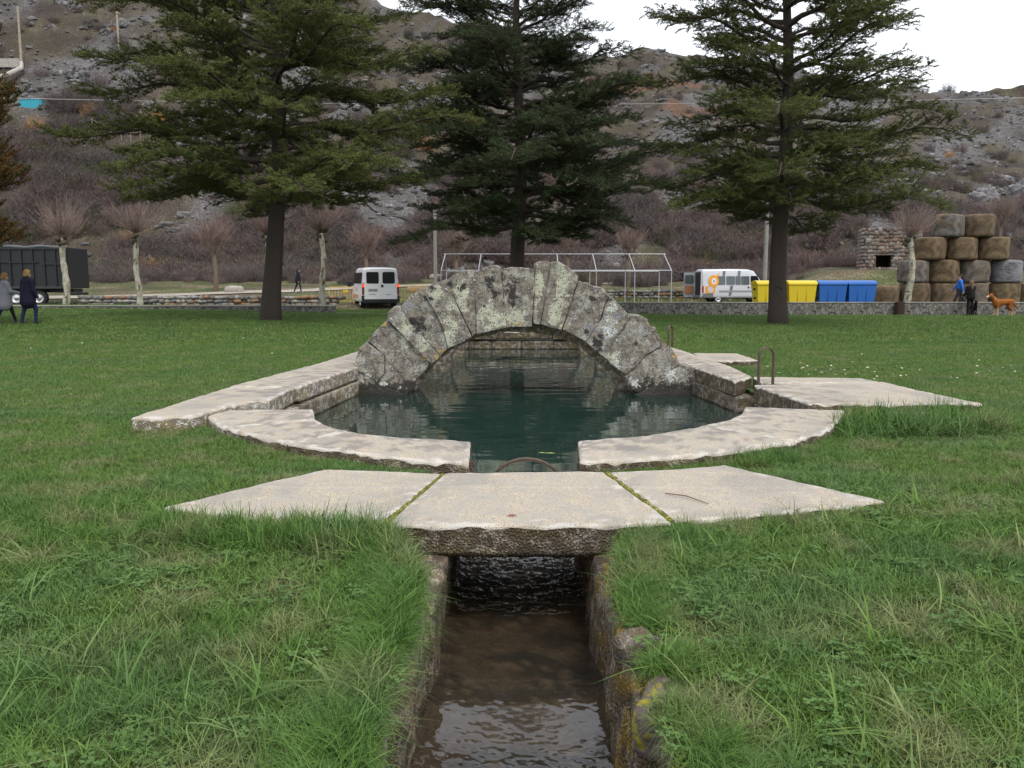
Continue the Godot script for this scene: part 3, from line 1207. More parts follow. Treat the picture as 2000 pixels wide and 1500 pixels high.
func channel() -> void:
	for sd in [-1.0, 1.0]:
		var t := thing("channel_wall", "rough stone bank lining the left side of the outlet stream" if sd < 0 else "mossy stone bank lining the right side of the outlet stream", "wall")
		var z := -6.5
		var k := 0
		while z < 1.0:
			var l := 0.8 + 0.7 * fposmod(sin(k * 91.7 + sd * 3.0) * 4375.5, 1.0)
			var j := 0.05 * sin(k * 2.3 + sd)
			var top := -0.21 if z < -4.6 else -0.12 - 0.07 * fposmod(sin(k * 17.3 + sd) * 999.0, 1.0)
			if z < -5.0:
				j = 0.0
			var x := (-0.43 - 0.16 + j) if sd < 0 else (0.51 + 0.16 + j)
			if z > -4.2 and sd < 0:
				x -= 0.05
			var h := top + 0.85
			var o := obj("bank_stone", rock_mesh(Vector3(0.34, h, l), 0.14, 0.05, k * 5.0 + sd, wall_moss(k * 2.0 + sd * 40.0, sd < 0), 12), M.crust, t)
			o.position = Vector3(x, top - h * 0.5, z + l * 0.5)
			o.rotation.z = 0.05 * sin(k * 5.1)
			z += l - 0.01
			k += 1
	var grey := func(p: Vector3, n: Vector3) -> Color:
		var q := nf.get_noise_3d(p.x * 200.0, p.y * 200.0, p.z * 200.0)
		return Color(0.3, 0.27, 0.25).lerp(Color(0.45, 0.41, 0.38), smoothstep(-0.1, 0.3, q))
	var b1 := obj("bank_boulder", rock_mesh(Vector3(0.16, 0.34, 0.3), 0.3, 0.07, 4.0, grey, 16), M.crust)
	b1.position = Vector3(0.60, -0.2, -3.42)
	b1.rotation = Vector3(0.3, 0.5, 0.35)
	tag(b1, "bare grey pointed stone leaning on the right stream bank", "boulder")
	var mossy := func(p: Vector3, n: Vector3) -> Color:
		var q := nf.get_noise_3d(p.x * 900.0 + 50.0, p.y * 900.0, p.z * 900.0) * 0.6
		if q + absf(p.x) * 3.0 > 0.3 + 0.2 * nf.get_noise_3d(p.x * 250.0, p.y * 250.0, p.z * 250.0):
			return Color(0.38, 0.32, 0.03)
		return Color(0.17, 0.14, 0.125).lerp(Color(0.28, 0.24, 0.21), smoothstep(-0.1, 0.3, q))
	var b2 := obj("bank_boulder", rock_mesh(Vector3(0.2, 0.24, 0.28), 0.55, 0.05, 9.0, mossy, 18), M.stone)
	b2.position = Vector3(0.59, -0.18, -3.0)
	b2.rotation = Vector3(0.1, -0.4, -0.1)
	tag(b2, "rounded stone ringed with yellow moss at the bottom edge of the picture", "boulder")
	# pale dry roots reaching out over the water
	for r in [[0.62, -0.24, -3.62, 1.0, "pale dry root arching over the stream beside the bare grey stone"], [0.62, -0.26, -3.2, 2.0, "pale forked dry root poking from the bank above the mossy stone"]]:
		var m := MB.new()
		m.col = Color(0.5, 0.42, 0.32)
		var p0 := Vector3.ZERO
		for f in 5:
			var pts := []
			var rad := []
			var dir := Vector3(-1.0, 0.3 - f * 0.22 + 0.2 * sin(f * 3.0 + r[3]), 0.35 * cos(f * 2.1 + r[3])).normalized()
			for s in 7:
				pts.append(p0 + dir * s * 0.028 + Vector3(0, -0.0016 * s * s, 0.006 * sin(s * 1.7 + f)))
				rad.append(0.0042 * (1.0 - s / 8.0))
			m.tube(pts, rad, 5)
		var o := obj("dry_root", m.mesh(), M.twig)
		o.position = Vector3(r[0], r[1], r[2])
		tag(o, r[4], "root")

# one wedge stone: outline in the plane of the arch, pushed back to full depth, worn round its edges
func wedge(poly: Array, z0: float, depth: float, sd: float, cf: Callable) -> ArrayMesh:
	var l := []
	for k in poly.size():
		var a: Vector2 = poly[k]
		var b: Vector2 = poly[(k + 1) % poly.size()]
		var n := maxi(1, int(a.distance_to(b) / 0.04))
		for j in n:
			l.append(a.lerp(b, float(j) / n))
	var c := Vector2.ZERO
	for p in l:
		c += p / l.size()
	# soften the corners
	for it in 0:
		var l2 := []
		for k in l.size():
			l2.append((l[k] as Vector2) * 0.5 + ((l[(k + 1) % l.size()] as Vector2) + (l[k - 1] as Vector2)) * 0.25)
		l = l2
	var area := 0.0
	for k in l.size():
		area += (l[k] as Vector2).cross(l[(k + 1) % l.size()])
	if area < 0.0:
		l.reverse()
	var m := MB.new()
	var n := l.size()
	# rings: centre front -> rim front -> sides -> rim back -> centre back
	var rings := [[0.12, 0.0], [0.35, 0.0], [0.58, 0.0], [0.78, 0.0], [0.91, 0.0], [0.975, 0.001], [0.991, 0.008], [1.0, 0.024]]
	var all := []
	for r in rings:
		all.append([r[0], z0 - r[1]])
	for s in 4:
		all.append([1.0, z0 - 0.024 - (depth - 0.048) * (s + 1) / 4.0])
	for k in range(rings.size() - 2, -1, -1):
		all.append([rings[k][0], z0 - depth + rings[k][1]])
	for r in all:
		for p in l:
			var q: Vector2 = c + (p - c) * r[0]
			var w := Vector3(q.x, q.y, r[1])
			var d := nz.get_noise_3d(w.x * 55.0 + sd * 17.0, w.y * 55.0, w.z * 55.0) * 0.016 + nf.get_noise_3d(w.x * 170.0 + sd * 17.0, w.y * 170.0, w.z * 170.0) * 0.014
			var out := Vector3((q - c).x, (q - c).y, 0).normalized()
			if r[0] < 0.95:
				w.z += d * (1.0 if r[1] > z0 - depth * 0.5 else -1.0)
			else:
				w += out * (d * 0.5 + 0.004)
				w.z += d * (0.5 if r[1] > z0 - depth * 0.5 else -0.5)
			m.col = cf.call(w)
			m.vert(w, Vector3.BACK, Vector2((w.x + 3.4 + (z0 - w.z) * 0.7) / 7.0, 1.0 - (w.y + 0.8 + (z0 - w.z) * 0.45) / 3.5))
	for k in all.size() - 1:
		for j in n:
			var a := k * n + j
			var b := k * n + (j + 1) % n
			m.itri(a, a + n, b + n)
			m.itri(a, b + n, b)
	m.col = cf.call(Vector3(c.x, c.y, z0))
	var f := m.vert(Vector3(c.x, c.y, z0), Vector3.BACK, Vector2((c.x + 3.4) / 7.0, 1.0 - (c.y + 0.8) / 3.5))
	var g := m.vert(Vector3(c.x, c.y, z0 - depth), Vector3.FORWARD, Vector2((c.x + 3.4) / 7.0, 1.0 - (c.y + 0.8) / 3.5))
	var last := (all.size() - 1) * n
	for j in n:
		m.itri(f, j, (j + 1) % n)
		m.itri(g, last + (j + 1) % n, last + j)
	m.smooth()
	return m.mesh()

# lichen map of the arch face: 7 m by 3.5 m, from x = -3.4, y = -0.8
func lichen() -> ImageTexture:
	var W := 1024
	var H := 512
	var a := noise_bytes(71, 0.012, W)
	var b := noise_bytes(72, 0.05, W)
	var c := noise_bytes(73, 0.16, W, FastNoiseLite.TYPE_SIMPLEX, 3)
	var d := noise_bytes(74, 0.022, W)
	# blotches: x, y, rx, ry, kind (0 black, 1 white, 2 orange, 3 pale green, 4 grey violet)
	var spots := [[-0.02, 1.32, 0.13, 0.27, 0], [-0.36, 1.5, 0.1, 0.13, 0], [-0.28, 1.3, 0.1, 0.09, 0], [-0.8, 1.42, 0.1, 0.1, 0], [-1.0, 1.46, 0.05, 0.05, 0], [-1.28, 1.38, 0.07, 0.06, 0], [-1.3, 1.22, 0.06, 0.05, 0], [-0.44, 1.1, 0.04, 0.04, 0], [-1.5, 0.78, 0.14, 0.2, 0], [-1.62, 0.86, 0.1, 0.1, 0], [1.3, 1.22, 0.09, 0.06, 0], [1.22, 0.7, 0.06, 0.06, 0], [1.58, 1.2, 0.06, 0.05, 0], [1.4, 0.5, 0.1, 0.22, 0], [2.02, 0.5, 0.06, 0.06, 0],
		[1.58, 0.68, 0.16, 0.17, 1], [1.66, 0.1, 0.1, 0.16, 1], [1.62, 1.06, 0.1, 0.1, 1], [1.98, -0.16, 0.12, 0.12, 1], [2.6, -0.06, 0.16, 0.12, 1], [0.93, 0.8, 0.035, 0.04, 1], [-2.36, -0.05, 0.06, 0.06, 1], [-2.46, -0.12, 0.05, 0.05, 1], [-2.12, -0.15, 0.07, 0.05, 1], [-1.86, -0.26, 0.06, 0.05, 1], [-1.1, 0.56, 0.05, 0.05, 1],
		[-1.13, 0.37, 0.13, 0.07, 2], [-1.24, 0.24, 0.07, 0.07, 2], [-2.08, 0.82, 0.1, 0.06, 2], [-1.44, 0.26, 0.06, 0.06, 2], [0.86, 0.78, 0.07, 0.05, 2], [2.7, 0.3, 0.06, 0.08, 2], [0.1, 0.8, 0.1, 0.03, 2],
		[0.0, 0.95, 0.16, 0.22, 3], [-0.35, 0.9, 0.18, 0.2, 3], [-0.85, 1.2, 0.15, 0.35, 3], [-1.0, 0.8, 0.12, 0.3, 3], [0.42, 1.4, 0.1, 0.4, 3], [0.8, 1.35, 0.16, 0.35, 3], [-1.75, 0.7, 0.12, 0.3, 3], [-1.5, 0.4, 0.15, 0.15, 3], [1.72, 0.3, 0.14, 0.22, 3], [-1.2, 1.3, 0.12, 0.12, 3], [0.7, 0.95, 0.14, 0.2, 3],
		[-1.68, 1.1, 0.16, 0.16, 4], [-0.52, 0.68, 0.09, 0.05, 4], [1.3, 0.75, 0.14, 0.14, 4], [1.7, 0.95, 0.14, 0.1, 4]]
	var px := PackedByteArray()
	px.resize(W * H * 3)
	var wt := PackedFloat32Array()
	wt.resize(W * H * 5)
	for s in spots:
		var x0 := int((s[0] - s[2] * 1.6 + 3.4) / 7.0 * W)
		var x1 := int((s[0] + s[2] * 1.6 + 3.4) / 7.0 * W)
		var y0 := int((1.0 - (s[1] + s[3] * 1.6 + 0.8) / 3.5) * H)
		var y1 := int((1.0 - (s[1] - s[3] * 1.6 + 0.8) / 3.5) * H)
		for y in range(maxi(y0, 0), mini(y1, H)):
			for x in range(maxi(x0, 0), mini(x1, W)):
				var r := Vector2((x * 7.0 / W - 3.4 - s[0]) / s[2], ((1.0 - float(y) / H) * 3.5 - 0.8 - s[1]) / s[3]).length()
				var q: int = (y * W + x) * 5 + int(s[4])
				wt[q] = maxf(wt[q], 1.6 - r)
	for y in H:
		for x in W:
			var k := y * W + x
			var e := b[k] / 255.0 - 0.5
			var f := c[k] / 255.0 - 0.5
			var g := a[k] / 255.0 - 0.5
			var h := d[k] / 255.0 - 0.5
			var wy := (1.0 - float(y) / H) * 3.5 - 0.8
			var wx := x * 7.0 / W - 3.4
			var col := Color(0.29, 0.262, 0.212).lerp(Color(0.125, 0.11, 0.09), clampf(0.5 + e * 2.2 + f * 1.5, 0.0, 1.0))
			if h + f * 0.5 > 0.1:
				col = col.lerp(Color(0.40, 0.40, 0.36), 0.7)
			if wt[k * 5 + 3] * 0.5 + h * 1.1 + e * 0.9 + f * 0.5 > 0.42 + 0.22 * smoothstep(1.3, 2.2, absf(wx)):
				col = Color(0.58, 0.59, 0.45).lerp(Color(0.44, 0.45, 0.34), clampf(0.5 + f * 2.0, 0.0, 1.0))
			if f * 1.1 + e > 0.30:
				col = Color(0.055, 0.05, 0.045)
			if e * 0.8 - f > 0.40:
				col = Color(0.55, 0.56, 0.53)
			if wt[k * 5 + 4] + e * 1.2 + f * 0.8 > 1.05:
				col = Color(0.24, 0.235, 0.25)
			if wt[k * 5 + 2] + e * 1.8 + f * 1.3 > 1.1:
				col = Color(0.33, 0.19, 0.05).lerp(Color(0.42, 0.3, 0.1), clampf(0.5 + f * 3.0, 0.0, 1.0))
			if wt[k * 5 + 1] + e * 2.6 + f * 1.6 > 1.0:
				col = Color(0.56, 0.56, 0.55).lerp(Color(0.46, 0.5, 0.46), clampf(0.5 + g * 2.0, 0.0, 1.0))
			if wt[k * 5] + e * 1.4 + f * 0.9 > 0.95:
				col = Color(0.042, 0.038, 0.035)
			# black algae line just above the water
			if wy < -0.12 + e * 0.35 + f * 0.25 and (wx < -1.6 or wx > 1.6) and wt[k * 5 + 1] + e * 2.6 < 1.0:
				col = Color(0.05, 0.045, 0.038)
			col = col * (0.9 + f * 0.9)
			px[k * 3] = s8(col.r)
			px[k * 3 + 1] = s8(col.g)
			px[k * 3 + 2] = s8(col.b)
	return tex_rgb(px, W, H)

func arches() -> void:
	var lm := mat(0.93, true, null, 1.0)
	lm.albedo_texture = lichen()
	lm.heightmap_enabled = true
	lm.heightmap_texture = M.t_rockbump
	lm.heightmap_scale = 2.0
	var white := func(_p: Vector3) -> Color: return Color(1, 1, 1)
	var t := thing("stone_arch", "near arch of lichen-covered wedge stones spanning the pool", "arch", Vector3.ZERO, 0.0, "stone arches over the pool")
	var z0 := -13.45
	var st := [
		[-2.70, 0.10, -2.57, 0.11, -2.48, 0.03, -2.23, -0.13, -2.08, -0.22, -1.73, -0.36, -1.68, -0.75, -2.75, -0.75],
		[-2.55, 0.11, -2.55, 0.24, -2.48, 0.42, -2.37, 0.51, -2.09, 0.29, -2.09, -0.00, -2.21, -0.14, -2.48, 0.03],
		[-2.35, 0.54, -2.20, 0.71, -2.04, 0.85, -1.73, 0.57, -1.47, 0.31, -1.34, 0.17, -1.48, -0.02, -1.64, -0.18, -1.72, -0.36, -2.07, -0.22, -2.20, -0.14, -2.08, -0.01, -2.07, 0.28],
		[-2.02, 0.88, -2.00, 0.99, -1.90, 1.09, -1.80, 1.07, -1.79, 1.03, -1.63, 0.81, -1.37, 0.50, -1.18, 0.29, -1.20, 0.24, -1.31, 0.15, -1.36, 0.19, -1.71, 0.57],
		[-1.79, 1.04, -1.80, 1.09, -1.65, 1.25, -1.54, 1.32, -1.44, 1.28, -1.25, 1.00, -1.13, 0.75, -1.05, 0.41, -1.17, 0.29, -1.37, 0.51, -1.63, 0.82],
		[-1.42, 1.29, -1.40, 1.37, -1.26, 1.45, -1.07, 1.52, -1.04, 1.49, -0.87, 1.05, -0.74, 0.78, -0.66, 0.60, -0.85, 0.49, -1.04, 0.41, -1.12, 0.75, -1.25, 1.01],
		[-1.05, 1.51, -0.93, 1.60, -0.73, 1.67, -0.62, 1.66, -0.60, 1.58, -0.61, 1.26, -0.59, 0.94, -0.59, 0.67, -0.64, 0.61, -0.73, 0.79, -0.86, 1.07, -0.98, 1.34],
		[-0.60, 1.64, -0.43, 1.72, -0.27, 1.75, -0.19, 1.73, -0.17, 1.58, -0.14, 1.26, -0.09, 0.94, -0.08, 0.75, -0.33, 0.70, -0.58, 0.63, -0.58, 0.94, -0.61, 1.34],
		[-0.16, 1.68, 0.00, 1.72, 0.25, 1.70, 0.36, 1.68, 0.36, 1.40, 0.34, 1.11, 0.32, 0.76, 0.10, 0.76, -0.08, 0.75, -0.10, 0.94, -0.13, 1.26],
		[0.37, 1.78, 0.43, 1.81, 0.55, 1.82, 0.61, 1.79, 0.61, 1.72, 0.57, 1.37, 0.50, 1.01, 0.46, 0.80, 0.40, 0.79, 0.34, 0.82, 0.35, 1.11, 0.37, 1.40],
		[0.62, 1.74, 0.64, 1.80, 0.75, 1.80, 0.93, 1.70, 1.06, 1.57, 1.06, 1.50, 1.00, 1.34, 0.93, 1.07, 0.87, 0.89, 0.80, 0.71, 0.64, 0.74, 0.47, 0.81, 0.51, 1.01, 0.57, 1.37],
		[1.08, 1.50, 1.30, 1.42, 1.46, 1.39, 1.58, 1.26, 1.50, 1.11, 1.45, 0.91, 1.39, 0.77, 1.21, 0.52, 1.01, 0.62, 0.82, 0.71, 0.88, 0.89, 0.94, 1.07, 1.02, 1.34],
		[1.60, 1.25, 1.77, 1.07, 1.91, 0.92, 1.77, 0.71, 1.61, 0.52, 1.59, 0.40, 1.58, 0.20, 1.39, 0.35, 1.21, 0.51, 1.39, 0.76, 1.47, 0.91, 1.51, 1.11],
		[1.92, 0.94, 2.07, 0.94, 2.19, 0.89, 2.24, 0.77, 2.26, 0.67, 2.42, 0.44, 2.18, 0.29, 1.99, 0.07, 1.87, -0.02, 1.75, 0.05, 1.58, 0.19, 1.59, 0.49, 1.78, 0.70],
		[2.25, 0.76, 2.34, 0.74, 2.41, 0.59, 2.47, 0.51, 2.43, 0.44, 2.27, 0.66],
		[2.42, 0.42, 2.57, 0.17, 2.59, 0.03, 2.40, -0.14, 2.21, -0.22, 2.08, -0.32, 1.94, -0.26, 1.85, -0.05, 2.00, 0.06, 2.19, 0.28],
		[2.47, 0.51, 2.62, 0.40, 2.71, 0.27, 2.76, 0.13, 2.63, 0.06, 2.60, 0.04, 2.58, 0.18, 2.43, 0.43],
		[2.77, 0.13, 2.96, 0.10, 3.02, -0.07, 3.05, -0.75, 1.98, -0.75, 2.01, -0.35, 2.10, -0.32, 2.23, -0.22, 2.41, -0.13, 2.63, 0.05]]
	for k in st.size():
		var zz := z0 + 0.03 * sin(k * 2.7)
		if k == 14 or k == 16:
			zz = z0 - 0.12
		obj("voussoir", wedge(v2(st[k]), zz, 0.62, k * 1.7, white), lm, t)
	# rear ring of the same arch, set a little lower than the front stones
	var soff := v2([-1.78, -0.45, -1.48, -0.02, -1.34, 0.17, -1.05, 0.41, -0.62, 0.62, -0.08, 0.75, 0.4, 0.76, 0.8, 0.71, 1.21, 0.52, 1.58, 0.20, 1.85, -0.05, 1.98, -0.45])
	for k in soff.size() - 1:
		var pa: Vector2 = soff[k]
		var pb: Vector2 = soff[k + 1]
		var cc := Vector2(0.15, -0.9)
		var ia := 0.07 + 0.07 * smoothstep(-0.8, 0.8, pa.x)
		var ib := 0.07 + 0.07 * smoothstep(-0.8, 0.8, pb.x)
		var da := (pa - cc).normalized()
		var db := (pb - cc).normalized()
		var poly := [pa - da * ia, pb - db * ib, pb + db * 0.3, pa + da * 0.3]
		obj("voussoir", wedge(poly, z0 - 0.5, 0.42, 70.0 + k * 2.3, func(_w: Vector3) -> Color: return Color(0.75, 0.7, 0.64)), M.crust, t)
	# the two arches farther back
	var n := 0
	for q in [[-17.3, -2.25, 2.72, "broken stubs of a second arch just behind the lichen-covered arch"], [-20.5, -2.0, 2.5, "broken stubs of a third arch near the far end of the pool"]]:
		t = thing("stone_arch", q[3], "arch", Vector3.ZERO, 0.0, "stone arches over the pool")
		var cx: float = (q[1] + q[2]) * 0.5
		var ro: float = (q[2] - q[1]) * 0.5 + 0.12
		var ri := ro - (1.05 if n == 0 else 0.9)
		for k in [0, 1, 2, 10, 11, 12]:
			var a0 := lerpf(PI + 0.12, -0.12, k / 13.0)
			var a1 := lerpf(PI + 0.12, -0.12, (k + 1) / 13.0)
			var p := []
			for r in [ri, ro]:
				for s in 4:
					var a := lerpf(a0, a1, s / 3.0) if r == ri else lerpf(a1, a0, s / 3.0)
					p.append(Vector2(cx + cos(a) * r * 1.0, -0.38 + sin(a) * r * 0.76))
			var g := 0.72 + 0.2 * sin(k * 4.1 + n)
			obj("voussoir", wedge(p, q[0], 0.6, k * 3.1 + n * 50.0, func(_w: Vector3) -> Color: return Color(g, g * 0.97, g * 0.93) * 0.8), M.crust, t)
		n += 1
# ------------------------------------------------------------------ walls, hut, trees, shrubs
func low_walls() -> void:
	for w in [[-45.0, -8.3, -39.0, 0.02, 0.36, "low mortared rubble wall with pale cap, left of the parked white van"], [5.0, 48.0, -39.5, -0.08, 0.50, "low mortared rubble wall in front of the yellow and blue bins"]]:
		var t := thing("stone_wall", w[5], "wall")
		var m := MB.new()
		var n := int((w[1] - w[0]) / 1.6)
		var c := MB.new()
		for k in n:
			var x0: float = lerpf(w[0], w[1], float(k) / n)
			var x1: float = lerpf(w[0], w[1], float(k + 1) / n)
			var f := nf.get_noise_1d(k * 40.0)
			m.col = Color(0.66, 0.645, 0.62)
			m.box(Vector3((x0 + x1) * 0.5, w[4] * 0.5 - 0.2, w[2]), Vector3(x1 - x0, w[4] + 0.4 - 0.06, 0.42), 0.0)
			c.col = Color(0.34, 0.33, 0.3) * (0.9 + 0.4 * nf.get_noise_1d(k * 70.0 + 9.0))
			c.box(Vector3((x0 + x1) * 0.5, w[4] - 0.027 + 0.006 * f, w[2]), Vector3(x1 - x0 + 0.004 * (k % 2), 0.05, 0.47), 0.012)
		obj("masonry", m.mesh(), M.rubble, t)
		obj("cap", c.mesh(), M.vstone, t)
	# dry-stone walls, stone by stone
	for w in [[-24.5, -9.9, -47.0, 0.05, 0.6, "dry stone retaining wall behind the white plane trunks", 3, 0.9], [3.0, 29.0, -63.3, -0.1, 0.92, "dry stone terrace wall behind the tent frame and silver van", 4, 0.55]]:
		var t := thing("dry_stone_wall", w[5], "wall")
		var back := MB.new()
		back.col = Color(0.2, 0.19, 0.17)
		var gy: float = w[3]
		back.box(Vector3((w[0] + w[1]) * 0.5, gy + w[4] * 0.5 - 0.15, w[2] - 0.28), Vector3(w[1] - w[0], w[4] + 0.2, 0.3), 0.02)
		obj("core", back.mesh(), M.vstone, t)
		var kinds := []
		for k in 6:
			var tone: Color = [Color(0.42, 0.42, 0.43), Color(0.3, 0.3, 0.31), Color(0.24, 0.22, 0.2), Color(0.5, 0.48, 0.45), Color(0.42, 0.27, 0.17), Color(0.35, 0.33, 0.3)][k] * w[7]
			kinds.append(rock_mesh(Vector3(1, 1, 1), 0.5, 0.22, k * 7.0, func(p: Vector3, _n: Vector3) -> Color: return tone * (0.9 + 0.4 * nf.get_noise_3d(p.x * 90.0, p.y * 90.0, p.z * 90.0)), 2))
		var rows: int = w[6]
		var hh: float = w[4] / rows
		for r in rows:
			var x: float = w[0]
			while x < w[1]:
				var l := R(0.2, 0.55) if w[6] == 3 else R(0.28, 0.6)
				var o := obj("stone", kinds[rng.randi() % 6], M.vstone, t)
				o.position = Vector3(x + l * 0.5, gy + hh * (r + 0.5) + R(-0.02, 0.02), w[2] + R(-0.04, 0.04))
				o.scale = Vector3(l * 1.12, hh * R(1.05, 1.35), 0.4)
				o.rotation.z = R(-0.08, 0.08)
				x += l

func buildings() -> void:
	var y0 := gh(31.6, -70.0) - 0.1
	var t := thing("stone_hut", "ruined square stone hut with a black window opening beside the hay bales", "building", Vector3(32.1, y0, -71.5), -0.3)
	var kinds := []
	for k in 7:
		var tone: Color = [Color(0.27, 0.22, 0.19), Color(0.22, 0.2, 0.19), Color(0.33, 0.27, 0.23), Color(0.19, 0.16, 0.14), Color(0.29, 0.2, 0.15), Color(0.36, 0.33, 0.3), Color(0.25, 0.21, 0.18)][k]
		kinds.append(rock_mesh(Vector3(1, 1, 1), 0.35, 0.14, k * 5.0 + 90.0, func(p: Vector3, _n: Vector3) -> Color: return tone * (0.9 + 0.4 * nf.get_noise_3d(p.x * 90.0, p.y * 90.0, p.z * 90.0)), 2))
	var H := 3.55
	var body := MB.new()
	body.col = Color(0.16, 0.135, 0.115)
	# inner core in four pieces that leave the opening free
	body.box(Vector3(-1.65, H * 0.5, 0), Vector3(1.05, H, 3.4), 0.02)
	body.box(Vector3(1.05, H * 0.5, 0), Vector3(2.0, H, 3.4), 0.02)
	body.box(Vector3(-0.54, 0.15, 0.0), Vector3(1.17, 0.3, 3.4), 0.02)
	body.box(Vector3(-0.54, (1.3 + H) * 0.5, 0.0), Vector3(1.17, H - 1.3, 3.4), 0.02)
	body.box(Vector3(-0.54, 0.8, -1.5), Vector3(1.17, 1.0, 0.3), 0.02)
	obj("core", body.mesh(), M.vstone, t)
	var lint := MB.new()
	lint.col = Color(0.22, 0.19, 0.17)
	lint.box(Vector3(-0.54, 1.4, 1.74), Vector3(1.7, 0.18, 0.3), 0.03)
	obj("lintel", lint.mesh(), M.vstone, t)
	var n := 0
	for r in 12:
		var yy := 0.14 + r * 0.298
		var x := -2.2 + R(0, 0.2)
		while x < 2.1:
			var l := R(0.2, 0.46)
			var cx := x + l * 0.5
			x += l
			if cx > -1.2 and cx < 0.12 and yy > 0.3 and yy < 1.5:
				continue
			if r == 11 and R(0, 1) < 0.35:
				continue
			var o := obj("stone", kinds[rng.randi() % 7], M.vstone, t)
			o.position = Vector3(cx, yy + R(-0.04, 0.04), 1.75 + R(-0.03, 0.03))
			o.rotation.z = R(-0.15, 0.15)
			o.scale = Vector3(l * 1.15, R(0.32, 0.46), 0.36)
			n += 1
		for s in [-1.0]:
			for q in 5:
				if n > 290:
					break
				var o := obj("stone", kinds[rng.randi() % 7], M.vstone, t)
				o.position = Vector3(s * 2.2, yy, 1.5 - q * 0.7)
				o.scale = Vector3(0.3, 0.34, 0.72)
				n += 1

func rosette_mesh(sd: int) -> ArrayMesh:
	# one cedar sprig: a short stem with tufts of needles
	var m := MB.new()
	var r := RandomNumberGenerator.new()
	r.seed = sd
	m.col = Color(0.55, 0.45, 0.35)
	var bend := r.randf_range(-0.05, 0.05)
	m.tube([Vector3.ZERO, Vector3(bend, 0.015, -0.17), Vector3(0, 0.0, -0.34)], [0.006, 0.005, 0.003], 3, false)
	for k in 10:
		var f := (k + 0.6) / 10.0
		var c := Vector3(bend * sin(f * PI) + r.randf_range(-0.08, 0.08), 0.015 * sin(f * PI) + 0.012, -0.34 * f)
		for q in 11:
			var d := Vector3(r.randf_range(-1, 1), r.randf_range(-0.25, 1.0), r.randf_range(-1.2, 0.6)).normalized()
			var s := d.cross(Vector3(r.randf_range(-1, 1), r.randf_range(-1, 1), r.randf_range(-1, 1))).normalized() * 0.009
			var l := r.randf_range(0.04, 0.075)
			var tone := r.randf_range(0.75, 1.25)
			m.col = Color(tone, tone, tone)
			m.tri(c - s, c + s, c + d * l)
	return m.mesh()

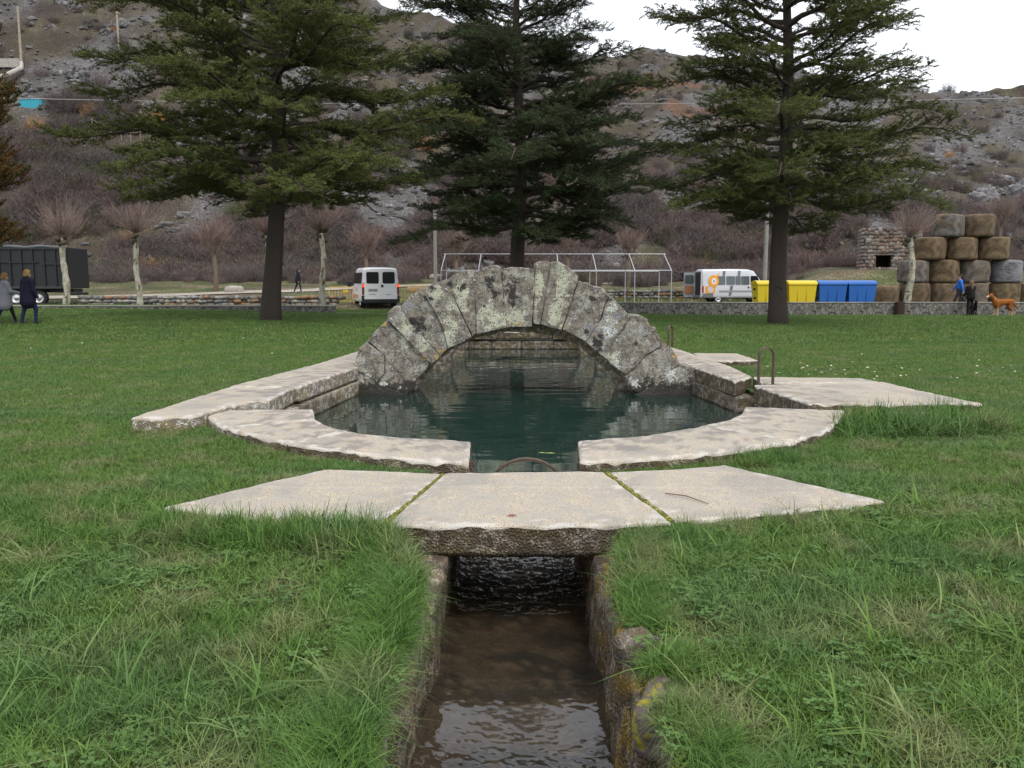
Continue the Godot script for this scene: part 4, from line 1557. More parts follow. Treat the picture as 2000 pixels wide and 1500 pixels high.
func cedar(at: Vector3, H: float, lean: Vector2, h0: float, prof: Array, tr: float, gap: float, tint: Color, sd: int, label: String, dens: float) -> void:
	var t := thing("cedar_tree", label, "tree", at, 0.0, "cedars on the lawn")
	var r := RandomNumberGenerator.new()
	r.seed = sd
	var ax := func(y: float) -> Vector3: return Vector3(lean.x * y + 0.12 * sin(y * 0.5 + sd), y, lean.y * y)
	var m := MB.new()
	m.col = Color(0.15, 0.132, 0.122)
	var pts := []
	var rad := []
	for k in 25:
		var y := -0.15 + (H + 0.15) * k / 24.0
		pts.append(ax.call(y))
		rad.append(tr * (1.0 - 0.93 * k / 24.0) * (1.0 + 0.25 * exp(-maxf(y, 0.0) * 2.2)))
	m.tube(pts, rad, 14)
	for k in m.P.size():
		m.P[k] += m.N[k] * nz.get_noise_3d(m.P[k].x * 90.0, m.P[k].y * 30.0, m.P[k].z * 90.0) * 0.03
	# stubs of cut limbs
	for k in 7:
		var y := r.randf_range(1.2, h0)
		var a := r.randf_range(0, TAU)
		var d := Vector3(cos(a), 0.1, sin(a))
		var p: Vector3 = ax.call(y)
		var rr := tr * (1.0 - 0.93 * y / H)
		m.tube([p + d * rr * 0.7, p + d * (rr + 0.05)], [0.05, 0.035], 6)
	obj("trunk", m.mesh(), M.bark, t)
	var limbs := MB.new()
	limbs.col = Color(0.075, 0.062, 0.05)
	var xf := []
	var cols := PackedColorArray()
	var y := h0
	var az := r.randf_range(0, TAU)
	while y < H - 0.4:
		var n := 4 if y < H * 0.75 else 3
		for b in n:
			az += TAU / n + r.randf_range(-0.5, 0.5)
			var hb := y + r.randf_range(-0.25, 0.25)
			var f := clampf((hb - h0) / (H - h0), 0.0, 1.0)
			var L := 0.0
			for q in prof.size() - 1:
				if f >= prof[q][0] and f <= prof[q + 1][0]:
					L = lerpf(prof[q][1], prof[q + 1][1], (f - prof[q][0]) / (prof[q + 1][0] - prof[q][0]))
			L *= r.randf_range(0.62, 1.06)
			if L < 0.3:
				continue
			var dir := Vector3(cos(az), 0, sin(az))
			var sidev := Vector3(-dir.z, 0, dir.x)
			var p0: Vector3 = ax.call(hb)
			var rise := lerpf(0.04, 0.5, f) + r.randf_range(-0.08, 0.12)
			var bow := r.randf_range(-0.06, 0.06)
			var bp := []
			var br := []
			var N := 9
			for k in N:
				var s := float(k) / (N - 1)
				bp.append(p0 + dir * L * s + sidev * (bow * L * s * s) + Vector3.UP * L * (rise * s - 0.11 * s * s + 0.035 * sin(s * 9.0 + az)))
				br.append(maxf(0.007, (0.016 * L + 0.012) * (1.0 - s * 0.9)))
			limbs.tube(bp, br, 5, false)
			# flat fans of side shoots
			var step := 0.2 / dens
			var s := 0.22
			var sg := 1.0
			while s < 1.0:
				var kf := s * (N - 1)
				var k0 := mini(int(kf), N - 2)
				var q: Vector3 = (bp[k0] as Vector3).lerp(bp[k0 + 1], kf - k0)
				var fd: Vector3 = (bp[k0 + 1] - bp[k0]).normalized()
				sg = -sg
				var tl := L * 0.36 * (1.15 - s) * r.randf_range(0.5, 1.1) + 0.25
				var td := (fd * r.randf_range(0.55, 1.0) + sidev * sg * r.randf_range(0.7, 1.1) + Vector3.UP * r.randf_range(-0.3, 0.4)).normalized()
				limbs.tube([q, q + td * tl * 0.5 - Vector3.UP * 0.02 * tl, q + td * tl], [0.012, 0.008, 0.004], 3, false)
				var u := 0.12
				while u < tl:
					var c := q + td * u + Vector3(r.randf_range(-0.06, 0.06), r.randf_range(-0.03, 0.05), r.randf_range(-0.06, 0.06))
					var turn := atan2(-td.x, -td.z) + r.randf_range(-0.9, 0.9)
					var bs := Basis(Vector3.UP, turn) * Basis(Vector3.RIGHT, r.randf_range(-0.45, 0.7)) * Basis(Vector3.BACK, r.randf_range(-0.7, 0.7))
					xf.append(Transform3D(bs.scaled(Vector3.ONE * r.randf_range(0.6, 1.1)), c))
					var v := r.randf_range(0.7, 1.3) * (1.0 + 0.35 * nz.get_noise_3d(c.x * 30.0, c.y * 30.0, c.z * 30.0))
					cols.append(Color(tint.r * v, tint.g * v, tint.b * v).lerp(Color(0.12, 0.1, 0.05), 0.35 if r.randf() < 0.06 else 0.0))
					u += r.randf_range(0.11, 0.19) / dens
				s += step / L * r.randf_range(0.7, 1.3)
		y += gap * r.randf_range(0.75, 1.3)
	obj("branchwork", limbs.mesh(), M.twig, t)
	multi("crown", rosette_mesh(sd), M.needle, xf, cols, t).set_meta("kind", "stuff")

func cedars() -> void:
	cedar(Vector3(-8.9, gh(-8.9, -31.0), -31.0), 17.5, Vector2(0.045, 0.0), 4.3, [[0.0, 6.4], [0.1, 7.0], [0.45, 6.2], [0.7, 4.0], [1.0, 0.3]], 0.36, 0.5, Color(0.14, 0.165, 0.052), 5, "broad flat-layered cedar with a leaning bare trunk beside the white van", 1.6)
	cedar(Vector3(0.3, gh(0.3, -40.0), -40.0), 21.0, Vector2(0.0, 0.0), 3.9, [[0.0, 6.6], [0.12, 8.0], [0.4, 6.2], [0.7, 3.5], [1.0, 0.2]], 0.40, 0.46, Color(0.072, 0.10, 0.046), 17, "dense dark cone-shaped cedar rising behind the stone arch", 1.6)
	cedar(Vector3(9.7, gh(9.7, -30.0), -30.0), 18.0, Vector2(-0.02, 0.0), 4.0, [[0.0, 5.6], [0.15, 6.1], [0.5, 4.9], [0.75, 3.2], [1.0, 0.2]], 0.33, 0.48, Color(0.125, 0.148, 0.048), 29, "open airy cedar standing in front of the yellow bins", 1.4)
	# brown cypress whose edge reaches into the picture
	var at := Vector3(-17.35, gh(-17.35, -24.0), -24.0)
	var t := thing("cypress_tree", "rusty brown cypress reaching in at the left edge above the walkers", "tree", at)
	var m := MB.new()
	m.col = Color(0.45, 0.36, 0.28)
	m.tube([Vector3(0, -0.1, 0), Vector3(0.05, 4, 0), Vector3(0, 10.5, 0)], [0.3, 0.22, 0.04], 10)
	obj("trunk", m.mesh(), M.bark, t)
	var xf := []
	var cols := PackedColorArray()
	for k in 9000:
		var h := R(2.2, 11.0)
		var rad := 2.55 * sqrt(clampf(1.0 - pow((h - 5.2) / 6.2, 2.0), 0.02, 1.0)) * (1.0 + 0.16 * sin(h * 3.1) + 0.1 * sin(h * 7.7))
		var a := R(0, TAU)
		var rr := rad * sqrt(R(0.35, 1.0))
		var p := Vector3(cos(a) * rr, h, sin(a) * rr)
		xf.append(Transform3D(Basis(Vector3.UP, -a - PI * 0.5 + R(-0.5, 0.5)) * Basis(Vector3.RIGHT, R(0.3, 1.2)) * Basis.from_scale(Vector3.ONE * R(0.8, 1.5)), p))
		var v := R(0.6, 1.3)
		cols.append((Color(0.15, 0.085, 0.03) if R(0, 1) < 0.7 else Color(0.09, 0.09, 0.03)) * v)
	multi("crown", rosette_mesh(77), M.needle, xf, cols, t).set_meta("kind", "stuff")

# thin bare shoots fanning out of a point
func shoots(m: MB, c: Vector3, n: int, l0: float, l1: float, spread: float, w: float, tone: Color, r: RandomNumberGenerator, fork: bool) -> void:
	for k in n:
		var a := r.randf_range(0, TAU)
		var e := spread * sqrt(r.randf())
		var d := Vector3(cos(a) * sin(e), cos(e), sin(a) * sin(e))
		var l := r.randf_range(l0, l1)
		var mid := c + d * l * 0.5 + Vector3(r.randf_range(-0.12, 0.12), r.randf_range(-0.1, 0.02), r.randf_range(-0.12, 0.12)) * l
		var tip := c + d * l + Vector3.UP * l * 0.12 + Vector3(r.randf_range(-0.1, 0.1), 0, r.randf_range(-0.1, 0.1)) * l
		m.col = tone * r.randf_range(0.7, 1.3)
		m.tube([c, mid, tip], [w, w * 0.7, w * 0.3], 3, false)
		if fork:
			for q in 3:
				var s := r.randf_range(0.25, 0.8)
				var b := c.lerp(tip, s)
				var d2 := (d + Vector3(r.randf_range(-0.7, 0.7), r.randf_range(-0.1, 0.6), r.randf_range(-0.7, 0.7))).normalized()
				m.tube([b, b + d2 * l * 0.4 * r.randf_range(0.5, 1.0)], [w * 0.55, w * 0.25], 3, false)

func pollards() -> void:
	var list := [[-22.8, -42.6, 3.45, 0.15, "white-barked pollarded plane tree right beside the black trailer"], [-19.1, -42.6, 3.6, 0.135, "white-barked pollarded plane tree between the trailer and the leaning cedar"], [-12.7, -43.4, 3.7, 0.13, "white-barked pollarded plane tree half hidden behind the leaning cedar trunk"], [-9.1, -40.2, 3.75, 0.135, "white-barked pollarded plane tree at the end of the low wall by the white van"], [20.3, -42.6, 3.6, 0.16, "white-barked pollarded plane tree in front of the hay bales"]]
	for k in list.size():
		var q: Array = list[k]
		var t := thing("plane_tree", q[4], "tree", Vector3(q[0], gh(q[0], q[1]) - 0.02, q[1]), 0.0, "pollarded plane trees")
		var r := RandomNumberGenerator.new()
		r.seed = 100 + k
		var m := MB.new()
		m.col = Color(0.78, 0.78, 0.76)
		var pts := []
		var rad := []
		for s in 40:
			var y: float = q[2] * s / 39.0
			pts.append(Vector3(0.07 * sin(y * 1.9 + k), y, 0.05 * cos(y * 1.4 + k)))
			rad.append(q[3] * (1.15 - 0.35 * s / 39.0) * (1.0 + 0.1 * sin(y * 7.0 + k)))
		m.tube(pts, rad, 12)
		for i in m.P.size():
			var pb := m.P[i]
			var bn := nz.get_noise_3d(pb.x * 200.0 + k * 50.0, pb.y * 70.0, pb.z * 200.0)
			m.P[i] += m.N[i] * bn * 0.03
			if bn > 0.2:
				m.C[i] = Color(0.55, 0.53, 0.45)
			elif bn < -0.3:
				m.C[i] = Color(0.22, 0.18, 0.14)
		m.col = Color(0.2, 0.165, 0.14)
		for s in 9:
			m.ball(pts[39] + Vector3(r.randf_range(-0.2, 0.2), r.randf_range(-0.35, 0.2), r.randf_range(-0.2, 0.2)), Vector3.ONE * r.randf_range(0.09, 0.17), 7, 5)
		obj("trunk", m.mesh(), M.plane, t)
		var c := MB.new()
		shoots(c, pts[39] + Vector3(0, 0.1, 0), 150, 0.6, 2.2, 1.1, 0.010, Color(0.29, 0.21, 0.19), r, true)
		obj("crown", c.mesh(), M.twig, t)
	# bare trees farther back
	var back := [[-20.6, -58.0, 2.6, "small round bare tree beside the gravel track"], [-33.0, -62.0, 3.2, "forked dark bare tree behind the black trailer"], [-11.5, -66.0, 2.2, "bare tree on the bank above the far walker"], [9.2, -66.0, 2.2, "bare tree on the terrace seen through the tent frame"], [4.3, -64.6, 2.4, "dark forked bare tree on the terrace right of the middle cedar trunk"], [-4.2, -63.0, 2.3, "bare tree by the grey pole behind the arch"], [43.0, -74.0, 3.6, "pale bare tree behind the top hay bales"]]
	for k in back.size():
		var q: Array = back[k]
		var t := thing("bare_tree", q[3], "tree", Vector3(q[0], gh(q[0], q[1]) - 0.05, q[1]))
		var r := RandomNumberGenerator.new()
		r.seed = 200 + k
		var m := MB.new()
		m.col = Color(0.42, 0.36, 0.32)
		m.tube([Vector3.ZERO, Vector3(0.05, q[2] * 0.5, 0), Vector3(-0.03, q[2], 0)], [0.2, 0.15, 0.13], 8)
		for s in 4:
			var a := s * 1.6 + k
			m.tube([Vector3(-0.03, q[2] * 0.9, 0), Vector3(cos(a) * 0.45, q[2] + 0.7, sin(a) * 0.45), Vector3(cos(a) * 0.7, q[2] + 1.6, sin(a) * 0.7)], [0.09, 0.06, 0.03], 5)
		obj("trunk", m.mesh(), M.bark, t)
		var c := MB.new()
		for s in 5:
			var a := s * 1.6 + k
			var rr := 0.5 if s < 4 else 0.0
			shoots(c, Vector3(cos(a) * rr, q[2] + (0.8 if s < 4 else 0.1), sin(a) * rr), 34, 0.9, 2.2, 0.9, 0.016, Color(0.24, 0.17, 0.15), r, true)
		obj("crown", c.mesh(), M.twig, t)

func shrub_mesh(sd: int, n: int) -> ArrayMesh:
	var m := MB.new()
	var r := RandomNumberGenerator.new()
	r.seed = sd
	for k in n:
		var c := Vector3(r.randf_range(-0.4, 0.4), 0, r.randf_range(-0.4, 0.4))
		var a := r.randf_range(0, TAU)
		var e := r.randf_range(0.0, 0.7)
		var d := Vector3(cos(a) * sin(e), cos(e), sin(a) * sin(e))
		var l := r.randf_range(0.35, 0.95)
		var v := r.randf_range(0.55, 1.45)
		m.col = Color(v, v, v)
		var p := c
		for s in 3:
			var q := p + d * l / 3.0
			var side := d.cross(Vector3(r.randf_range(-1, 1), 0.1, r.randf_range(-1, 1))).normalized() * 0.007 * (1.0 - s * 0.25)
			m.tri(p - side, p + side, q)
			for w in 4:
				var b := p.lerp(q, r.randf())
				var d2 := (d * 0.7 + Vector3(r.randf_range(-1, 1), r.randf_range(-0.4, 0.8), r.randf_range(-1, 1))).normalized()
				var s2 := d2.cross(Vector3(r.randf_range(-1, 1), 0.3, r.randf_range(-1, 1))).normalized() * 0.005
				m.tri(b - s2, b + s2, b + d2 * r.randf_range(0.08, 0.24))
			p = q
			d = (d + Vector3(r.randf_range(-0.5, 0.5), r.randf_range(-0.1, 0.3), r.randf_range(-0.5, 0.5))).normalized()
	return m.mesh()

func shrubs() -> void:
	var xf := [[], [], []]
	var cols := [PackedColorArray(), PackedColorArray(), PackedColorArray()]
	var tries := 0
	var n := 0
	while n < 4300 and tries < 60000:
		tries += 1
		var d := R(66.0, 118.0) if R(0, 1) < 0.75 else R(118.0, 186.0)
		var x := R(-0.7, 0.7) * d
		var q := nz.get_noise_2d(x * 3.0 + 600.0, d * 3.0)
		var belt := smoothstep(70.0, 77.0, d) * (1.0 - smoothstep(84.0, 108.0, d + x * 0.1))
		if x > 0.0:
			belt *= 0.75
			if d < 72.0 + 4.0:
				belt *= 0.3
		if x > 26.0 and x < 40.0 and d < 74.0:
			continue
		var clear := false
		for e in [[-59.2, 106.0, 4.0], [-63.0, 110.0, 3.0], [-65.0, 109.0, 4.0], [-49.0, 101.0, 3.0], [-45.0, 100.5, 3.0], [-41.0, 100.0, 3.5], [-56.8, 111.0, 3.0], [-42.4, 103.0, 2.5]]:
			if Vector2(x - e[0], d - e[1] + 1.0).length() < e[2]:
				clear = true
		if clear:
			continue
		if R(0, 1) > clampf(belt * (0.42 + q * 2.6) + 0.05 + q * 0.3, 0.0, 1.0):
			continue
		var s := R(1.0, 2.6) if d < 110.0 else R(0.7, 1.8)
		if d < 76.0:
			s *= 0.7
		var k := rng.randi() % 3
		xf[k].append(Transform3D(Basis(Vector3.UP, R(0, TAU)).scaled(Vector3(s * 1.25, s, s * 1.25)), Vector3(x, gh(x, -d) - 0.08 * s, -d)))
		var tone := Color(0.17, 0.125, 0.12).lerp(Color(0.25, 0.165, 0.15), R(0, 1)).lerp(Color(0.135, 0.115, 0.108), clampf(0.5 + q * 2.0, 0.0, 1.0))
		if R(0, 1) < 0.05:
			tone = Color(0.12, 0.13, 0.06)
		if R(0, 1) < 0.012:
			tone = Color(0.45, 0.25, 0.1)
		cols[k].append(tone)
		n += 1
	for k in 3:
		var o := multi(["heather_brown_thicket", "bramble_thicket", "leafless_thicket"][k], shrub_mesh(300 + k, 130), M.twig, xf[k], cols[k])
		tag(o, ["purple brown leafless brush spread over the foot of the hillside", "bare bramble brush mixed through the hillside thicket", "leafless scrub scattered up the stony hillside"][k], "brush", "", "stuff")
	# dark round junipers and scrub on the skyline, one by one
	var sky := [[-21.0, -176.0, 2.6, "small round tree alone on the skyline between the left and middle cedars"], [-17.6, -178.0, 2.2, "dark bush on the skyline close to the middle cedar"], [86.0, -186.0, 4.2, "wide bare thicket on the skyline behind the right cedar"], [95.0, -187.0, 3.9, "upright bare bush on the skyline right of the airy cedar"], [103.5, -184.0, 2.6, "thin bare sapling on the right-hand skyline"], [-79.0, -150.0, 3.0, "dark juniper high on the hillside near the top edge"], [-48.5, -140.0, 3.2, "dark rounded juniper on the hillside above the leaning cedar branch"]]
	for k in sky.size():
		var q: Array = sky[k]
		var o := obj("hill_bush", shrub_mesh(400 + k, 260), M.twig)
		var mm := plain(lin(0.075, 0.07, 0.06), 0.9)
		o.material_override = mm
		o.position = Vector3(q[0], gh(q[0], q[1]) - 0.1, q[1])
		o.scale = Vector3(q[2] * 0.8, q[2], q[2] * 0.8)
		tag(o, q[3], "bush")
	var ob := obj("rust_bush", shrub_mesh(450, 300), plain(lin(0.55, 0.3, 0.08), 0.9))
	ob.position = Vector3(-42.4, gh(-42.4, -103.2) - 0.1, -103.2)
	ob.scale = Vector3(1.9, 1.7, 1.7)
	tag(ob, "single bright orange-brown bush beside the railed path on the hillside", "bush")
	var gb := obj("green_bush", shrub_mesh(451, 300), plain(lin(0.07, 0.09, 0.04), 0.9))
	gb.position = Vector3(-49.4, gh(-49.4, -84.7) - 0.1, -84.7)
	gb.scale = Vector3(2.1, 2.6, 2.1)
	tag(gb, "dull green bush in the thicket above the black trailer", "bush")
	# stones lying on the slope
	var rk := []
	for k in 3:
		rk.append(rock_mesh(Vector3(1, 0.7, 0.9), 0.45, 0.3, 50.0 + k * 9.0, func(p: Vector3, _n: Vector3) -> Color: return Color.WHITE * (0.85 + 0.5 * nf.get_noise_3d(p.x * 120.0, p.y * 120.0, p.z * 120.0)), 4))
	var rx := [[], [], []]
	var rc := [PackedColorArray(), PackedColorArray(), PackedColorArray()]
	n = 0
	tries = 0
	while n < 12000 and tries < 90000:
		tries += 1
		var d := R(76.0, 188.0)
		var x := R(-0.7, 0.7) * d
		var sc := nz.get_noise_2d(x * 3.2 + 900.0 - d * 1.1, -d * 1.3)
		var cl := nz.get_noise_2d(x * 7.0 - 300.0, d * 7.0)
		if R(0, 1) > 0.18 + smoothstep(0.0, 0.3, sc) * 0.9 + smoothstep(0.05, 0.3, cl) * 0.8:
			continue
		var s := R(0.1, 0.4)
		if cl > 0.18:
			s *= R(1.0, 2.4)
		var k := rng.randi() % 3
		rx[k].append(Transform3D(Basis(Vector3.UP, R(0, TAU)) * Basis(Vector3.RIGHT, R(-0.5, 0.5)) * Basis.from_scale(Vector3(s * R(0.9, 1.8), s, s)), Vector3(x, gh(x, -d) + s * 0.05, -d)))
		rc[k].append(Color(0.29, 0.285, 0.29) * R(0.4, 1.25))
		n += 1
	for k in 3:
		var o := multi(["limestone_scree", "slope_rubble", "hillside_stones"][k], rk[k], M.vstone, rx[k], rc[k])
		tag(o, ["pale limestone fragments strewn down the hillside", "grey stones scattered between the scrub on the slope", "weathered rock pieces bedded in the hillside turf"][k], "stones", "", "stuff")
	# bedrock ribs on the right-hand slope and above the pale platform
	var crag := [[48.2, -100.0, 5.0, "jagged grey crag above the hay bales"], [57.0, -97.5, 6.0, "broad grey crag at the right edge above the top bales"], [43.7, -90.0, 3.4, "small dark crag left of the top hay bale"], [67.0, -118.0, 4.0, "pale crag high on the right slope"], [-56.8, -111.0, 2.6, "pale blue-grey rock outcrop on the hillside left of the leaning cedar"], [-54.8, -119.5, 2.8, "white rock face beside the second hillside pole"], [-63.5, -124.0, 2.6, "white rock outcrop at the top edge of the hillside"]]
	for k in crag.size():
		var q: Array = crag[k]
		var t := thing("rock_crag", q[3], "crag", Vector3(q[0], gh(q[0], q[1]) - 0.3, q[1]))
		for s in 9:
			var w: float = q[2] * R(0.25, 0.55)
			var g := R(0.7, 1.15)
			var o := obj("rock", rock_mesh(Vector3(w, w * R(0.6, 1.1), w * 0.8), 0.35, w * 0.22, k * 20.0 + s, func(p: Vector3, _n: Vector3) -> Color: return Color(0.27, 0.265, 0.275) * g * (0.8 + 0.9 * nf.get_noise_3d(p.x * 60.0, p.y * 60.0, p.z * 60.0)), 7), M.vstone, t)
			var lx: float = R(-0.6, 0.6) * q[2]
			var lz: float = R(-0.5, 0.3) * q[2]
			o.position = Vector3(lx, gh(q[0] + lx, q[1] + lz) - t.position.y + w * 0.1, lz)
			o.rotation = Vector3(R(-0.4, 0.4), R(0, 3), R(-0.4, 0.4))
	# boulders on the meadow
	for q in [[-6.6, -58.0, 0.9, Color(0.5, 0.4, 0.32), "pale brown boulder on the grass right of the white van"], [-6.9, -75.5, 0.75, Color(0.55, 0.5, 0.44), "pale boulder at the foot of the bank above the white van"], [-19.0, -57.0, 0.8, Color(0.55, 0.5, 0.47), "whitish boulder beside the far walker on the track"]]:
		var tone: Color = q[3]
		var o := obj("boulder", rock_mesh(Vector3(q[2] * 1.5, q[2] * 0.7, q[2]), 0.8, 0.08, q[0], func(p: Vector3, _n: Vector3) -> Color: return tone * (0.9 + 0.3 * nf.get_noise_3d(p.x * 90.0, p.y * 90.0, p.z * 90.0)), 6), M.vstone)
		o.position = Vector3(q[0], gh(q[0], q[1]) + q[2] * 0.22, q[1])
		tag(o, q[4], "boulder")
# ------------------------------------------------------------------ vehicles, bins, bales, frames
func rr(w: float, h: float, r: float, n: int = 4) -> Array:
	var p := []
	for c in [[1, -1, -PI / 2], [1, 1, 0.0], [-1, 1, PI / 2], [-1, -1, PI]]:
		for k in n + 1:
			var a: float = c[2] + PI / 2 * k / n
			p.append(Vector2(c[0] * (w * 0.5 - r) + cos(a) * r, c[1] * (h * 0.5 - r) + sin(a) * r))
	return p

func panel(called: String, parent: Node, o: Vector3, u: Vector3, v: Vector3, pts: Array, thick: float, m: Material, col: Color = Color.WHITE) -> MeshInstance3D:
	var b := MB.new()
	b.col = col
	b.plate(o, u, v, pts, thick)
	return obj(called, b.mesh(), m, parent)

func part_box(called: String, parent: Node, c: Vector3, s: Vector3, m: Material, col: Color = Color.WHITE, bev: float = 0.015) -> MeshInstance3D:
	var b := MB.new()
	b.col = col
	b.box(c, s, bev)
	return obj(called, b.mesh(), m, parent)

func loft(st: Array, cap_rear: bool) -> ArrayMesh:
	var m := MB.new()
	var n := 0
	for s in st:
		var yb: float = s[1]
		var yt: float = s[2]
		var wb: float = s[3]
		var wt: float = s[4]
		var mid := minf(yb + 0.75, lerpf(yb, yt, 0.55))
		var half := [Vector2(wb * 0.9, yb), Vector2(wb * 0.985, yb + 0.06), Vector2(wb, yb + 0.2), Vector2(wb, mid), Vector2(lerpf(wb, wt, 0.75), lerpf(mid, yt, 0.72)), Vector2(wt, yt - 0.13), Vector2(wt - 0.03, yt - 0.05), Vector2(wt - 0.12, yt - 0.008), Vector2(wt * 0.5, yt + 0.015)]
		n = half.size() * 2
		for p in half:
			m.vert(Vector3(p.x, p.y, s[0]))
		for k in range(half.size() - 1, -1, -1):
			m.vert(Vector3(-half[k].x, half[k].y, s[0]))
	for k in st.size() - 1:
		for j in n:
			var a := k * n + j
			var b := k * n + (j + 1) % n
			m.itri(a, a + n, b + n)
			m.itri(a, b + n, b)
	m.smooth()
	for e in [0, st.size() - 1]:
		if e == 0 and not cap_rear:
			continue
		var c := Vector3.ZERO
		for j in n:
			c += m.P[e * n + j] / n
		for j in n:
			if e == 0:
				m.tri(c, m.P[j], m.P[(j + 1) % n])
			else:
				m.tri(c, m.P[e * n + (j + 1) % n], m.P[e * n + j])
	return m.mesh()

func wheel(parent: Node, c: Vector3, r: float, w: float, side: float) -> void:
	var m := MB.new()
	var xf := Transform3D(Basis(Vector3.BACK, -PI / 2 * side), c)
	m.lathe([[r * 0.6, -w * 0.5], [r * 0.93, -w * 0.5], [r, -w * 0.36], [r, w * 0.36], [r * 0.93, w * 0.5], [r * 0.64, w * 0.5], [r * 0.6, w * 0.42]], 22, xf)
	var o := obj("wheel", m.mesh(), M.rubber, parent)
	var h := MB.new()
	h.lathe([[r * 0.62, w * 0.46], [r * 0.56, w * 0.42], [r * 0.5, w * 0.25], [r * 0.3, w * 0.3], [r * 0.22, w * 0.42], [0.001, w * 0.43]], 22, xf)
	obj("rim", h.mesh(), M.steel, o)

func vehicles() -> void:
	var X := Vector3.RIGHT
	var Y := Vector3.UP
	var Z := Vector3.BACK
	# white minibus seen from behind, brake lights on
	var v := thing("white_van", "white minibus seen from behind with its brake lights glowing", "van", Vector3(-7.75, 0.03, -46.9), 0.31)
	var white := plain(lin(0.85, 0.86, 0.88), 0.28)
	obj("body", loft([[2.36, 0.36, 2.08, 0.97, 0.86], [2.28, 0.33, 2.15, 1.0, 0.89], [1.4, 0.32, 2.18, 1.01, 0.9], [-0.4, 0.32, 2.18, 1.01, 0.9], [-0.95, 0.32, 2.1, 1.01, 0.88], [-1.55, 0.32, 1.42, 1.0, 0.8], [-2.2, 0.32, 1.05, 0.96, 0.75], [-2.42, 0.4, 0.8, 0.86, 0.7]], true), white, v)
	var tilt := Vector3(0, 1, -0.05).normalized()
	for s in [-1.0, 1.0]:
		var d := panel("door", v, Vector3(s * 0.435, 1.2, 2.36), X, Y, rr(0.84, 1.6, 0.06), 0.025, white)
		panel("window", d, Vector3(s * 0.43, 1.63, 2.384), X, Y, rr(0.66, 0.62, 0.09), 0.008, M.darkglass)
		for h in [1.86, 1.42, 0.72]:
			part_box("hinge", d, Vector3(s * 0.85, h, 2.392), Vector3(0.14, 0.03, 0.03), white, Color.WHITE, 0.008)
		var l := part_box("taillight", v, Vector3(s * 0.935, 1.02, 2.33), Vector3(0.12, 0.62, 0.1), plain(lin(0.16, 0.012, 0.012), 0.25), Color.WHITE, 0.02)
		part_box("brake_lamp", l, Vector3(s * 0.935, 1.22, 2.37), Vector3(0.105, 0.16, 0.05), M.brake, Color.WHITE, 0.015)
		part_box("corner_guard", v, Vector3(s * 0.95, 0.52, 2.3), Vector3(0.12, 0.36, 0.2), M.black, Color.WHITE, 0.03)
		for z in [1.25, -1.5]:
			wheel(v, Vector3(s * 0.86, 0.33, z), 0.33, 0.22, s)
		for z in [[1.55, 0.95], [0.45, 0.95], [-0.62, 0.85]]:
			panel("window", v, Vector3(s * 0.967, 1.62, z[0] + 0.03), Vector3(0, 0, -s), Vector3(-s * 0.085, 1, 0).normalized(), rr(z[1], 0.6, 0.07), 0.012, M.darkglass)
		var mr := part_box("mirror", v, Vector3(s * 1.2, 1.3, -1.45), Vector3(0.26, 0.36, 0.12), M.black, Color.WHITE, 0.05)
		part_box("mirror_arm", mr, Vector3(s * 1.04, 1.22, -1.42), Vector3(0.2, 0.06, 0.06), M.black)
	part_box("bumper", v, Vector3(0, 0.38, 2.36), Vector3(1.86, 0.24, 0.2), M.black, Color.WHITE, 0.05)
	part_box("latch", v, Vector3(0.08, 1.19, 2.39), Vector3(0.13, 0.14, 0.03), M.black)
	var np := part_box("number_plate", v, Vector3(-0.42, 0.98, 2.392), Vector3(0.52, 0.17, 0.02), plain(lin(0.55, 0.56, 0.56), 0.5))
	for k in 7:
		part_box("plate_character", np, Vector3(-0.6 + k * 0.056 + (0.03 if k > 3 else 0.0), 0.975, 2.404), Vector3(0.03, 0.09, 0.006), M.black, Color.WHITE, 0.002)
	for q in [["CITROEN", -0.62, 0.4], ["JUMPER", 0.42, 0.34]]:
		var tm := TextMesh.new()
		tm.text = q[0]
		tm.font_size = 16
		tm.pixel_size = q[2] / 80.0
		tm.depth = 0.012
		var o := obj("badge", tm, plain(lin(0.2, 0.2, 0.21), 0.4), v)
		o.position = Vector3(q[1] + 0.16 if q[1] < 0 else q[1], 0.75, 2.392)
	# faded red and orange lettering band on the flank
	panel("flank_stripe", v, Vector3(-1.012, 0.62, -0.3), Vector3(0, 0, 1), Y, rr(2.2, 0.2, 0.03), 0.004, plain(lin(0.75, 0.3, 0.15), 0.5))
	for k in 3:
		panel("flank_sign", v, Vector3(-1.012, 1.0, 0.6 - k * 0.34), Vector3(0, 0, 1), Y, rr(0.14, 0.22, 0.02), 0.004, plain(lin(0.7, 0.35, 0.3), 0.5))
	for s in [-1.0, 1.0]:
		var bl := SpotLight3D.new()
		bl.name = "brake_glow"
		bl.light_color = Color(1.0, 0.25, 0.12)
		bl.light_energy = 0.35
		bl.light_size = 0.1
		bl.spot_range = 20.0
		bl.spot_angle = 80.0
		bl.shadow_enabled = true
		bl.position = Vector3(s * 0.935, 1.22, 2.43)
		bl.rotation.y = PI
		v.add_child(bl, true)

	# silver van, side on, rear doors swung open
	v = thing("silver_van", "white high-roof van parked side-on with rear doors open and orange emblem", "van", Vector3(16.0, -0.09, -60.5), -1.5)
	var silver := plain(lin(0.62, 0.64, 0.68), 0.28, 0.1)
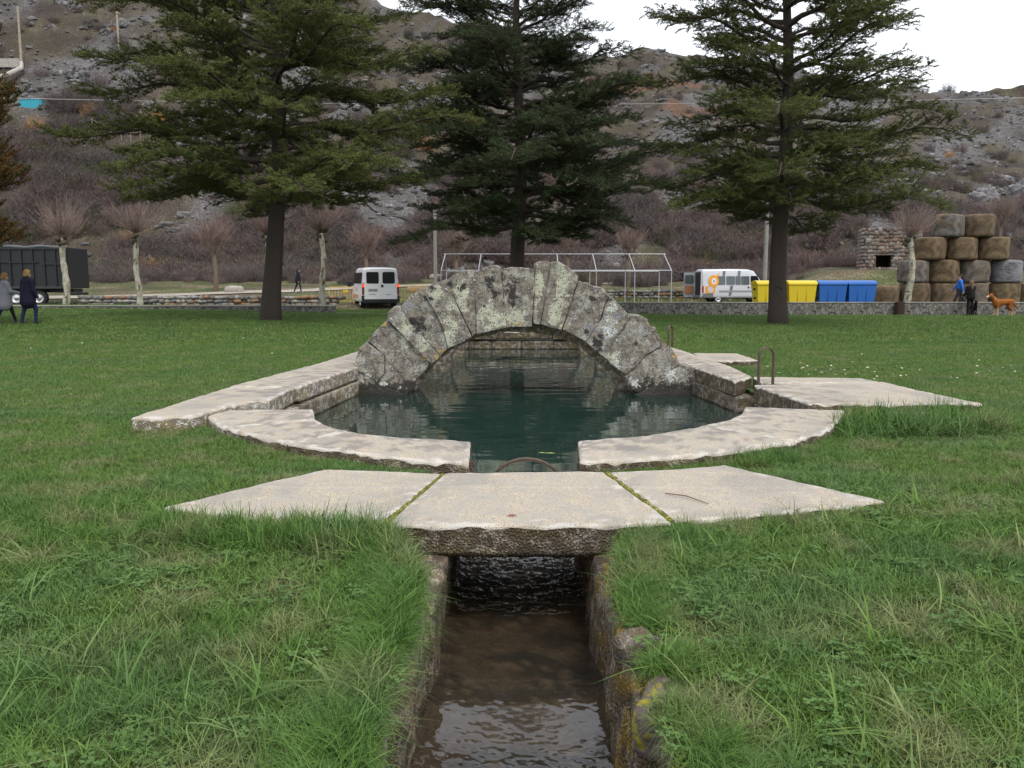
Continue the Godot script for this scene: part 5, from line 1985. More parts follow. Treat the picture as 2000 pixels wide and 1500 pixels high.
	obj("body", loft([[2.5, 0.42, 2.32, 0.97, 0.84], [2.42, 0.38, 2.4, 0.99, 0.86], [0.5, 0.36, 2.42, 1.0, 0.87], [-0.8, 0.36, 2.4, 1.0, 0.87], [-1.25, 0.36, 2.28, 1.0, 0.85], [-1.9, 0.36, 1.5, 0.99, 0.78], [-2.5, 0.36, 1.12, 0.95, 0.72], [-2.72, 0.45, 0.85, 0.86, 0.68]], true), silver, v)
	part_box("load_space", v, Vector3(0, 1.36, 2.47), Vector3(1.62, 1.72, 0.12), M.black)  # closed black box painted as the shade inside the open rear
	part_box("bumper", v, Vector3(0, 0.45, 2.52), Vector3(1.9, 0.2, 0.24), plain(lin(0.12, 0.125, 0.13), 0.6), Color.WHITE, 0.04)
	for s in [-1.0, 1.0]:
		for z in [1.35, -1.65]:
			wheel(v, Vector3(s * 0.87, 0.34, z), 0.34, 0.22, s)
		var out := Vector3(0.9, 0, 0.35).normalized() if s > 0 else Vector3(-0.55, 0, 0.83).normalized()
		var hg := Vector3(s * 0.93, 1.35, 2.52)
		var nrm := out.cross(Y) * 1.0
		var d := panel("rear_door", v, hg + out * 0.43, out, Y, rr(0.84, 1.85, 0.06), 0.05, silver if s > 0 else plain(lin(0.34, 0.36, 0.4), 0.4))
		var fn := nrm.normalized()
		for side in [-1.0, 1.0]:
			var off := fn * (0.056 if side > 0 else -0.012)
			panel("window", d, hg + out * 0.43 + Y * 0.36 + off, out * side, Y, rr(0.62, 0.62, 0.08), 0.008, plain(lin(0.03, 0.045, 0.045), 0.06))
			if s < 0:
				panel("door_trim", d, hg + out * 0.43 - Y * 0.42 + off, out * side, Y, rr(0.62, 0.62, 0.04), 0.008, plain(lin(0.28, 0.12, 0.05), 0.8))
			else:
				panel("door_plate", d, hg + out * 0.25 - Y * 0.28 + off, out * side, Y, rr(0.2, 0.1, 0.02), 0.008, M.black)
	# glazing along the flank that faces the lawn
	var lean := Vector3(-0.1, 1, 0).normalized()
	for z in [[1.22, 0.7], [0.48, 0.62], [-0.06, 0.36], [-0.58, 0.6]]:
		panel("window", v, Vector3(0.968, 1.62, z[0]), Vector3(0, 0, -1), lean, rr(z[1], 0.6, 0.05), 0.012, plain(lin(0.10, 0.12, 0.13), 0.06))
	panel("window", v, Vector3(0.955, 1.6, -1.32), Vector3(0, 0, -1), lean, [Vector2(-0.34, -0.3), Vector2(0.46, -0.3), Vector2(0.36, -0.1), Vector2(0.12, 0.34), Vector2(-0.34, 0.34)], 0.012, M.darkglass)
	panel("windscreen", v, Vector3(0, 1.89, -1.575), Vector3(-1, 0, 0), Vector3(0, 0.77, 0.64).normalized(), rr(1.5, 0.85, 0.08), 0.03, M.darkglass)
	part_box("mirror", v, Vector3(1.16, 1.38, -1.78), Vector3(0.22, 0.36, 0.16), M.black, Color.WHITE, 0.05)
	part_box("rub_strip", v, Vector3(1.0, 0.85, -0.3), Vector3(0.03, 0.14, 3.2), plain(lin(0.28, 0.3, 0.32), 0.5))
	part_box("rear_quarter_guard", v, Vector3(0.985, 0.55, 2.1), Vector3(0.05, 0.3, 0.75), plain(lin(0.16, 0.165, 0.17), 0.6))
	part_box("taillight", v, Vector3(0.95, 0.98, 2.47), Vector3(0.1, 0.5, 0.12), plain(lin(0.4, 0.06, 0.03), 0.3))
	for z in [-0.82, -1.06]:
		part_box("door_handle", v, Vector3(1.01, 1.12, z), Vector3(0.03, 0.12, 0.12), M.black)
	for z in [0.9, -0.2]:
		panel("stripe", v, Vector3(0.905, 2.1, z + 0.05), Vector3(0, 0, -1), lean, [Vector2(-0.13, -0.2), Vector2(0.05, -0.2), Vector2(0.1, 0.2), Vector2(-0.08, 0.2)], 0.02, plain(lin(0.16, 0.17, 0.18), 0.4))
	panel("stripe", v, Vector3(1.003, 0.95, 0.42), Vector3(0, 0, -1), Y, [Vector2(-0.2, -0.4), Vector2(0.0, -0.4), Vector2(0.12, 0.3), Vector2(-0.08, 0.3)], 0.008, plain(lin(0.16, 0.17, 0.18), 0.4))
	# orange emblem: ring with a white eye, hooked body below
	var orange := plain(lin(0.85, 0.36, 0.03), 0.4)
	var ring := []
	var eye := []
	var pup := []
	var lower := []
	for k in 24:
		var a := TAU * k / 24
		ring.append(Vector2(cos(a) * 0.37, sin(a) * 0.42))
		eye.append(Vector2(cos(a) * 0.17, sin(a) * 0.23))
		pup.append(Vector2(cos(a) * 0.06, sin(a) * 0.1))
		lower.append(Vector2(cos(a) * 0.2, sin(a) * 0.22))
	var e := panel("emblem", v, Vector3(0.975, 1.58, 1.72), Vector3(0, 0, -1), Vector3(-0.08, 1, 0).normalized(), ring, 0.018, orange)
	panel("emblem_eye", e, Vector3(0.993, 1.57, 1.7), Vector3(0, 0, -1), Vector3(-0.08, 1, 0).normalized(), eye, 0.004, plain(lin(0.8, 0.8, 0.8), 0.4))
	panel("emblem_pupil", e, Vector3(0.998, 1.56, 1.7), Vector3(0, 0, -1), Vector3(-0.08, 1, 0).normalized(), pup, 0.004, plain(lin(0.22, 0.23, 0.3), 0.4))
	panel("emblem_tip", e, Vector3(0.94, 2.0, 1.45), Vector3(0, 0, -1), lean, [Vector2(-0.1, -0.12), Vector2(0.1, -0.12), Vector2(0.12, 0.14)], 0.018, orange)
	panel("emblem_hook", v, Vector3(0.99, 0.97, 1.95), Vector3(0, 0, -1), Y, rr(0.7, 0.5, 0.06), 0.02, orange)
	panel("emblem_gap", v, Vector3(1.011, 0.97, 1.93), Vector3(0, 0, -1), Y, lower, 0.004, silver)

	# black high-sided trailer
	v = thing("farm_trailer", "black high-sided ribbed trailer parked at the left edge", "trailer", Vector3(-30.0, 0.15, -47.0), 0.06)
	var blk := plain(lin(0.012, 0.014, 0.016), 0.5)
	var L := 11.0
	part_box("box_body", v, Vector3(0, 2.05, 0), Vector3(L, 2.25, 2.45), blk, Color.WHITE, 0.02)
	part_box("chassis", v, Vector3(0, 0.8, 0), Vector3(L - 0.2, 0.2, 1.1), blk)
	part_box("side_rail", v, Vector3(0, 0.98, 1.24), Vector3(L, 0.14, 0.1), plain(lin(0.03, 0.038, 0.038), 0.45))
	part_box("top_rail", v, Vector3(0, 3.1, 1.25), Vector3(L, 0.12, 0.1), blk)
	for k in 19:
		part_box("rib", v, Vector3(-L * 0.5 + 0.08 + k * (L - 0.16) / 18.0, 2.05, 1.255), Vector3(0.08, 2.0, 0.08), plain(lin(0.012, 0.014, 0.017), 0.5) if k % 3 else blk, Color.WHITE, 0.012)
	for q in [[-1.6, 2.35, 2.4], [0.9, 2.35, 1.7], [2.7, 2.35, 2.4], [4.7, 2.25, 1.2], [-1.4, 2.7, 1.1]]:
		part_box("crossbar", v, Vector3(q[0], q[1], 1.27), Vector3(q[2], 0.06, 0.07), blk)
	var tarp := MB.new()
	tarp.col = Color(0.05, 0.055, 0.06)
	var tp := []
	var tr := []
	for k in 30:
		tp.append(Vector3(-L * 0.5 + L * k / 29.0, 3.2 + 0.03 * sin(k * 1.3), 1.2))
		tr.append(0.08 + 0.02 * sin(k * 2.1))
	tarp.tube(tp, tr, 8)
	obj("rolled_tarpaulin", tarp.mesh(), plain(lin(0.1, 0.105, 0.11), 0.25), v)
	for z in [3.75, 2.55]:
		wheel(v, Vector3(z, 0.42, 1.02), 0.44, 0.32, 1.0)
		var last: Node3D = v.get_child(v.get_child_count() - 1)
		last.position = Vector3(z, 0.42, 1.02)
		last.rotation.y = -PI / 2
		for c in [last] + last.get_children():
			pass
		last.transform = Transform3D(Basis(Vector3.UP, -PI / 2), Vector3(z, 0.42, 1.02)) * Transform3D(Basis.IDENTITY, -Vector3(z, 0.42, 1.02))
	part_box("mudguard", v, Vector3(1.6, 0.62, 0.95), Vector3(0.7, 0.5, 0.4), blk, Color.WHITE, 0.05)
	part_box("storage_box", v, Vector3(-0.6, 0.6, 1.0), Vector3(1.1, 0.5, 0.4), blk, Color.WHITE, 0.03)
	part_box("rear_leg", v, Vector3(5.3, 0.45, 1.15), Vector3(0.14, 1.05, 0.14), blk)
	part_box("underrun_bar", v, Vector3(5.42, 0.62, 0), Vector3(0.1, 0.14, 2.2), blk)

func bins_and_bales() -> void:
	var X := Vector3.RIGHT
	var kinds := [[12.95, lin(0.72, 0.55, 0.02), "yellow recycling bin half hidden by the right cedar trunk"], [14.55, lin(0.72, 0.55, 0.02), "yellow recycling bin standing next to the blue bins"], [16.08, lin(0.02, 0.13, 0.46), "blue recycling bin standing next to a yellow bin"], [17.53, lin(0.02, 0.13, 0.46), "blue recycling bin at the end of the row beside the bales"]]
	for q in kinds:
		var t := thing("recycling_bin", q[2], "bin", Vector3(q[0], gh(q[0], -42.2) - 0.0, -42.2), R(-0.03, 0.03), "recycling bins in a row")
		var m := MB.new()
		var c: Color = q[1]
		# tapered tub
		var lo := [Vector3(-0.6, 0.18, 0.42), Vector3(0.6, 0.18, 0.42), Vector3(0.6, 0.18, -0.42), Vector3(-0.6, 0.18, -0.42)]
		var hi := [Vector3(-0.69, 1.42, 0.52), Vector3(0.69, 1.42, 0.52), Vector3(0.69, 1.42, -0.52), Vector3(-0.69, 1.42, -0.52)]
		for k in 4:
			m.quad(lo[k], lo[(k + 1) % 4], hi[(k + 1) % 4], hi[k])
		m.quad(lo[3], lo[2], lo[1], lo[0])
		var pm := plain(c, 0.42)
		obj("tub", m.mesh(), pm, t)
		part_box("rim", t, Vector3(0, 1.43, 0), Vector3(1.44, 0.1, 1.1), pm, Color.WHITE, 0.03)
		var lid := MB.new()
		var fi := 0
		for k in 7:
			var a := PI * k / 6.0
			var z := -cos(a) * 0.55
			var y := 1.47 + sin(a) * 0.16
			lid.vert(Vector3(-0.73, y, z))
			lid.vert(Vector3(0.73, y, z))
		for k in 6:
			lid.itri(k * 2, k * 2 + 2, k * 2 + 3)
			lid.itri(k * 2, k * 2 + 3, k * 2 + 1)
		lid.smooth()
		for s in [0, 1]:
			var pc := Vector3(-0.73 if s == 0 else 0.73, 1.47, 0)
			for k in 6:
				if s == 0:
					lid.tri(pc, lid.P[k * 2 + 2], lid.P[k * 2])
				else:
					lid.tri(pc, lid.P[k * 2 + 1], lid.P[k * 2 + 3])
		obj("lid", lid.mesh(), pm, t)
		for x in [-0.22, 0.22]:
			part_box("moulded_rib", t, Vector3(x, 0.82, 0.485), Vector3(0.04, 1.1, 0.06), pm, Color.WHITE, 0.02)
		for s in [-1.0, 1.0]:
			part_box("lifting_bracket", t, Vector3(s * 0.73, 1.2, 0.1), Vector3(0.1, 0.1, 0.1), M.black)
			part_box("lifting_bracket", t, Vector3(s * 0.69, 0.75, 0.1), Vector3(0.1, 0.1, 0.1), M.black)
			for z in [-0.35, 0.35]:
				var w := MB.new()
				w.lathe([[0.09, -0.025], [0.1, 0.0], [0.09, 0.025]], 10, Transform3D(Basis(Vector3.BACK, PI / 2), Vector3(s * 0.5, 0.1, z)))
				w.box(Vector3(s * 0.5, 0.16, z), Vector3(0.06, 0.12, 0.06), 0.01)
				obj("castor", w.mesh(), M.rubber, t)
	# round bales standing on end: x, row, colour kind, label
	var straw := Color(0.275, 0.205, 0.13)
	var dark := Color(0.22, 0.165, 0.115)
	var net := Color(0.27, 0.25, 0.235)
	var film := Color(0.31, 0.315, 0.36)
	var rows := [
		[[20.35, dark, "low straw bale right beside the last blue bin"], [22.0, dark, "bottom-row bale directly behind the white plane trunk"], [23.55, dark, "bottom-row bale behind the man in blue"], [25.2, net, "bottom-row grey-brown bale behind the woman in black"], [26.9, straw, "bottom-row bale above the orange dog"], [28.55, dark, "bottom-row bale cut by the right edge"]],
		[[21.9, net, "second-row grey bale partly behind the white plane trunk"], [23.5, straw, "second-row bale above the man in blue"], [25.2, net, "second-row bale with brown stain above the woman in black"], [26.95, film, "second-row bale wrapped in lavender-grey film"]],
		[[22.7, straw, "third-row bale at the left of the stack, under the grey top bale"], [24.4, straw, "third-row bale in the middle under the two top bales"], [26.1, straw, "third-row bale at the right end of the stack"]],
		[[23.6, Color(0.25, 0.25, 0.25), "grey net-wrapped bale on top of the stack, left one"], [25.25, dark, "brown bale on top of the stack, right one"]]]
	var bh := 1.22
	var base := gh(24.0, -45.0) + 0.02
	for r in rows.size():
		for k in rows[r].size():
			var q: Array = rows[r][k]
			var m := MB.new()
			var rad := 0.80 + R(-0.02, 0.02)
			var hh := bh + (-0.15 if r == 0 and k == 0 else 0.0)
			var prof := [[0.02, 0.0], [rad - 0.12, 0.0], [rad - 0.03, 0.05], [rad, 0.14], [rad + 0.01, hh * 0.5], [rad, hh - 0.16], [rad - 0.04, hh - 0.06], [rad - 0.14, hh - 0.01], [rad * 0.5, hh + 0.015], [0.02, hh + 0.02]]
			m.lathe(prof, 30, Transform3D.IDENTITY)
			var sd: float = r * 40.0 + k * 9.0
			for i in m.P.size():
				var p := m.P[i]
				var d := nz.get_noise_3d(p.x * 50.0 + sd * 9.0, p.y * 50.0, p.z * 50.0)
				m.P[i] += (Vector3(p.x, 0, p.z).normalized() * d * 0.07) + Vector3.UP * d * 0.03 * (1.0 if p.y > hh * 0.5 else 0.0)
				var c: Color = q[1]
				c = c.lerp(straw * 1.1, clampf(0.3 + nz.get_noise_3d(p.x * 70.0 + sd, p.y * 70.0, p.z * 70.0 + sd) * 2.0, 0.0, 0.8))
				if q[1] == film:
					c = film * (0.95 + 0.3 * d)
				if p.y > hh - 0.03:
					c = Color(0.34, 0.25, 0.15)
				m.C[i] = c
			m.smooth()
			# loose straw ends sticking out
			m.col = Color(0.42, 0.32, 0.19)
			for i in 70:
				var an := R(0, TAU)
				var top_ := R(0, 1) < 0.5
				var p := Vector3(cos(an) * rad * (R(0.3, 0.97) if top_ else 1.0), hh if top_ else R(0.1, hh), sin(an) * rad * (1.0 if not top_ else 0.9))
				var dd := Vector3(cos(an) + R(-0.8, 0.8), R(-0.4, 1.0), sin(an) + R(-0.8, 0.8)).normalized()
				var sw := dd.cross(Vector3(0.3, 1, 0.2)).normalized() * 0.006
				if q[1] != film:
					m.tri(p - sw, p + sw, p + dd * R(0.06, 0.2))
			var o := obj("hay_bale", m.mesh(), M.film if q[1] == film else M.straw)
			o.position = Vector3(q[0], base + r * (bh + 0.0), -45.6 + R(-0.06, 0.06))
			o.rotation.y = R(0, 6)
			tag(o, q[2], "hay bale", "stacked hay bales")

func frame_and_fences() -> void:
	# white tent frame: six bays, ridge beam, eaves
	var t := thing("tent_frame", "bare white tubular frame of an open-sided tent behind the arch", "frame", Vector3(2.7, 0, -50.0), 0.0)
	var xs := [-6.95, -4.7, -2.2, 0.1, 2.35, 4.65, 6.85]
	var depth := 4.2
	for k in xs.size():
		if k == 2:
			continue
		var x: float = xs[k]
		for s in [0.0, 1.0]:
			var m := MB.new()
			var z: float = -depth * s
			var y: float = gh(2.7 + x, -50.0 + z)
			m.tube([Vector3(x, y, z), Vector3(x, 2.12, z)], [0.026, 0.026], 7)
			obj("post", m.mesh(), M.galv, t)
			m = MB.new()
			m.tube([Vector3(x, 2.1, z), Vector3(x * 0.985, 3.14, -depth * 0.5)], [0.026, 0.026], 7)
			obj("rafter", m.mesh(), M.galv, t)
	for q in [[0.0, 2.12, "eaves_beam"], [-depth, 2.12, "eaves_beam"], [-depth * 0.5, 3.15, "ridge_beam"]]:
		var m := MB.new()
		m.tube([Vector3(-6.95, q[1], q[0]), Vector3(6.85, q[1], q[0])], [0.026, 0.026], 7)
		obj(q[2], m.mesh(), M.galv, t)
	# yellow crowd barriers by the van
	for q in [[-9.55, -47.4, 0.0, "yellow crowd barrier between the plane trunk and the white van", lin(0.75, 0.5, 0.04)], [-5.9, -48.6, 0.05, "yellow crowd barrier just right of the white van", lin(0.75, 0.48, 0.06)], [-4.1, -48.7, -0.08, "orange-topped crowd barrier beside the pale sacks", lin(0.7, 0.3, 0.08)]]:
		var b := thing("crowd_barrier", q[3], "barrier", Vector3(q[0], gh(q[0], q[1]), q[1]), q[2])
		var pm := plain(q[4], 0.45)
		var w := 0.85
		for seg in [[Vector3(-w, 0.15, 0), Vector3(w, 0.15, 0)], [Vector3(-w, 0.95, 0), Vector3(w, 0.95, 0)], [Vector3(-w, 0.0, 0), Vector3(-w, 0.95, 0)], [Vector3(w, 0.0, 0), Vector3(w, 0.95, 0)]]:
			var m := MB.new()
			m.tube([seg[0], seg[1]], [0.022, 0.022], 6)
			obj("rail", m.mesh(), pm, b)
		for k in 9:
			var m := MB.new()
			var x := -w + (k + 1) * 2.0 * w / 10.0
			m.tube([Vector3(x, 0.15, 0), Vector3(x, 0.95, 0)], [0.013, 0.013], 5)
			obj("bar", m.mesh(), pm, b)
		part_box("sign_board", b, Vector3(0.1, 0.72, 0.03), Vector3(0.3, 0.16, 0.015), pm)
		for s in [-1.0, 1.0]:
			part_box("foot", b, Vector3(s * 0.6, 0.02, 0), Vector3(0.05, 0.04, 0.6), pm)
	# white sacks beside the barrier
	for k in 3:
		var o := obj("white_sack", rock_mesh(Vector3(0.7, 0.55, 0.5), 0.85, 0.1, 60.0 + k, func(p: Vector3, _n: Vector3) -> Color: return Color(0.74, 0.76, 0.8), 7), M.matte)
		o.position = Vector3(-5.35 + k * 0.55, gh(-5.0, -44.6) + 0.24 + (0.25 if k == 1 else 0.0), -44.6 - 0.1 * k)
		tag(o, ["white sack nearest the van, behind the arch shoulder", "white sack lying on top of the other two by the arch", "white sack lowest against the arch shoulder"][k], "sack", "white sacks")
	# utility poles
	for q in [[-4.95, -54.0, 5.6, 0.13, "grey concrete pole rising behind the left end of the tent frame"], [16.2, -53.5, 7.0, 0.15, "pale concrete pole just left of the right cedar trunk"]]:
		var m := MB.new()
		m.col = Color(0.36, 0.35, 0.33)
		m.tube([Vector3.ZERO, Vector3(0, q[2], 0)], [q[3], q[3] * 0.75], 10)
		var o := obj("utility_pole", m.mesh(), M.vstone)
		o.position = Vector3(q[0], gh(q[0], q[1]) - 0.05, q[1])
		tag(o, q[4], "pole")
	# brown litter bin of upright slats
	t = thing("litter_bin", "dark brown slatted litter bin against the right low wall", "bin", Vector3(18.25, gh(18.25, -39.15), -39.12))
	for k in 14:
		var a := TAU * k / 14
		var m := MB.new()
		m.col = Color(0.06, 0.035, 0.025) * (0.8 + 0.4 * fposmod(k * 0.37, 1.0))
		m.box(Vector3(0, 0.32, 0.2), Vector3(0.075, 0.6, 0.025), 0.006)
		var o := obj("slat", m.mesh(), M.matte, t)
		o.rotation.y = a
	var lin_ := MB.new()
	lin_.lathe([[0.02, 0.03], [0.175, 0.03], [0.18, 0.6], [0.16, 0.6], [0.155, 0.08], [0.02, 0.08]], 14, Transform3D.IDENTITY)
	obj("liner", lin_.mesh(), M.black, t)
	# heap of black tyres on the terrace
	for k in 14:
		var m := MB.new()
		m.lathe([[0.2, -0.1], [0.34, -0.11], [0.39, -0.06], [0.39, 0.06], [0.34, 0.11], [0.2, 0.1], [0.24, 0.0], [0.2, -0.1]], 16, Transform3D.IDENTITY)
		var o := obj("old_tyre", m.mesh(), M.rubber)
		var x := 13.2 + fmod(k * 0.43, 2.9)
		var z := -74.2 - 0.3 * (k % 3)
		o.position = Vector3(x, gh(x, z) + 0.14 + 0.22 * (k / 5), z)
		o.rotation = Vector3(R(-0.6, 0.6), R(0, 3), R(-0.6, 0.6))
		tag(o, "old black tyre heaped on the terrace between tent frame and silver van", "tyre", "heap of black tyres")

func hill_things() -> void:
	for q in [[-63.05, -110.75, 7.4, "weathered wooden pole standing beside the pale concrete platform"], [-52.6, -115.5, 4.9, "second wooden pole farther right on the hillside, by the white rock"]]:
		var m := MB.new()
		m.col = Color(0.5, 0.43, 0.34)
		m.tube([Vector3.ZERO, Vector3(0, q[2], 0)], [0.17, 0.12], 8)
		m.box(Vector3(0, q[2] - 0.25, 0), Vector3(0.9, 0.09, 0.09), 0.01)
		var o := obj("hillside_pole", m.mesh(), M.vstone)
		o.position = Vector3(q[0], gh(q[0], q[1]) - 0.2, q[1])
		tag(o, q[3], "pole")
	# power line crossing in front of the slope
	for q in [[15.0, 0.0, "upper power line crossing in front of the hillside and cedars"], [16.2, -6.0, "lower power line crossing the hillside behind the cedars"]]:
		var m := MB.new()
		m.col = Color(0.5, 0.5, 0.5)
		var p := []
		var r := []
		for k in 41:
			var s := k / 40.0
			p.append(Vector3(lerpf(-64.0, 64.0, s), q[0] + 8.0 * 0.0 + 5.0 * pow(s - 0.5, 2.0), -66.0 + q[1]))
			r.append(0.018)
		m.tube(p, r, 4)
		var o := obj("power_line", m.mesh(), M.vstone)
		tag(o, q[2], "cable")
	# turquoise container
	var x := -59.2
	var z := -106.6
	var t := thing("turquoise_container", "turquoise container on the hillside beside the brown cypress", "container", Vector3(x, gh(x, z + 0.9) + 0.1, z), -0.12)
	var tq := plain(lin(0.03, 0.36, 0.46), 0.5)
	part_box("body", t, Vector3(0, 0.62, 0), Vector3(3.3, 1.25, 1.6), tq)
	part_box("end_panel", t, Vector3(1.68, 0.62, 0), Vector3(0.06, 1.2, 1.5), plain(lin(0.2, 0.55, 0.6), 0.5))
	for k in 8:
		part_box("rib", t, Vector3(-1.45 + k * 0.41, 0.62, 0.82), Vector3(0.06, 1.1, 0.05), tq)
	part_box("lid_edge", t, Vector3(0, 1.27, 0.0), Vector3(3.4, 0.06, 1.7), tq)
	# concrete platform with a ramp
	x = -65.2
	z = -110.9
	t = thing("concrete_platform", "pale concrete platform with sloping ramp at the foot of the hillside pole", "platform", Vector3(x, gh(x, z), z))
	part_box("slab_wall", t, Vector3(-0.2, 0.3, 0), Vector3(4.6, 1.1, 1.2), M.vstone, Color(0.5, 0.47, 0.44))
	var m2 := MB.new()
	m2.col = Color(0.55, 0.52, 0.49)
	m2.tube([Vector3(2.2, 0.4, 0.3), Vector3(2.7, -0.5, 1.2), Vector3(1.6, -1.6, 2.4), Vector3(0.2, -2.7, 4.0)], [0.25, 0.3, 0.32, 0.3], 6)
	obj("ramp", m2.mesh(), M.vstone, t)
	# path with a railing
	t = thing("path_railing", "wooden railing along the pale path cut across the hillside", "railing", Vector3.ZERO)
	var a := Vector2(-49.9, -101.5)
	var b := Vector2(-40.2, -100.0)
	var last := Vector3.ZERO
	for k in 9:
		var p := a.lerp(b, k / 8.0)
		var y := gh(p.x, p.y)
		var m := MB.new()
		m.col = Color(0.4, 0.33, 0.27)
		m.tube([Vector3(p.x, y - 0.1, p.y), Vector3(p.x, y + 1.1, p.y)], [0.05, 0.05], 6)
		obj("post", m.mesh(), M.vstone, t)
		var top := Vector3(p.x, y + 1.05, p.y)
		if k > 0:
			m = MB.new()
			m.col = Color(0.4, 0.33, 0.27)
			m.tube([last, top], [0.04, 0.04], 6)
			obj("rail", m.mesh(), M.vstone, t)
		last = top
	# pale paths cut into the slope
	for l in [[[-52.0, -102.3], [-47.0, -101.8], [-40.0, -100.8]], [[-20.0, -93.0], [-14.0, -89.0], [-7.0, -85.0], [0.0, -82.0], [10.0, -80.0], [16.0, -77.0]]]:
		var pl := []
		for q in l:
			pl.append(Vector2(q[0], q[1]))
		var m := MB.new()
		for k in 31:
			var p := along(pl, k / 30.0)
			for j in 2:
				m.col = Color(0.34, 0.31, 0.28)
				var pz := p.y + (0.28 if j == 0 else -0.28)
				m.vert(Vector3(p.x, gh(p.x, p.y) + 0.12, pz))
		for k in 30:
			m.itri(k * 2, k * 2 + 2, k * 2 + 3)
			m.itri(k * 2, k * 2 + 3, k * 2 + 1)
		m.smooth()
		obj("hill_path", m.mesh(), M.vstone).set_meta("kind", "structure")
# ------------------------------------------------------------------ people, dogs, ironwork
func limb(h: Vector3, a: float, bend: float, l1: float, l2: float, out: float) -> Array:
	var d1 := Vector3(out, -cos(a), -sin(a)).normalized()
	var k := h + d1 * l1
	var d2 := Vector3(out * 0.5, -cos(a + bend), -sin(a + bend)).normalized()
	return [h, k, k + d2 * l2]

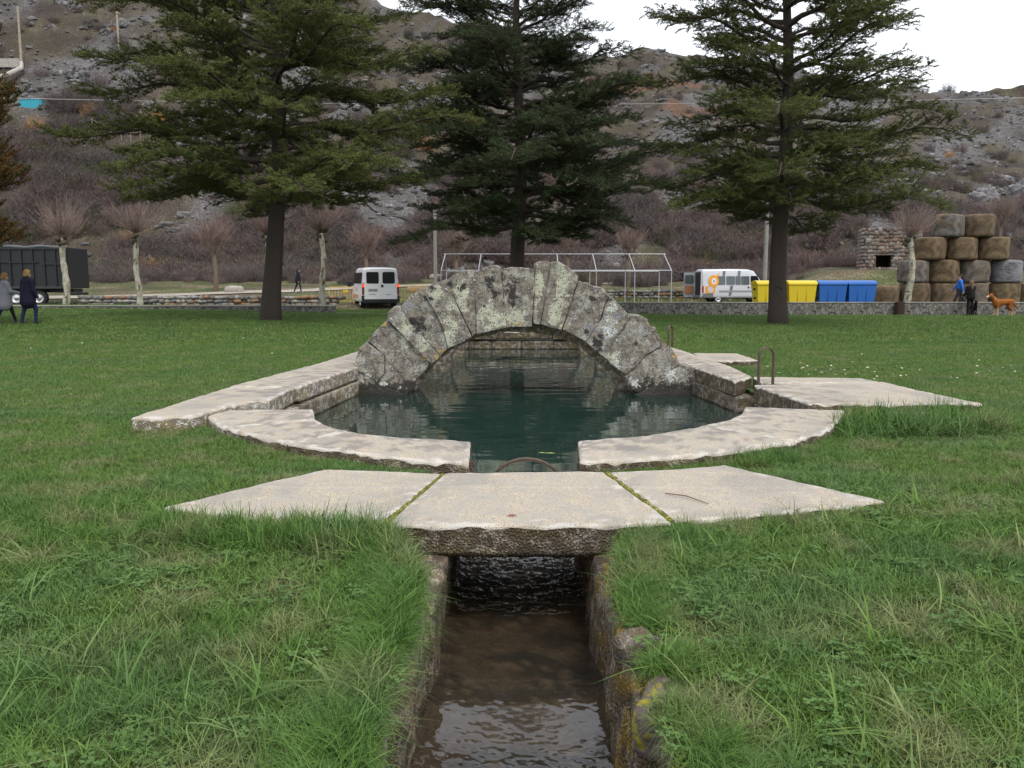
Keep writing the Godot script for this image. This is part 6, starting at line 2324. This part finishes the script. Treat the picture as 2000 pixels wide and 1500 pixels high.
func person(label: String, at: Vector3, turn: float, s: float, sp: Dictionary) -> void:
	var skin: Color = sp.get("skin", Color(0.48, 0.29, 0.2))
	var top: Color = sp.top
	var leg: Color = sp.legs
	var shoe: Color = sp.get("shoes", Color(0.02, 0.02, 0.02))
	var w: float = sp.get("wide", 1.0)
	var bones := []
	var feet := []
	var low := 9.0
	for k in 2:
		var sx := -1.0 if k == 0 else 1.0
		var g: Array = sp.legang[k]
		var j := limb(Vector3(sx * 0.085 * w, 0.92, 0), g[0], -g[1], 0.43, 0.41, sx * 0.02)
		feet.append(j)
		low = minf(low, j[2].y)
		bones.append([j[0], j[1], 0.092 * w, 0.062, sp.get("legs2", leg) if k == 0 else leg])
		bones.append([j[1], j[2], 0.062, 0.045, sp.get("legs2", leg) if k == 0 else leg])
		bones.append([j[2] + Vector3(0, -0.03, 0.03), j[2] + Vector3(0.0, -0.05, -0.15), 0.042, 0.033, shoe])
	bones.append([Vector3(0, 0.95, 0), Vector3(0, 1.12, 0), 0.145 * w, 0.135 * w, top if sp.get("coat", 0.0) > 0.0 else leg])
	bones.append([Vector3(-0.05, 1.1, 0), Vector3(-0.08, 1.36, 0), 0.115 * w, 0.105 * w, top])
	bones.append([Vector3(0.05, 1.1, 0), Vector3(0.08, 1.36, 0), 0.115 * w, 0.105 * w, top])
	bones.append([Vector3(-0.13, 1.40, 0), Vector3(0.13, 1.40, 0), 0.07, 0.07, top])
	bones.append([Vector3(0, 1.42, 0), Vector3(0, 1.52, -0.01), 0.055, 0.05, skin])
	var hd := Vector3(0, 1.60, -0.02)
	bones.append([hd + Vector3(0, 0.03, 0.015), hd + Vector3(0, -0.045, -0.025), 0.092, 0.07, skin])
	bones.append([hd + Vector3(0, -0.0, -0.09), hd + Vector3(0, -0.025, -0.108), 0.012, 0.017, skin])
	var hands := []
	for k in 2:
		var sx := -1.0 if k == 0 else 1.0
		var g: Array = sp.armang[k]
		var j := limb(Vector3(sx * 0.185 * w, 1.39, 0), g[0], g[1], 0.29, 0.24, sx * (g[2] if g.size() > 2 else 0.12))
		bones.append([j[0], j[1], 0.062 * w, 0.047, top])
		bones.append([j[1], j[2], 0.047, 0.034, top])
		var hv: Vector3 = (j[2] - j[1]).normalized()
		bones.append([j[2], j[2] + hv * 0.07, 0.027, 0.033, skin])
		hands.append([j[2] + hv * 0.08, hv, sx])
	var m := MB.new()
	flesh(m, bones, 0.02, 0.035)
	m.col = skin
	for h in hands:
		var hv: Vector3 = h[1]
		var side := Vector3(0, 0, -1) - hv * hv.dot(Vector3(0, 0, -1))
		side = side.normalized() if side.length() > 0.1 else Vector3.RIGHT
		var inn := Vector3(-h[2], 0, 0)
		for f in 4:
			var b: Vector3 = h[0] + side * (f - 1.5) * 0.019
			var l: float = [0.065, 0.078, 0.074, 0.058][f]
			m.tube([b, b + hv * l * 0.55 + inn * 0.006, b + hv * l * 0.9 + inn * 0.025], [0.0095, 0.0085, 0.007], 5)
		var tb: Vector3 = h[0] - hv * 0.05 + side * 0.028
		m.tube([tb, tb + side * 0.025 + hv * 0.025, tb + side * 0.03 + hv * 0.055], [0.011, 0.01, 0.008], 5)
	# eyes, mouth, ears
	for e in [-1.0, 1.0]:
		m.col = Color(0.03, 0.025, 0.02)
		m.ball(hd + Vector3(e * 0.032, 0.012, -0.085), Vector3(0.011, 0.007, 0.009), 6, 4)
		m.col = skin
		m.ball(hd + Vector3(e * 0.09, 0.0, 0.005), Vector3(0.012, 0.03, 0.02), 6, 4)
	m.col = Color(0.3, 0.1, 0.08)
	m.ball(hd + Vector3(0, -0.055, -0.088), Vector3(0.024, 0.006, 0.008), 6, 4)
	var dy := -(low - 0.085)
	var t := obj("person", m.mesh(), M.skin)
	t.position = at + Vector3(0, dy * s, 0)
	t.rotation.y = turn
	t.scale = Vector3.ONE * s
	tag(t, label, "person")
	if sp.get("coat", 0.0) > 0.0:
		var c := MB.new()
		var cb := []
		var hem: float = 1.0 - sp.coat
		cb.append([Vector3(0, hem, 0.02), Vector3(0, 1.1, 0.01), 0.2 * w, 0.165 * w, top])
		cb.append([Vector3(-0.06, 1.1, 0), Vector3(-0.09, 1.36, 0), 0.135 * w, 0.12 * w, top])
		cb.append([Vector3(0.06, 1.1, 0), Vector3(0.09, 1.36, 0), 0.135 * w, 0.12 * w, top])
		cb.append([Vector3(0, 1.42, 0.01), Vector3(0, 1.47, 0.01), 0.09, 0.085, top * 0.8])
		for k in 2:
			var sx := -1.0 if k == 0 else 1.0
			var g: Array = sp.armang[k]
			var j := limb(Vector3(sx * 0.185 * w, 1.39, 0), g[0], g[1], 0.29, 0.24, sx * (g[2] if g.size() > 2 else 0.12))
			cb.append([j[0], j[1], 0.078 * w, 0.06, top])
			cb.append([j[1], j[2], 0.06, 0.05, top])
		flesh(c, cb, 0.022, 0.04)
		obj("coat", c.mesh(), M.cloth, t)
	var hc: Color = sp.hair
	var hb := [[hd + Vector3(0, 0.055, 0.02), hd + Vector3(0, 0.0, 0.045), 0.098, 0.085, hc]]
	if sp.get("long", 0.0) > 0.0:
		hb.append([hd + Vector3(0, 0.02, 0.06), hd + Vector3(0, -sp.long, 0.09), 0.09, 0.06, hc])
		for e in [-1.0, 1.0]:
			hb.append([hd + Vector3(e * 0.07, 0.02, 0.02), hd + Vector3(e * 0.09, -sp.long * 0.9, 0.05), 0.045, 0.035, hc])
	if sp.get("bob", false):
		for e in [-1.0, 1.0]:
			hb.append([hd + Vector3(e * 0.06, 0.05, 0.03), hd + Vector3(e * 0.085, -0.03, 0.03), 0.06, 0.045, hc])
		hb.append([hd + Vector3(0, 0.08, -0.02), hd + Vector3(0, -0.03, 0.07), 0.075, 0.07, hc])
	var hm := MB.new()
	flesh(hm, hb, 0.014, 0.02)
	obj("hair", hm.mesh(), M.fur, t)

func people() -> void:
	var y0 := gh(-15.1, -26.0)
	person("walker in a navy coat and dark jeans with short fair hair at the left", Vector3(-15.1, y0, -26.0), -0.55, 0.99, {"top": Color(0.012, 0.014, 0.032), "legs": Color(0.012, 0.016, 0.06), "hair": Color(0.42, 0.27, 0.12), "bob": true, "coat": 0.25, "wide": 1.18, "legang": [[-0.22, 0.05], [0.35, 0.42]], "armang": [[-0.2, 0.25], [0.12, 0.3]]})
	person("walker in a pale grey knee-length coat and dark trousers cut by the left edge", Vector3(-16.0, gh(-16.0, -26.3), -26.3), -0.75, 0.93, {"top": Color(0.3, 0.31, 0.34), "legs": Color(0.008, 0.008, 0.01), "legs2": Color(0.012, 0.018, 0.11), "hair": Color(0.45, 0.26, 0.13), "bob": true, "coat": 0.32, "wide": 1.12, "shoes": Color(0.12, 0.11, 0.1), "legang": [[-0.3, 0.1], [0.3, 0.05]], "armang": [[0.3, 1.1], [0.35, 1.0]]})
	person("distant walker in dark clothes on the grass behind the dry stone wall", Vector3(-14.6, gh(-14.6, -57.0), -57.0), -1.2, 0.98, {"top": Color(0.015, 0.017, 0.025), "legs": Color(0.02, 0.03, 0.06), "hair": Color(0.04, 0.03, 0.025), "shoes": Color(0.3, 0.3, 0.3), "coat": 0.12, "legang": [[-0.3, 0.1], [0.3, 0.2]], "armang": [[0.2, 0.4], [-0.2, 0.3]]})
	person("man in a bright blue pullover striding behind the low wall", Vector3(22.35, gh(22.3, -41.6), -41.6), 1.1, 1.02, {"top": Color(0.03, 0.16, 0.62), "legs": Color(0.035, 0.035, 0.045), "hair": Color(0.06, 0.045, 0.035), "wide": 1.12, "legang": [[0.42, 0.1], [-0.42, 0.25]], "armang": [[-0.35, 0.15], [0.55, 0.2, 0.3]]})
	person("woman dressed in black with long fair brown hair beside the dogs", Vector3(21.2, gh(21.2, -38.5), -38.5), -2.9 + 3.0, 0.94, {"top": Color(0.008, 0.008, 0.009), "legs": Color(0.006, 0.006, 0.007), "hair": Color(0.2, 0.14, 0.1), "long": 0.26, "coat": 0.08, "legang": [[0.02, 0.0], [-0.04, 0.0]], "armang": [[0.15, 0.9], [0.55, 1.5]]})
	# rusty orange dog, side on, looking left
	var fox := Color(0.36, 0.125, 0.025)
	var pale := Color(0.6, 0.42, 0.26)
	dog("large rusty orange dog with a pale muzzle and white tail tip", Vector3(22.4, gh(22.4, -38.0), -38.0), 1.0, 1.45, fox, pale, Color(0.75, 0.7, 0.62), 0.0)
	dog("black dog standing beside the woman dressed in black", Vector3(21.62, gh(21.5, -38.9), -38.9), 0.0, 1.0, Color(0.01, 0.01, 0.01), Color(0.012, 0.01, 0.01), Color(0.01, 0.01, 0.01), 1.25)

func dog(label: String, at: Vector3, hunch: float, s: float, c: Color, leg: Color, muz: Color, turn: float) -> void:
	# faces -x; shoulder height 0.5 before scaling
	var b := [
		[Vector3(-0.2, 0.44, 0), Vector3(-0.02, 0.43, 0), 0.105, 0.1, c], [Vector3(-0.02, 0.43, 0), Vector3(0.26, 0.46, 0), 0.1, 0.085, c],
		[Vector3(-0.22, 0.38, 0), Vector3(-0.1, 0.36, 0), 0.09, 0.08, c], [Vector3(-0.24, 0.48, 0), Vector3(-0.36, 0.62, 0), 0.075, 0.06, c],
		[Vector3(-0.37, 0.64, 0), Vector3(-0.41, 0.64, 0), 0.062, 0.055, c], [Vector3(-0.43, 0.625, 0), Vector3(-0.51, 0.60, 0), 0.038, 0.026, muz],
		[Vector3(0.33, 0.46, 0), Vector3(0.43, 0.30, 0), 0.03, 0.028, c], [Vector3(0.43, 0.30, 0), Vector3(0.52, 0.25, 0), 0.026, 0.02, c], [Vector3(0.52, 0.25, 0), Vector3(0.56, 0.25, 0), 0.02, 0.012, muz]]
	for e in [-1.0, 1.0]:
		b.append([Vector3(-0.36, 0.69, e * 0.035), Vector3(-0.345, 0.745, e * 0.045), 0.02, 0.008, c])
		b.append([Vector3(-0.2, 0.42, e * 0.055), Vector3(-0.18, 0.26, e * 0.06), 0.055, 0.032, c])
		b.append([Vector3(-0.18, 0.26, e * 0.06), Vector3(-0.2 + e * 0.03, 0.04, e * 0.06), 0.03, 0.02, leg])
		b.append([Vector3(-0.2 + e * 0.03, 0.025, e * 0.06), Vector3(-0.24 + e * 0.03, 0.02, e * 0.06), 0.025, 0.02, leg])
		b.append([Vector3(0.27, 0.44, e * 0.05), Vector3(0.2, 0.27, e * 0.06), 0.075, 0.042, c])
		b.append([Vector3(0.2, 0.27, e * 0.06), Vector3(0.31, 0.17, e * 0.06), 0.04, 0.024, c])
		b.append([Vector3(0.31, 0.17, e * 0.06), Vector3(0.28 + e * 0.02, 0.04, e * 0.06), 0.023, 0.019, leg])
		b.append([Vector3(0.28 + e * 0.02, 0.025, e * 0.06), Vector3(0.23 + e * 0.02, 0.02, e * 0.06), 0.025, 0.02, leg])
	var m := MB.new()
	flesh(m, b, 0.014, 0.03)
	m.col = Color(0.01, 0.01, 0.01)
	m.ball(Vector3(-0.537, 0.605, 0), Vector3(0.012, 0.012, 0.014), 6, 4)
	for e in [-1.0, 1.0]:
		m.ball(Vector3(-0.44, 0.66, e * 0.035), Vector3(0.01, 0.01, 0.008), 6, 4)
	var t := obj("dog", m.mesh(), M.fur)
	t.position = at
	t.rotation.y = turn
	t.scale = Vector3.ONE * s
	tag(t, label, "dog")
	var k := MB.new()
	k.col = Color(0.5, 0.05, 0.06) if turn > 0.0 else Color(0.5, 0.3, 0.16)
	var pts := []
	var rad := []
	for q in 17:
		var a := TAU * q / 16
		pts.append(Vector3(-0.275 + 0.03 * cos(a), 0.525 + 0.06 * cos(a), 0.078 * sin(a)) + Vector3(0, 0.0, 0))
		rad.append(0.011)
	k.tube(pts, rad, 5)
	obj("collar", k.mesh(), M.cloth, t)

func hoop_bar(name_: String, w: float, h: float, bw: float, bt: float, parent: Node) -> MeshInstance3D:
	# flat iron bar bent to a hoop: straight legs, round top, in the xy plane
	var m := MB.new()
	m.col = Color(0.16, 0.115, 0.09)
	var path := [Vector2(-w * 0.5, -0.4), Vector2(-w * 0.5, h - w * 0.5)]
	for k in range(1, 17):
		var a := PI - PI * k / 16.0
		path.append(Vector2(cos(a) * w * 0.5, h - w * 0.5 + sin(a) * w * 0.5))
	path.append(Vector2(w * 0.5, -0.4))
	var n := path.size()
	for k in n:
		var d: Vector2 = (path[mini(k + 1, n - 1)] - path[maxi(k - 1, 0)]).normalized()
		var o := Vector2(-d.y, d.x) * bt * 0.5
		for c in [[1, 1], [1, -1], [-1, -1], [-1, 1]]:
			var p: Vector2 = path[k] + o * c[0]
			m.vert(Vector3(p.x, p.y, c[1] * bw * 0.5))
	for k in n - 1:
		for j in 4:
			var a := k * 4 + j
			var b := k * 4 + (j + 1) % 4
			m.tri(m.P[a], m.P[a + 4], m.P[b + 4])
			m.tri(m.P[a], m.P[b + 4], m.P[b])
	return obj(name_, m.mesh(), M.rust, parent)

func ironwork() -> void:
	var o := hoop_bar("iron_handrail", 0.22, 0.50, 0.05, 0.016, null)
	o.position = Vector3(3.46, 0.10, -11.22)
	o.rotation.y = 0.25
	tag(o, "rusty flat-bar hoop handrail set in the notch of the right coping", "handrail", "iron hoops at the pool edge")
	o = hoop_bar("iron_handrail", 0.2, 0.42, 0.05, 0.016, null)
	o.position = Vector3(3.5, 0.10, -18.3)
	o.rotation.y = 0.9
	tag(o, "small distant rusty hoop handrail beside the right shoulder of the arch", "handrail", "iron hoops at the pool edge")
	o = hoop_bar("iron_hoop", 0.74, 0.37, 0.07, 0.02, null)
	o.position = Vector3(0.13, -0.44, -7.22)
	tag(o, "wide rusty iron hoop in the outlet just behind the middle paving slab", "hoop")
	# chain hanging at the outlet
	var t := thing("rusty_chain", "rusty chain hanging down the left cheek of the outlet", "chain", Vector3(-0.335, 0.0, -6.72))
	for k in 9:
		var m := MB.new()
		m.col = Color(0.2, 0.07, 0.05)
		var pts := []
		var rad := []
		for q in 13:
			var a := TAU * q / 12
			pts.append(Vector3(cos(a) * 0.017, sin(a) * 0.032, 0))
			rad.append(0.0065)
		m.tube(pts, rad, 6, false)
		var l := obj("link", m.mesh(), M.rust, t)
		l.position = Vector3(0.006 * sin(k), -0.02 - k * 0.05, 0.012 * sin(k * 1.3))
		l.rotation = Vector3(0.1, 1.57 if k % 2 else 0.2, 0.1)
	# ladder rungs below the handrail notch
	# small things on the slabs and the water
	var leaf := MB.new()
	leaf.col = Color(0.3, 0.36, 0.1)
	for k in 7:
		var f := k / 6.0
		var w := 0.018 * sin(f * PI) + 0.003
		leaf.vert(Vector3(-0.1 + 0.2 * f, 0.003 + 0.004 * sin(k * 2.0), -0.06 * f - w))
		leaf.vert(Vector3(-0.1 + 0.2 * f, 0.003, -0.06 * f + w))
	for k in 6:
		leaf.itri(k * 2, k * 2 + 1, k * 2 + 3)
		leaf.itri(k * 2, k * 2 + 3, k * 2 + 2)
	leaf.smooth()
	o = obj("floating_leaf", leaf.mesh(), M.matte)
	o.position = Vector3(0.37, -0.345, -8.75)
	o.rotation.y = -0.5
	tag(o, "yellow-green leaf floating on the pool near the outlet", "leaf")
	var tw := MB.new()
	tw.col = Color(0.17, 0.11, 0.08)
	tw.tube([Vector3(-0.16, 0.008, -0.16), Vector3(-0.03, 0.014, -0.06), Vector3(0.08, 0.008, 0.12)], [0.004, 0.005, 0.003], 5)
	o = obj("dry_twig", tw.mesh(), M.twig)
	o.position = Vector3(1.24, 0.004, -5.55)
	tag(o, "thin dry twig lying on the right paving slab", "twig")
	var rl := MB.new()
	rl.col = Color(0.3, 0.1, 0.07)
	rl.tube([Vector3(-0.03, 0.008, 0), Vector3(0, 0.012, -0.004), Vector3(0.028, 0.008, -0.012)], [0.003, 0.007, 0.003], 5)
	o = obj("dead_leaf", rl.mesh(), M.matte)
	o.position = Vector3(0.0, 0.008, -5.13)
	tag(o, "small reddish dead leaf on the middle paving slab", "leaf")

# ------------------------------------------------------------------ grass
func tuft(sd: int, n: int, h0: float, h1: float, rad: float, w: float, lean: float, dry: float) -> ArrayMesh:
	var m := MB.new()
	var r := RandomNumberGenerator.new()
	r.seed = sd
	for k in n:
		var a := r.randf_range(0, TAU)
		var p := Vector3(cos(a), 0, sin(a)) * rad * sqrt(r.randf())
		var b := r.randf_range(0, TAU)
		var d := Vector3(cos(b), 0, sin(b))
		var h := r.randf_range(h0, h1)
		var le := r.randf_range(0.15, 1.0) * lean
		var side := Vector3(-d.z, 0, d.x).rotated(Vector3.UP, r.randf_range(-0.6, 0.6)) * w * r.randf_range(0.6, 1.2) * 0.5
		var v := r.randf_range(0.55, 1.45)
		var c := Color(v * r.randf_range(0.85, 1.2), v, v * r.randf_range(0.75, 1.3))
		if r.randf() < dry:
			c = Color(3.2, 1.9, 2.6) * r.randf_range(0.6, 1.0)
		m.col = c
		var q := []
		for s in 4:
			var f := s / 3.0
			q.append(p + d * h * le * f * f + Vector3.UP * h * (f - 0.42 * le * f * f) - Vector3.UP * 0.012)
		var i0 := m.P.size()
		for s in 3:
			var wd: float = [1.0, 0.9, 0.6][s]
			var nn := (d.cross(side).normalized() + Vector3.UP * 0.7 + d * -0.4).normalized()
			m.vert(q[s] - side * wd, nn)
			m.vert(q[s] + side * wd, nn)
		m.vert(q[3], Vector3.UP)
		for s in 2:
			m.itri(i0 + s * 2, i0 + s * 2 + 1, i0 + s * 2 + 3)
			m.itri(i0 + s * 2, i0 + s * 2 + 3, i0 + s * 2 + 2)
		m.itri(i0 + 4, i0 + 5, i0 + 6)
		m.smooth(m.I.size() - 15, i0)
	return m.mesh()

func clover(sd: int) -> ArrayMesh:
	var m := MB.new()
	var r := RandomNumberGenerator.new()
	r.seed = sd
	for k in 14:
		var c := Vector3(r.randf_range(-0.06, 0.06), r.randf_range(0.015, 0.045), r.randf_range(-0.06, 0.06))
		var a0 := r.randf_range(0, TAU)
		var v := r.randf_range(0.8, 1.3)
		m.col = Color(v * 0.9, v * 1.05, v * 1.1)
		for l in 3:
			var a := a0 + l * TAU / 3
			var d := Vector3(cos(a), r.randf_range(-0.2, 0.4), sin(a)).normalized()
			var s := Vector3(-d.z, 0, d.x) * 0.008
			m.quad(c, c + d * 0.009 - s, c + d * 0.019, c + d * 0.009 + s)
	return m.mesh()

func bare(x: float, z: float) -> bool:
	if z > -24.0 and absf(x) < 6.0:
		var p := Vector2(x, z)
		if x > bank(z, true) + 0.02 and x < bank(z, false) - 0.02 and z > -7.0:
			return true
		if p.distance_to(Vector2(0.61, -3.42)) < 0.08 or p.distance_to(Vector2(0.6, -3.0)) < 0.1:
			return true
		if Geometry2D.is_point_in_polygon(p, HOLE):
			return true
		for g in paved:
			if Geometry2D.is_point_in_polygon(p, g):
				return true
	return false

func grass() -> void:
	var short_ := [tuft(1, 24, 0.035, 0.095, 0.075, 0.0046, 1.1, 0.06), tuft(2, 24, 0.03, 0.085, 0.08, 0.0046, 1.6, 0.14)]
	var long_ := [tuft(3, 24, 0.10, 0.23, 0.06, 0.006, 1.1, 0.05), tuft(4, 22, 0.09, 0.21, 0.08, 0.006, 1.9, 0.12)]
	var clo := clover(5)
	var mid := [tuft(6, 30, 0.035, 0.075, 0.16, 0.006, 1.0, 0.06), tuft(7, 30, 0.03, 0.07, 0.16, 0.006, 1.2, 0.09)]
	var far := [tuft(8, 30, 0.04, 0.075, 0.34, 0.012, 1.0, 0.06)]
	var X := {}
	var C := {}
	for k in ["s0", "s1", "l0", "l1", "b", "c", "m0", "m1", "f0"]:
		X[k] = []
		C[k] = PackedColorArray()
	var put := func(k: String, x: float, z: float, s: float, tilt: float, tdir: float, dy: float) -> void:
		var b := Basis(Vector3.UP, R(0, TAU))
		if tilt > 0.0:
			b = Basis(Vector3(cos(tdir), 0, -sin(tdir)), tilt) * b
		X[k].append(Transform3D(b.scaled(Vector3(s, s * R(0.8, 1.2), s)), Vector3(x, gh(x, z) + dy, z)))
		var n := nz.get_noise_2d(x * 26.0 + 40.0, z * 26.0)
		var n2 := nz.get_noise_2d(x * 70.0 - 200.0, z * 70.0)
		var c := Color(0.128, 0.222, 0.048)
		if k == "l0" or k == "l1":
			c = Color(0.105, 0.205, 0.042)
		c = c.lerp(Color(0.21, 0.25, 0.10), smoothstep(0.0, 0.35, n2))
		c = c.lerp(Color(0.11, 0.205, 0.062), smoothstep(0.0, 0.35, n) * 0.7)
		c = c * R(0.82, 1.2)
		if k == "c":
			c = Color(0.095, 0.17, 0.045) * R(0.8, 1.2)
		C[k].append(c)
	# foreground
	for k in 58000:
		var d := sqrt(R(2.2 * 2.2, 9.6 * 9.6))
		var x := R(-1.0, 1.0) * (0.68 * d + 1.7)
		if bare(x, -d):
			continue
		var n := nz.get_noise_2d(x * 30.0, d * 30.0)
		var r := R(0, 1)
		if d < 6.4 and r < 0.2 + n * 0.9:
			put.call("l0" if R(0, 1) < 0.5 else "l1", x, -d, R(0.4, 0.8), R(0, 0.7), R(0, TAU), 0.0)
		elif r > 0.965 and n < 0.1 and d < 6.0:
			put.call("c", x, -d, R(0.8, 1.4), 0.0, 0.0, 0.0)
		else:
			put.call("s0" if R(0, 1) < 0.5 else "s1", x, -d, R(0.8, 1.35) if d < 6.4 else R(0.6, 1.0), R(0, 0.3), R(0, TAU), 0.0)
	for k in 260:
		var d := sqrt(R(2.2 * 2.2, 5.6 * 5.6))
		var x := R(-0.72, 0.72) * d
		if not bare(x, -d):
			put.call("b", x, -d, R(0.5, 1.0), R(0, 0.5), R(0, TAU), 0.0)
	# tall fringes: x0, z0, x1, z1, width, count, size
	for f in [[-2.2, -4.95, -0.7, -4.72, 0.24, 420, 1.1], [-2.6, -5.3, -2.0, -5.1, 0.15, 60, 0.5], [-0.85, -4.7, -0.65, -4.2, 0.12, 90, 0.75], [0.85, -4.9, 1.6, -4.98, 0.16, 150, 0.55], [1.6, -5.1, 2.5, -5.4, 0.2, 120, 0.42], [3.62, -8.5, 4.9, -9.0, 0.5, 520, 1.6], [4.9, -9.05, 5.4, -9.25, 0.3, 100, 0.8], [1.8, -6.85, 2.35, -7.15, 0.2, 150, 0.8], [2.5, -7.2, 3.4, -8.2, 0.25, 140, 0.6], [-0.6, -6.5, -1.9, -7.1, 0.12, 150, 0.35], [0.8, -6.5, 1.7, -6.8, 0.1, 120, 0.35], [-2.0, -7.2, -3.3, -8.7, 0.16, 160, 0.45], [-3.4, -8.5, -4.0, -8.4, 0.1, 60, 0.5], [3.7, -14.2, 4.5, -14.6, 0.3, 120, 0.5]]:
		for k in f[5]:
			var t := R(0, 1)
			var x: float = lerpf(f[0], f[2], t) + R(-1, 1) * f[4]
			var z: float = lerpf(f[1], f[3], t) + R(-1, 1) * f[4]
			if bare(x, z):
				continue
			put.call("l0" if R(0, 1) < 0.6 else "l1", x, z, f[6] * R(0.7, 1.2), R(0, 0.35), R(0, TAU), 0.0)
	# turf hanging over the banks of the stream
	for k in 620:
		var z := R(-4.95, -2.0)
		var rock := absf(z + 3.42) < 0.12 or absf(z + 3.0) < 0.13
		put.call("l1", bank(z, true) - R(-0.01, 0.14), z, R(0.5, 0.95), R(0.2, 0.9), PI / 2 + R(-0.5, 0.5), 0.0)
		if not rock:
			put.call("l1", bank(z, false) + R(-0.01, 0.14), z, R(0.4, 0.75), R(0.1, 0.7), -PI / 2 + R(-0.5, 0.5), 0.0)
	# moss and grass in the joints of the slabs
	for j in [[-0.80, -5.03, -0.53, -6.36, 170], [1.01, -5.08, 0.74, -6.43, 170]]:
		for k in j[4]:
			var t := R(0, 1)
			var x: float = lerpf(j[0], j[2], t) + R(-0.012, 0.012)
			var z: float = lerpf(j[1], j[3], t)
			put.call("s1", x, z, R(0.2, 0.5), R(0, 0.5), R(0, TAU), 0.035)
	# mid and far lawn
	for k in 55000:
		var d := sqrt(R(9.2 * 9.2, 21.0 * 21.0))
		var x := R(-1.0, 1.0) * (0.66 * d + 2.0)
		if bare(x, -d):
			continue
		put.call("m0" if R(0, 1) < 0.5 else "m1", x, -d, R(0.6, 1.1), R(0, 0.3), R(0, TAU), 0.0)
	for k in 64000:
		var d := sqrt(R(20.5 * 20.5, 43.5 * 43.5))
		var x := R(-1.0, 1.0) * (0.66 * d + 2.0)
		if bare(x, -d) or (d > 38.4 and d < 40.0):
			continue
		put.call("f0", x, -d, R(0.6, 1.1), R(0, 0.3), R(0, TAU), 0.0)
	for q in [["s0", short_[0], "short_grass", "short lawn grass close to the camera"], ["s1", short_[1], "matted_grass", "flattened matted lawn grass around the slabs"], ["l0", long_[0], "long_grass", "long upright grass along slabs and banks"], ["l1", long_[1], "drooping_grass", "long arching grass hanging over the stream banks"], ["b", tuft(15, 7, 0.14, 0.3, 0.05, 0.010, 2.0, 0.12), "broad_grass", "broad pale grass blades standing out of the near turf"], ["c", clo, "clover_patch", "low clover leaves among the near grass"], ["m0", mid[0], "lawn_grass", "mown lawn around the pool"], ["m1", mid[1], "rough_lawn_grass", "uneven lawn turf around the pool"], ["f0", far[0], "far_lawn_grass", "distant lawn grass under the cedars"]]:
		var o := multi(q[2], q[1], M.blade, X[q[0]], C[q[0]])
		tag(o, q[3], "grass", "", "stuff")
	# daisies right of the pool
	var dm := MB.new()
	dm.col = Color(0.6, 0.6, 0.58)
	for k in 8:
		var a := TAU * k / 8
		var d := Vector3(cos(a), 0.1, sin(a))
		var s := Vector3(-d.z, 0, d.x) * 0.006
		dm.quad(Vector3(0, 0.07, 0), Vector3(0, 0.07, 0) + d * 0.01 - s, Vector3(0, 0.07, 0) + d * 0.02, Vector3(0, 0.07, 0) + d * 0.01 + s)
	dm.col = Color(0.7, 0.5, 0.05)
	dm.ball(Vector3(0, 0.072, 0), Vector3(0.006, 0.004, 0.006), 6, 4)
	var dx := []
	var dc := PackedColorArray()
	for k in 150:
		var x := R(4.2, 9.5)
		var z := -12.6 - absf(rng.randfn(0.0, 1.6))
		if k > 95:
			x = R(-14.0, 16.0)
			z = R(-34.0, -16.0)
		if bare(x, z):
			continue
		dx.append(Transform3D(Basis(Vector3.RIGHT, R(-0.4, 0.4)).scaled(Vector3.ONE * R(0.8, 1.3)), Vector3(x, gh(x, z), z)))
		dc.append(Color.WHITE)
	tag(multi("daisies", dm.mesh(), M.matte, dx, dc), "white daisies dotted through the lawn right of the pool", "daisies", "", "stuff")
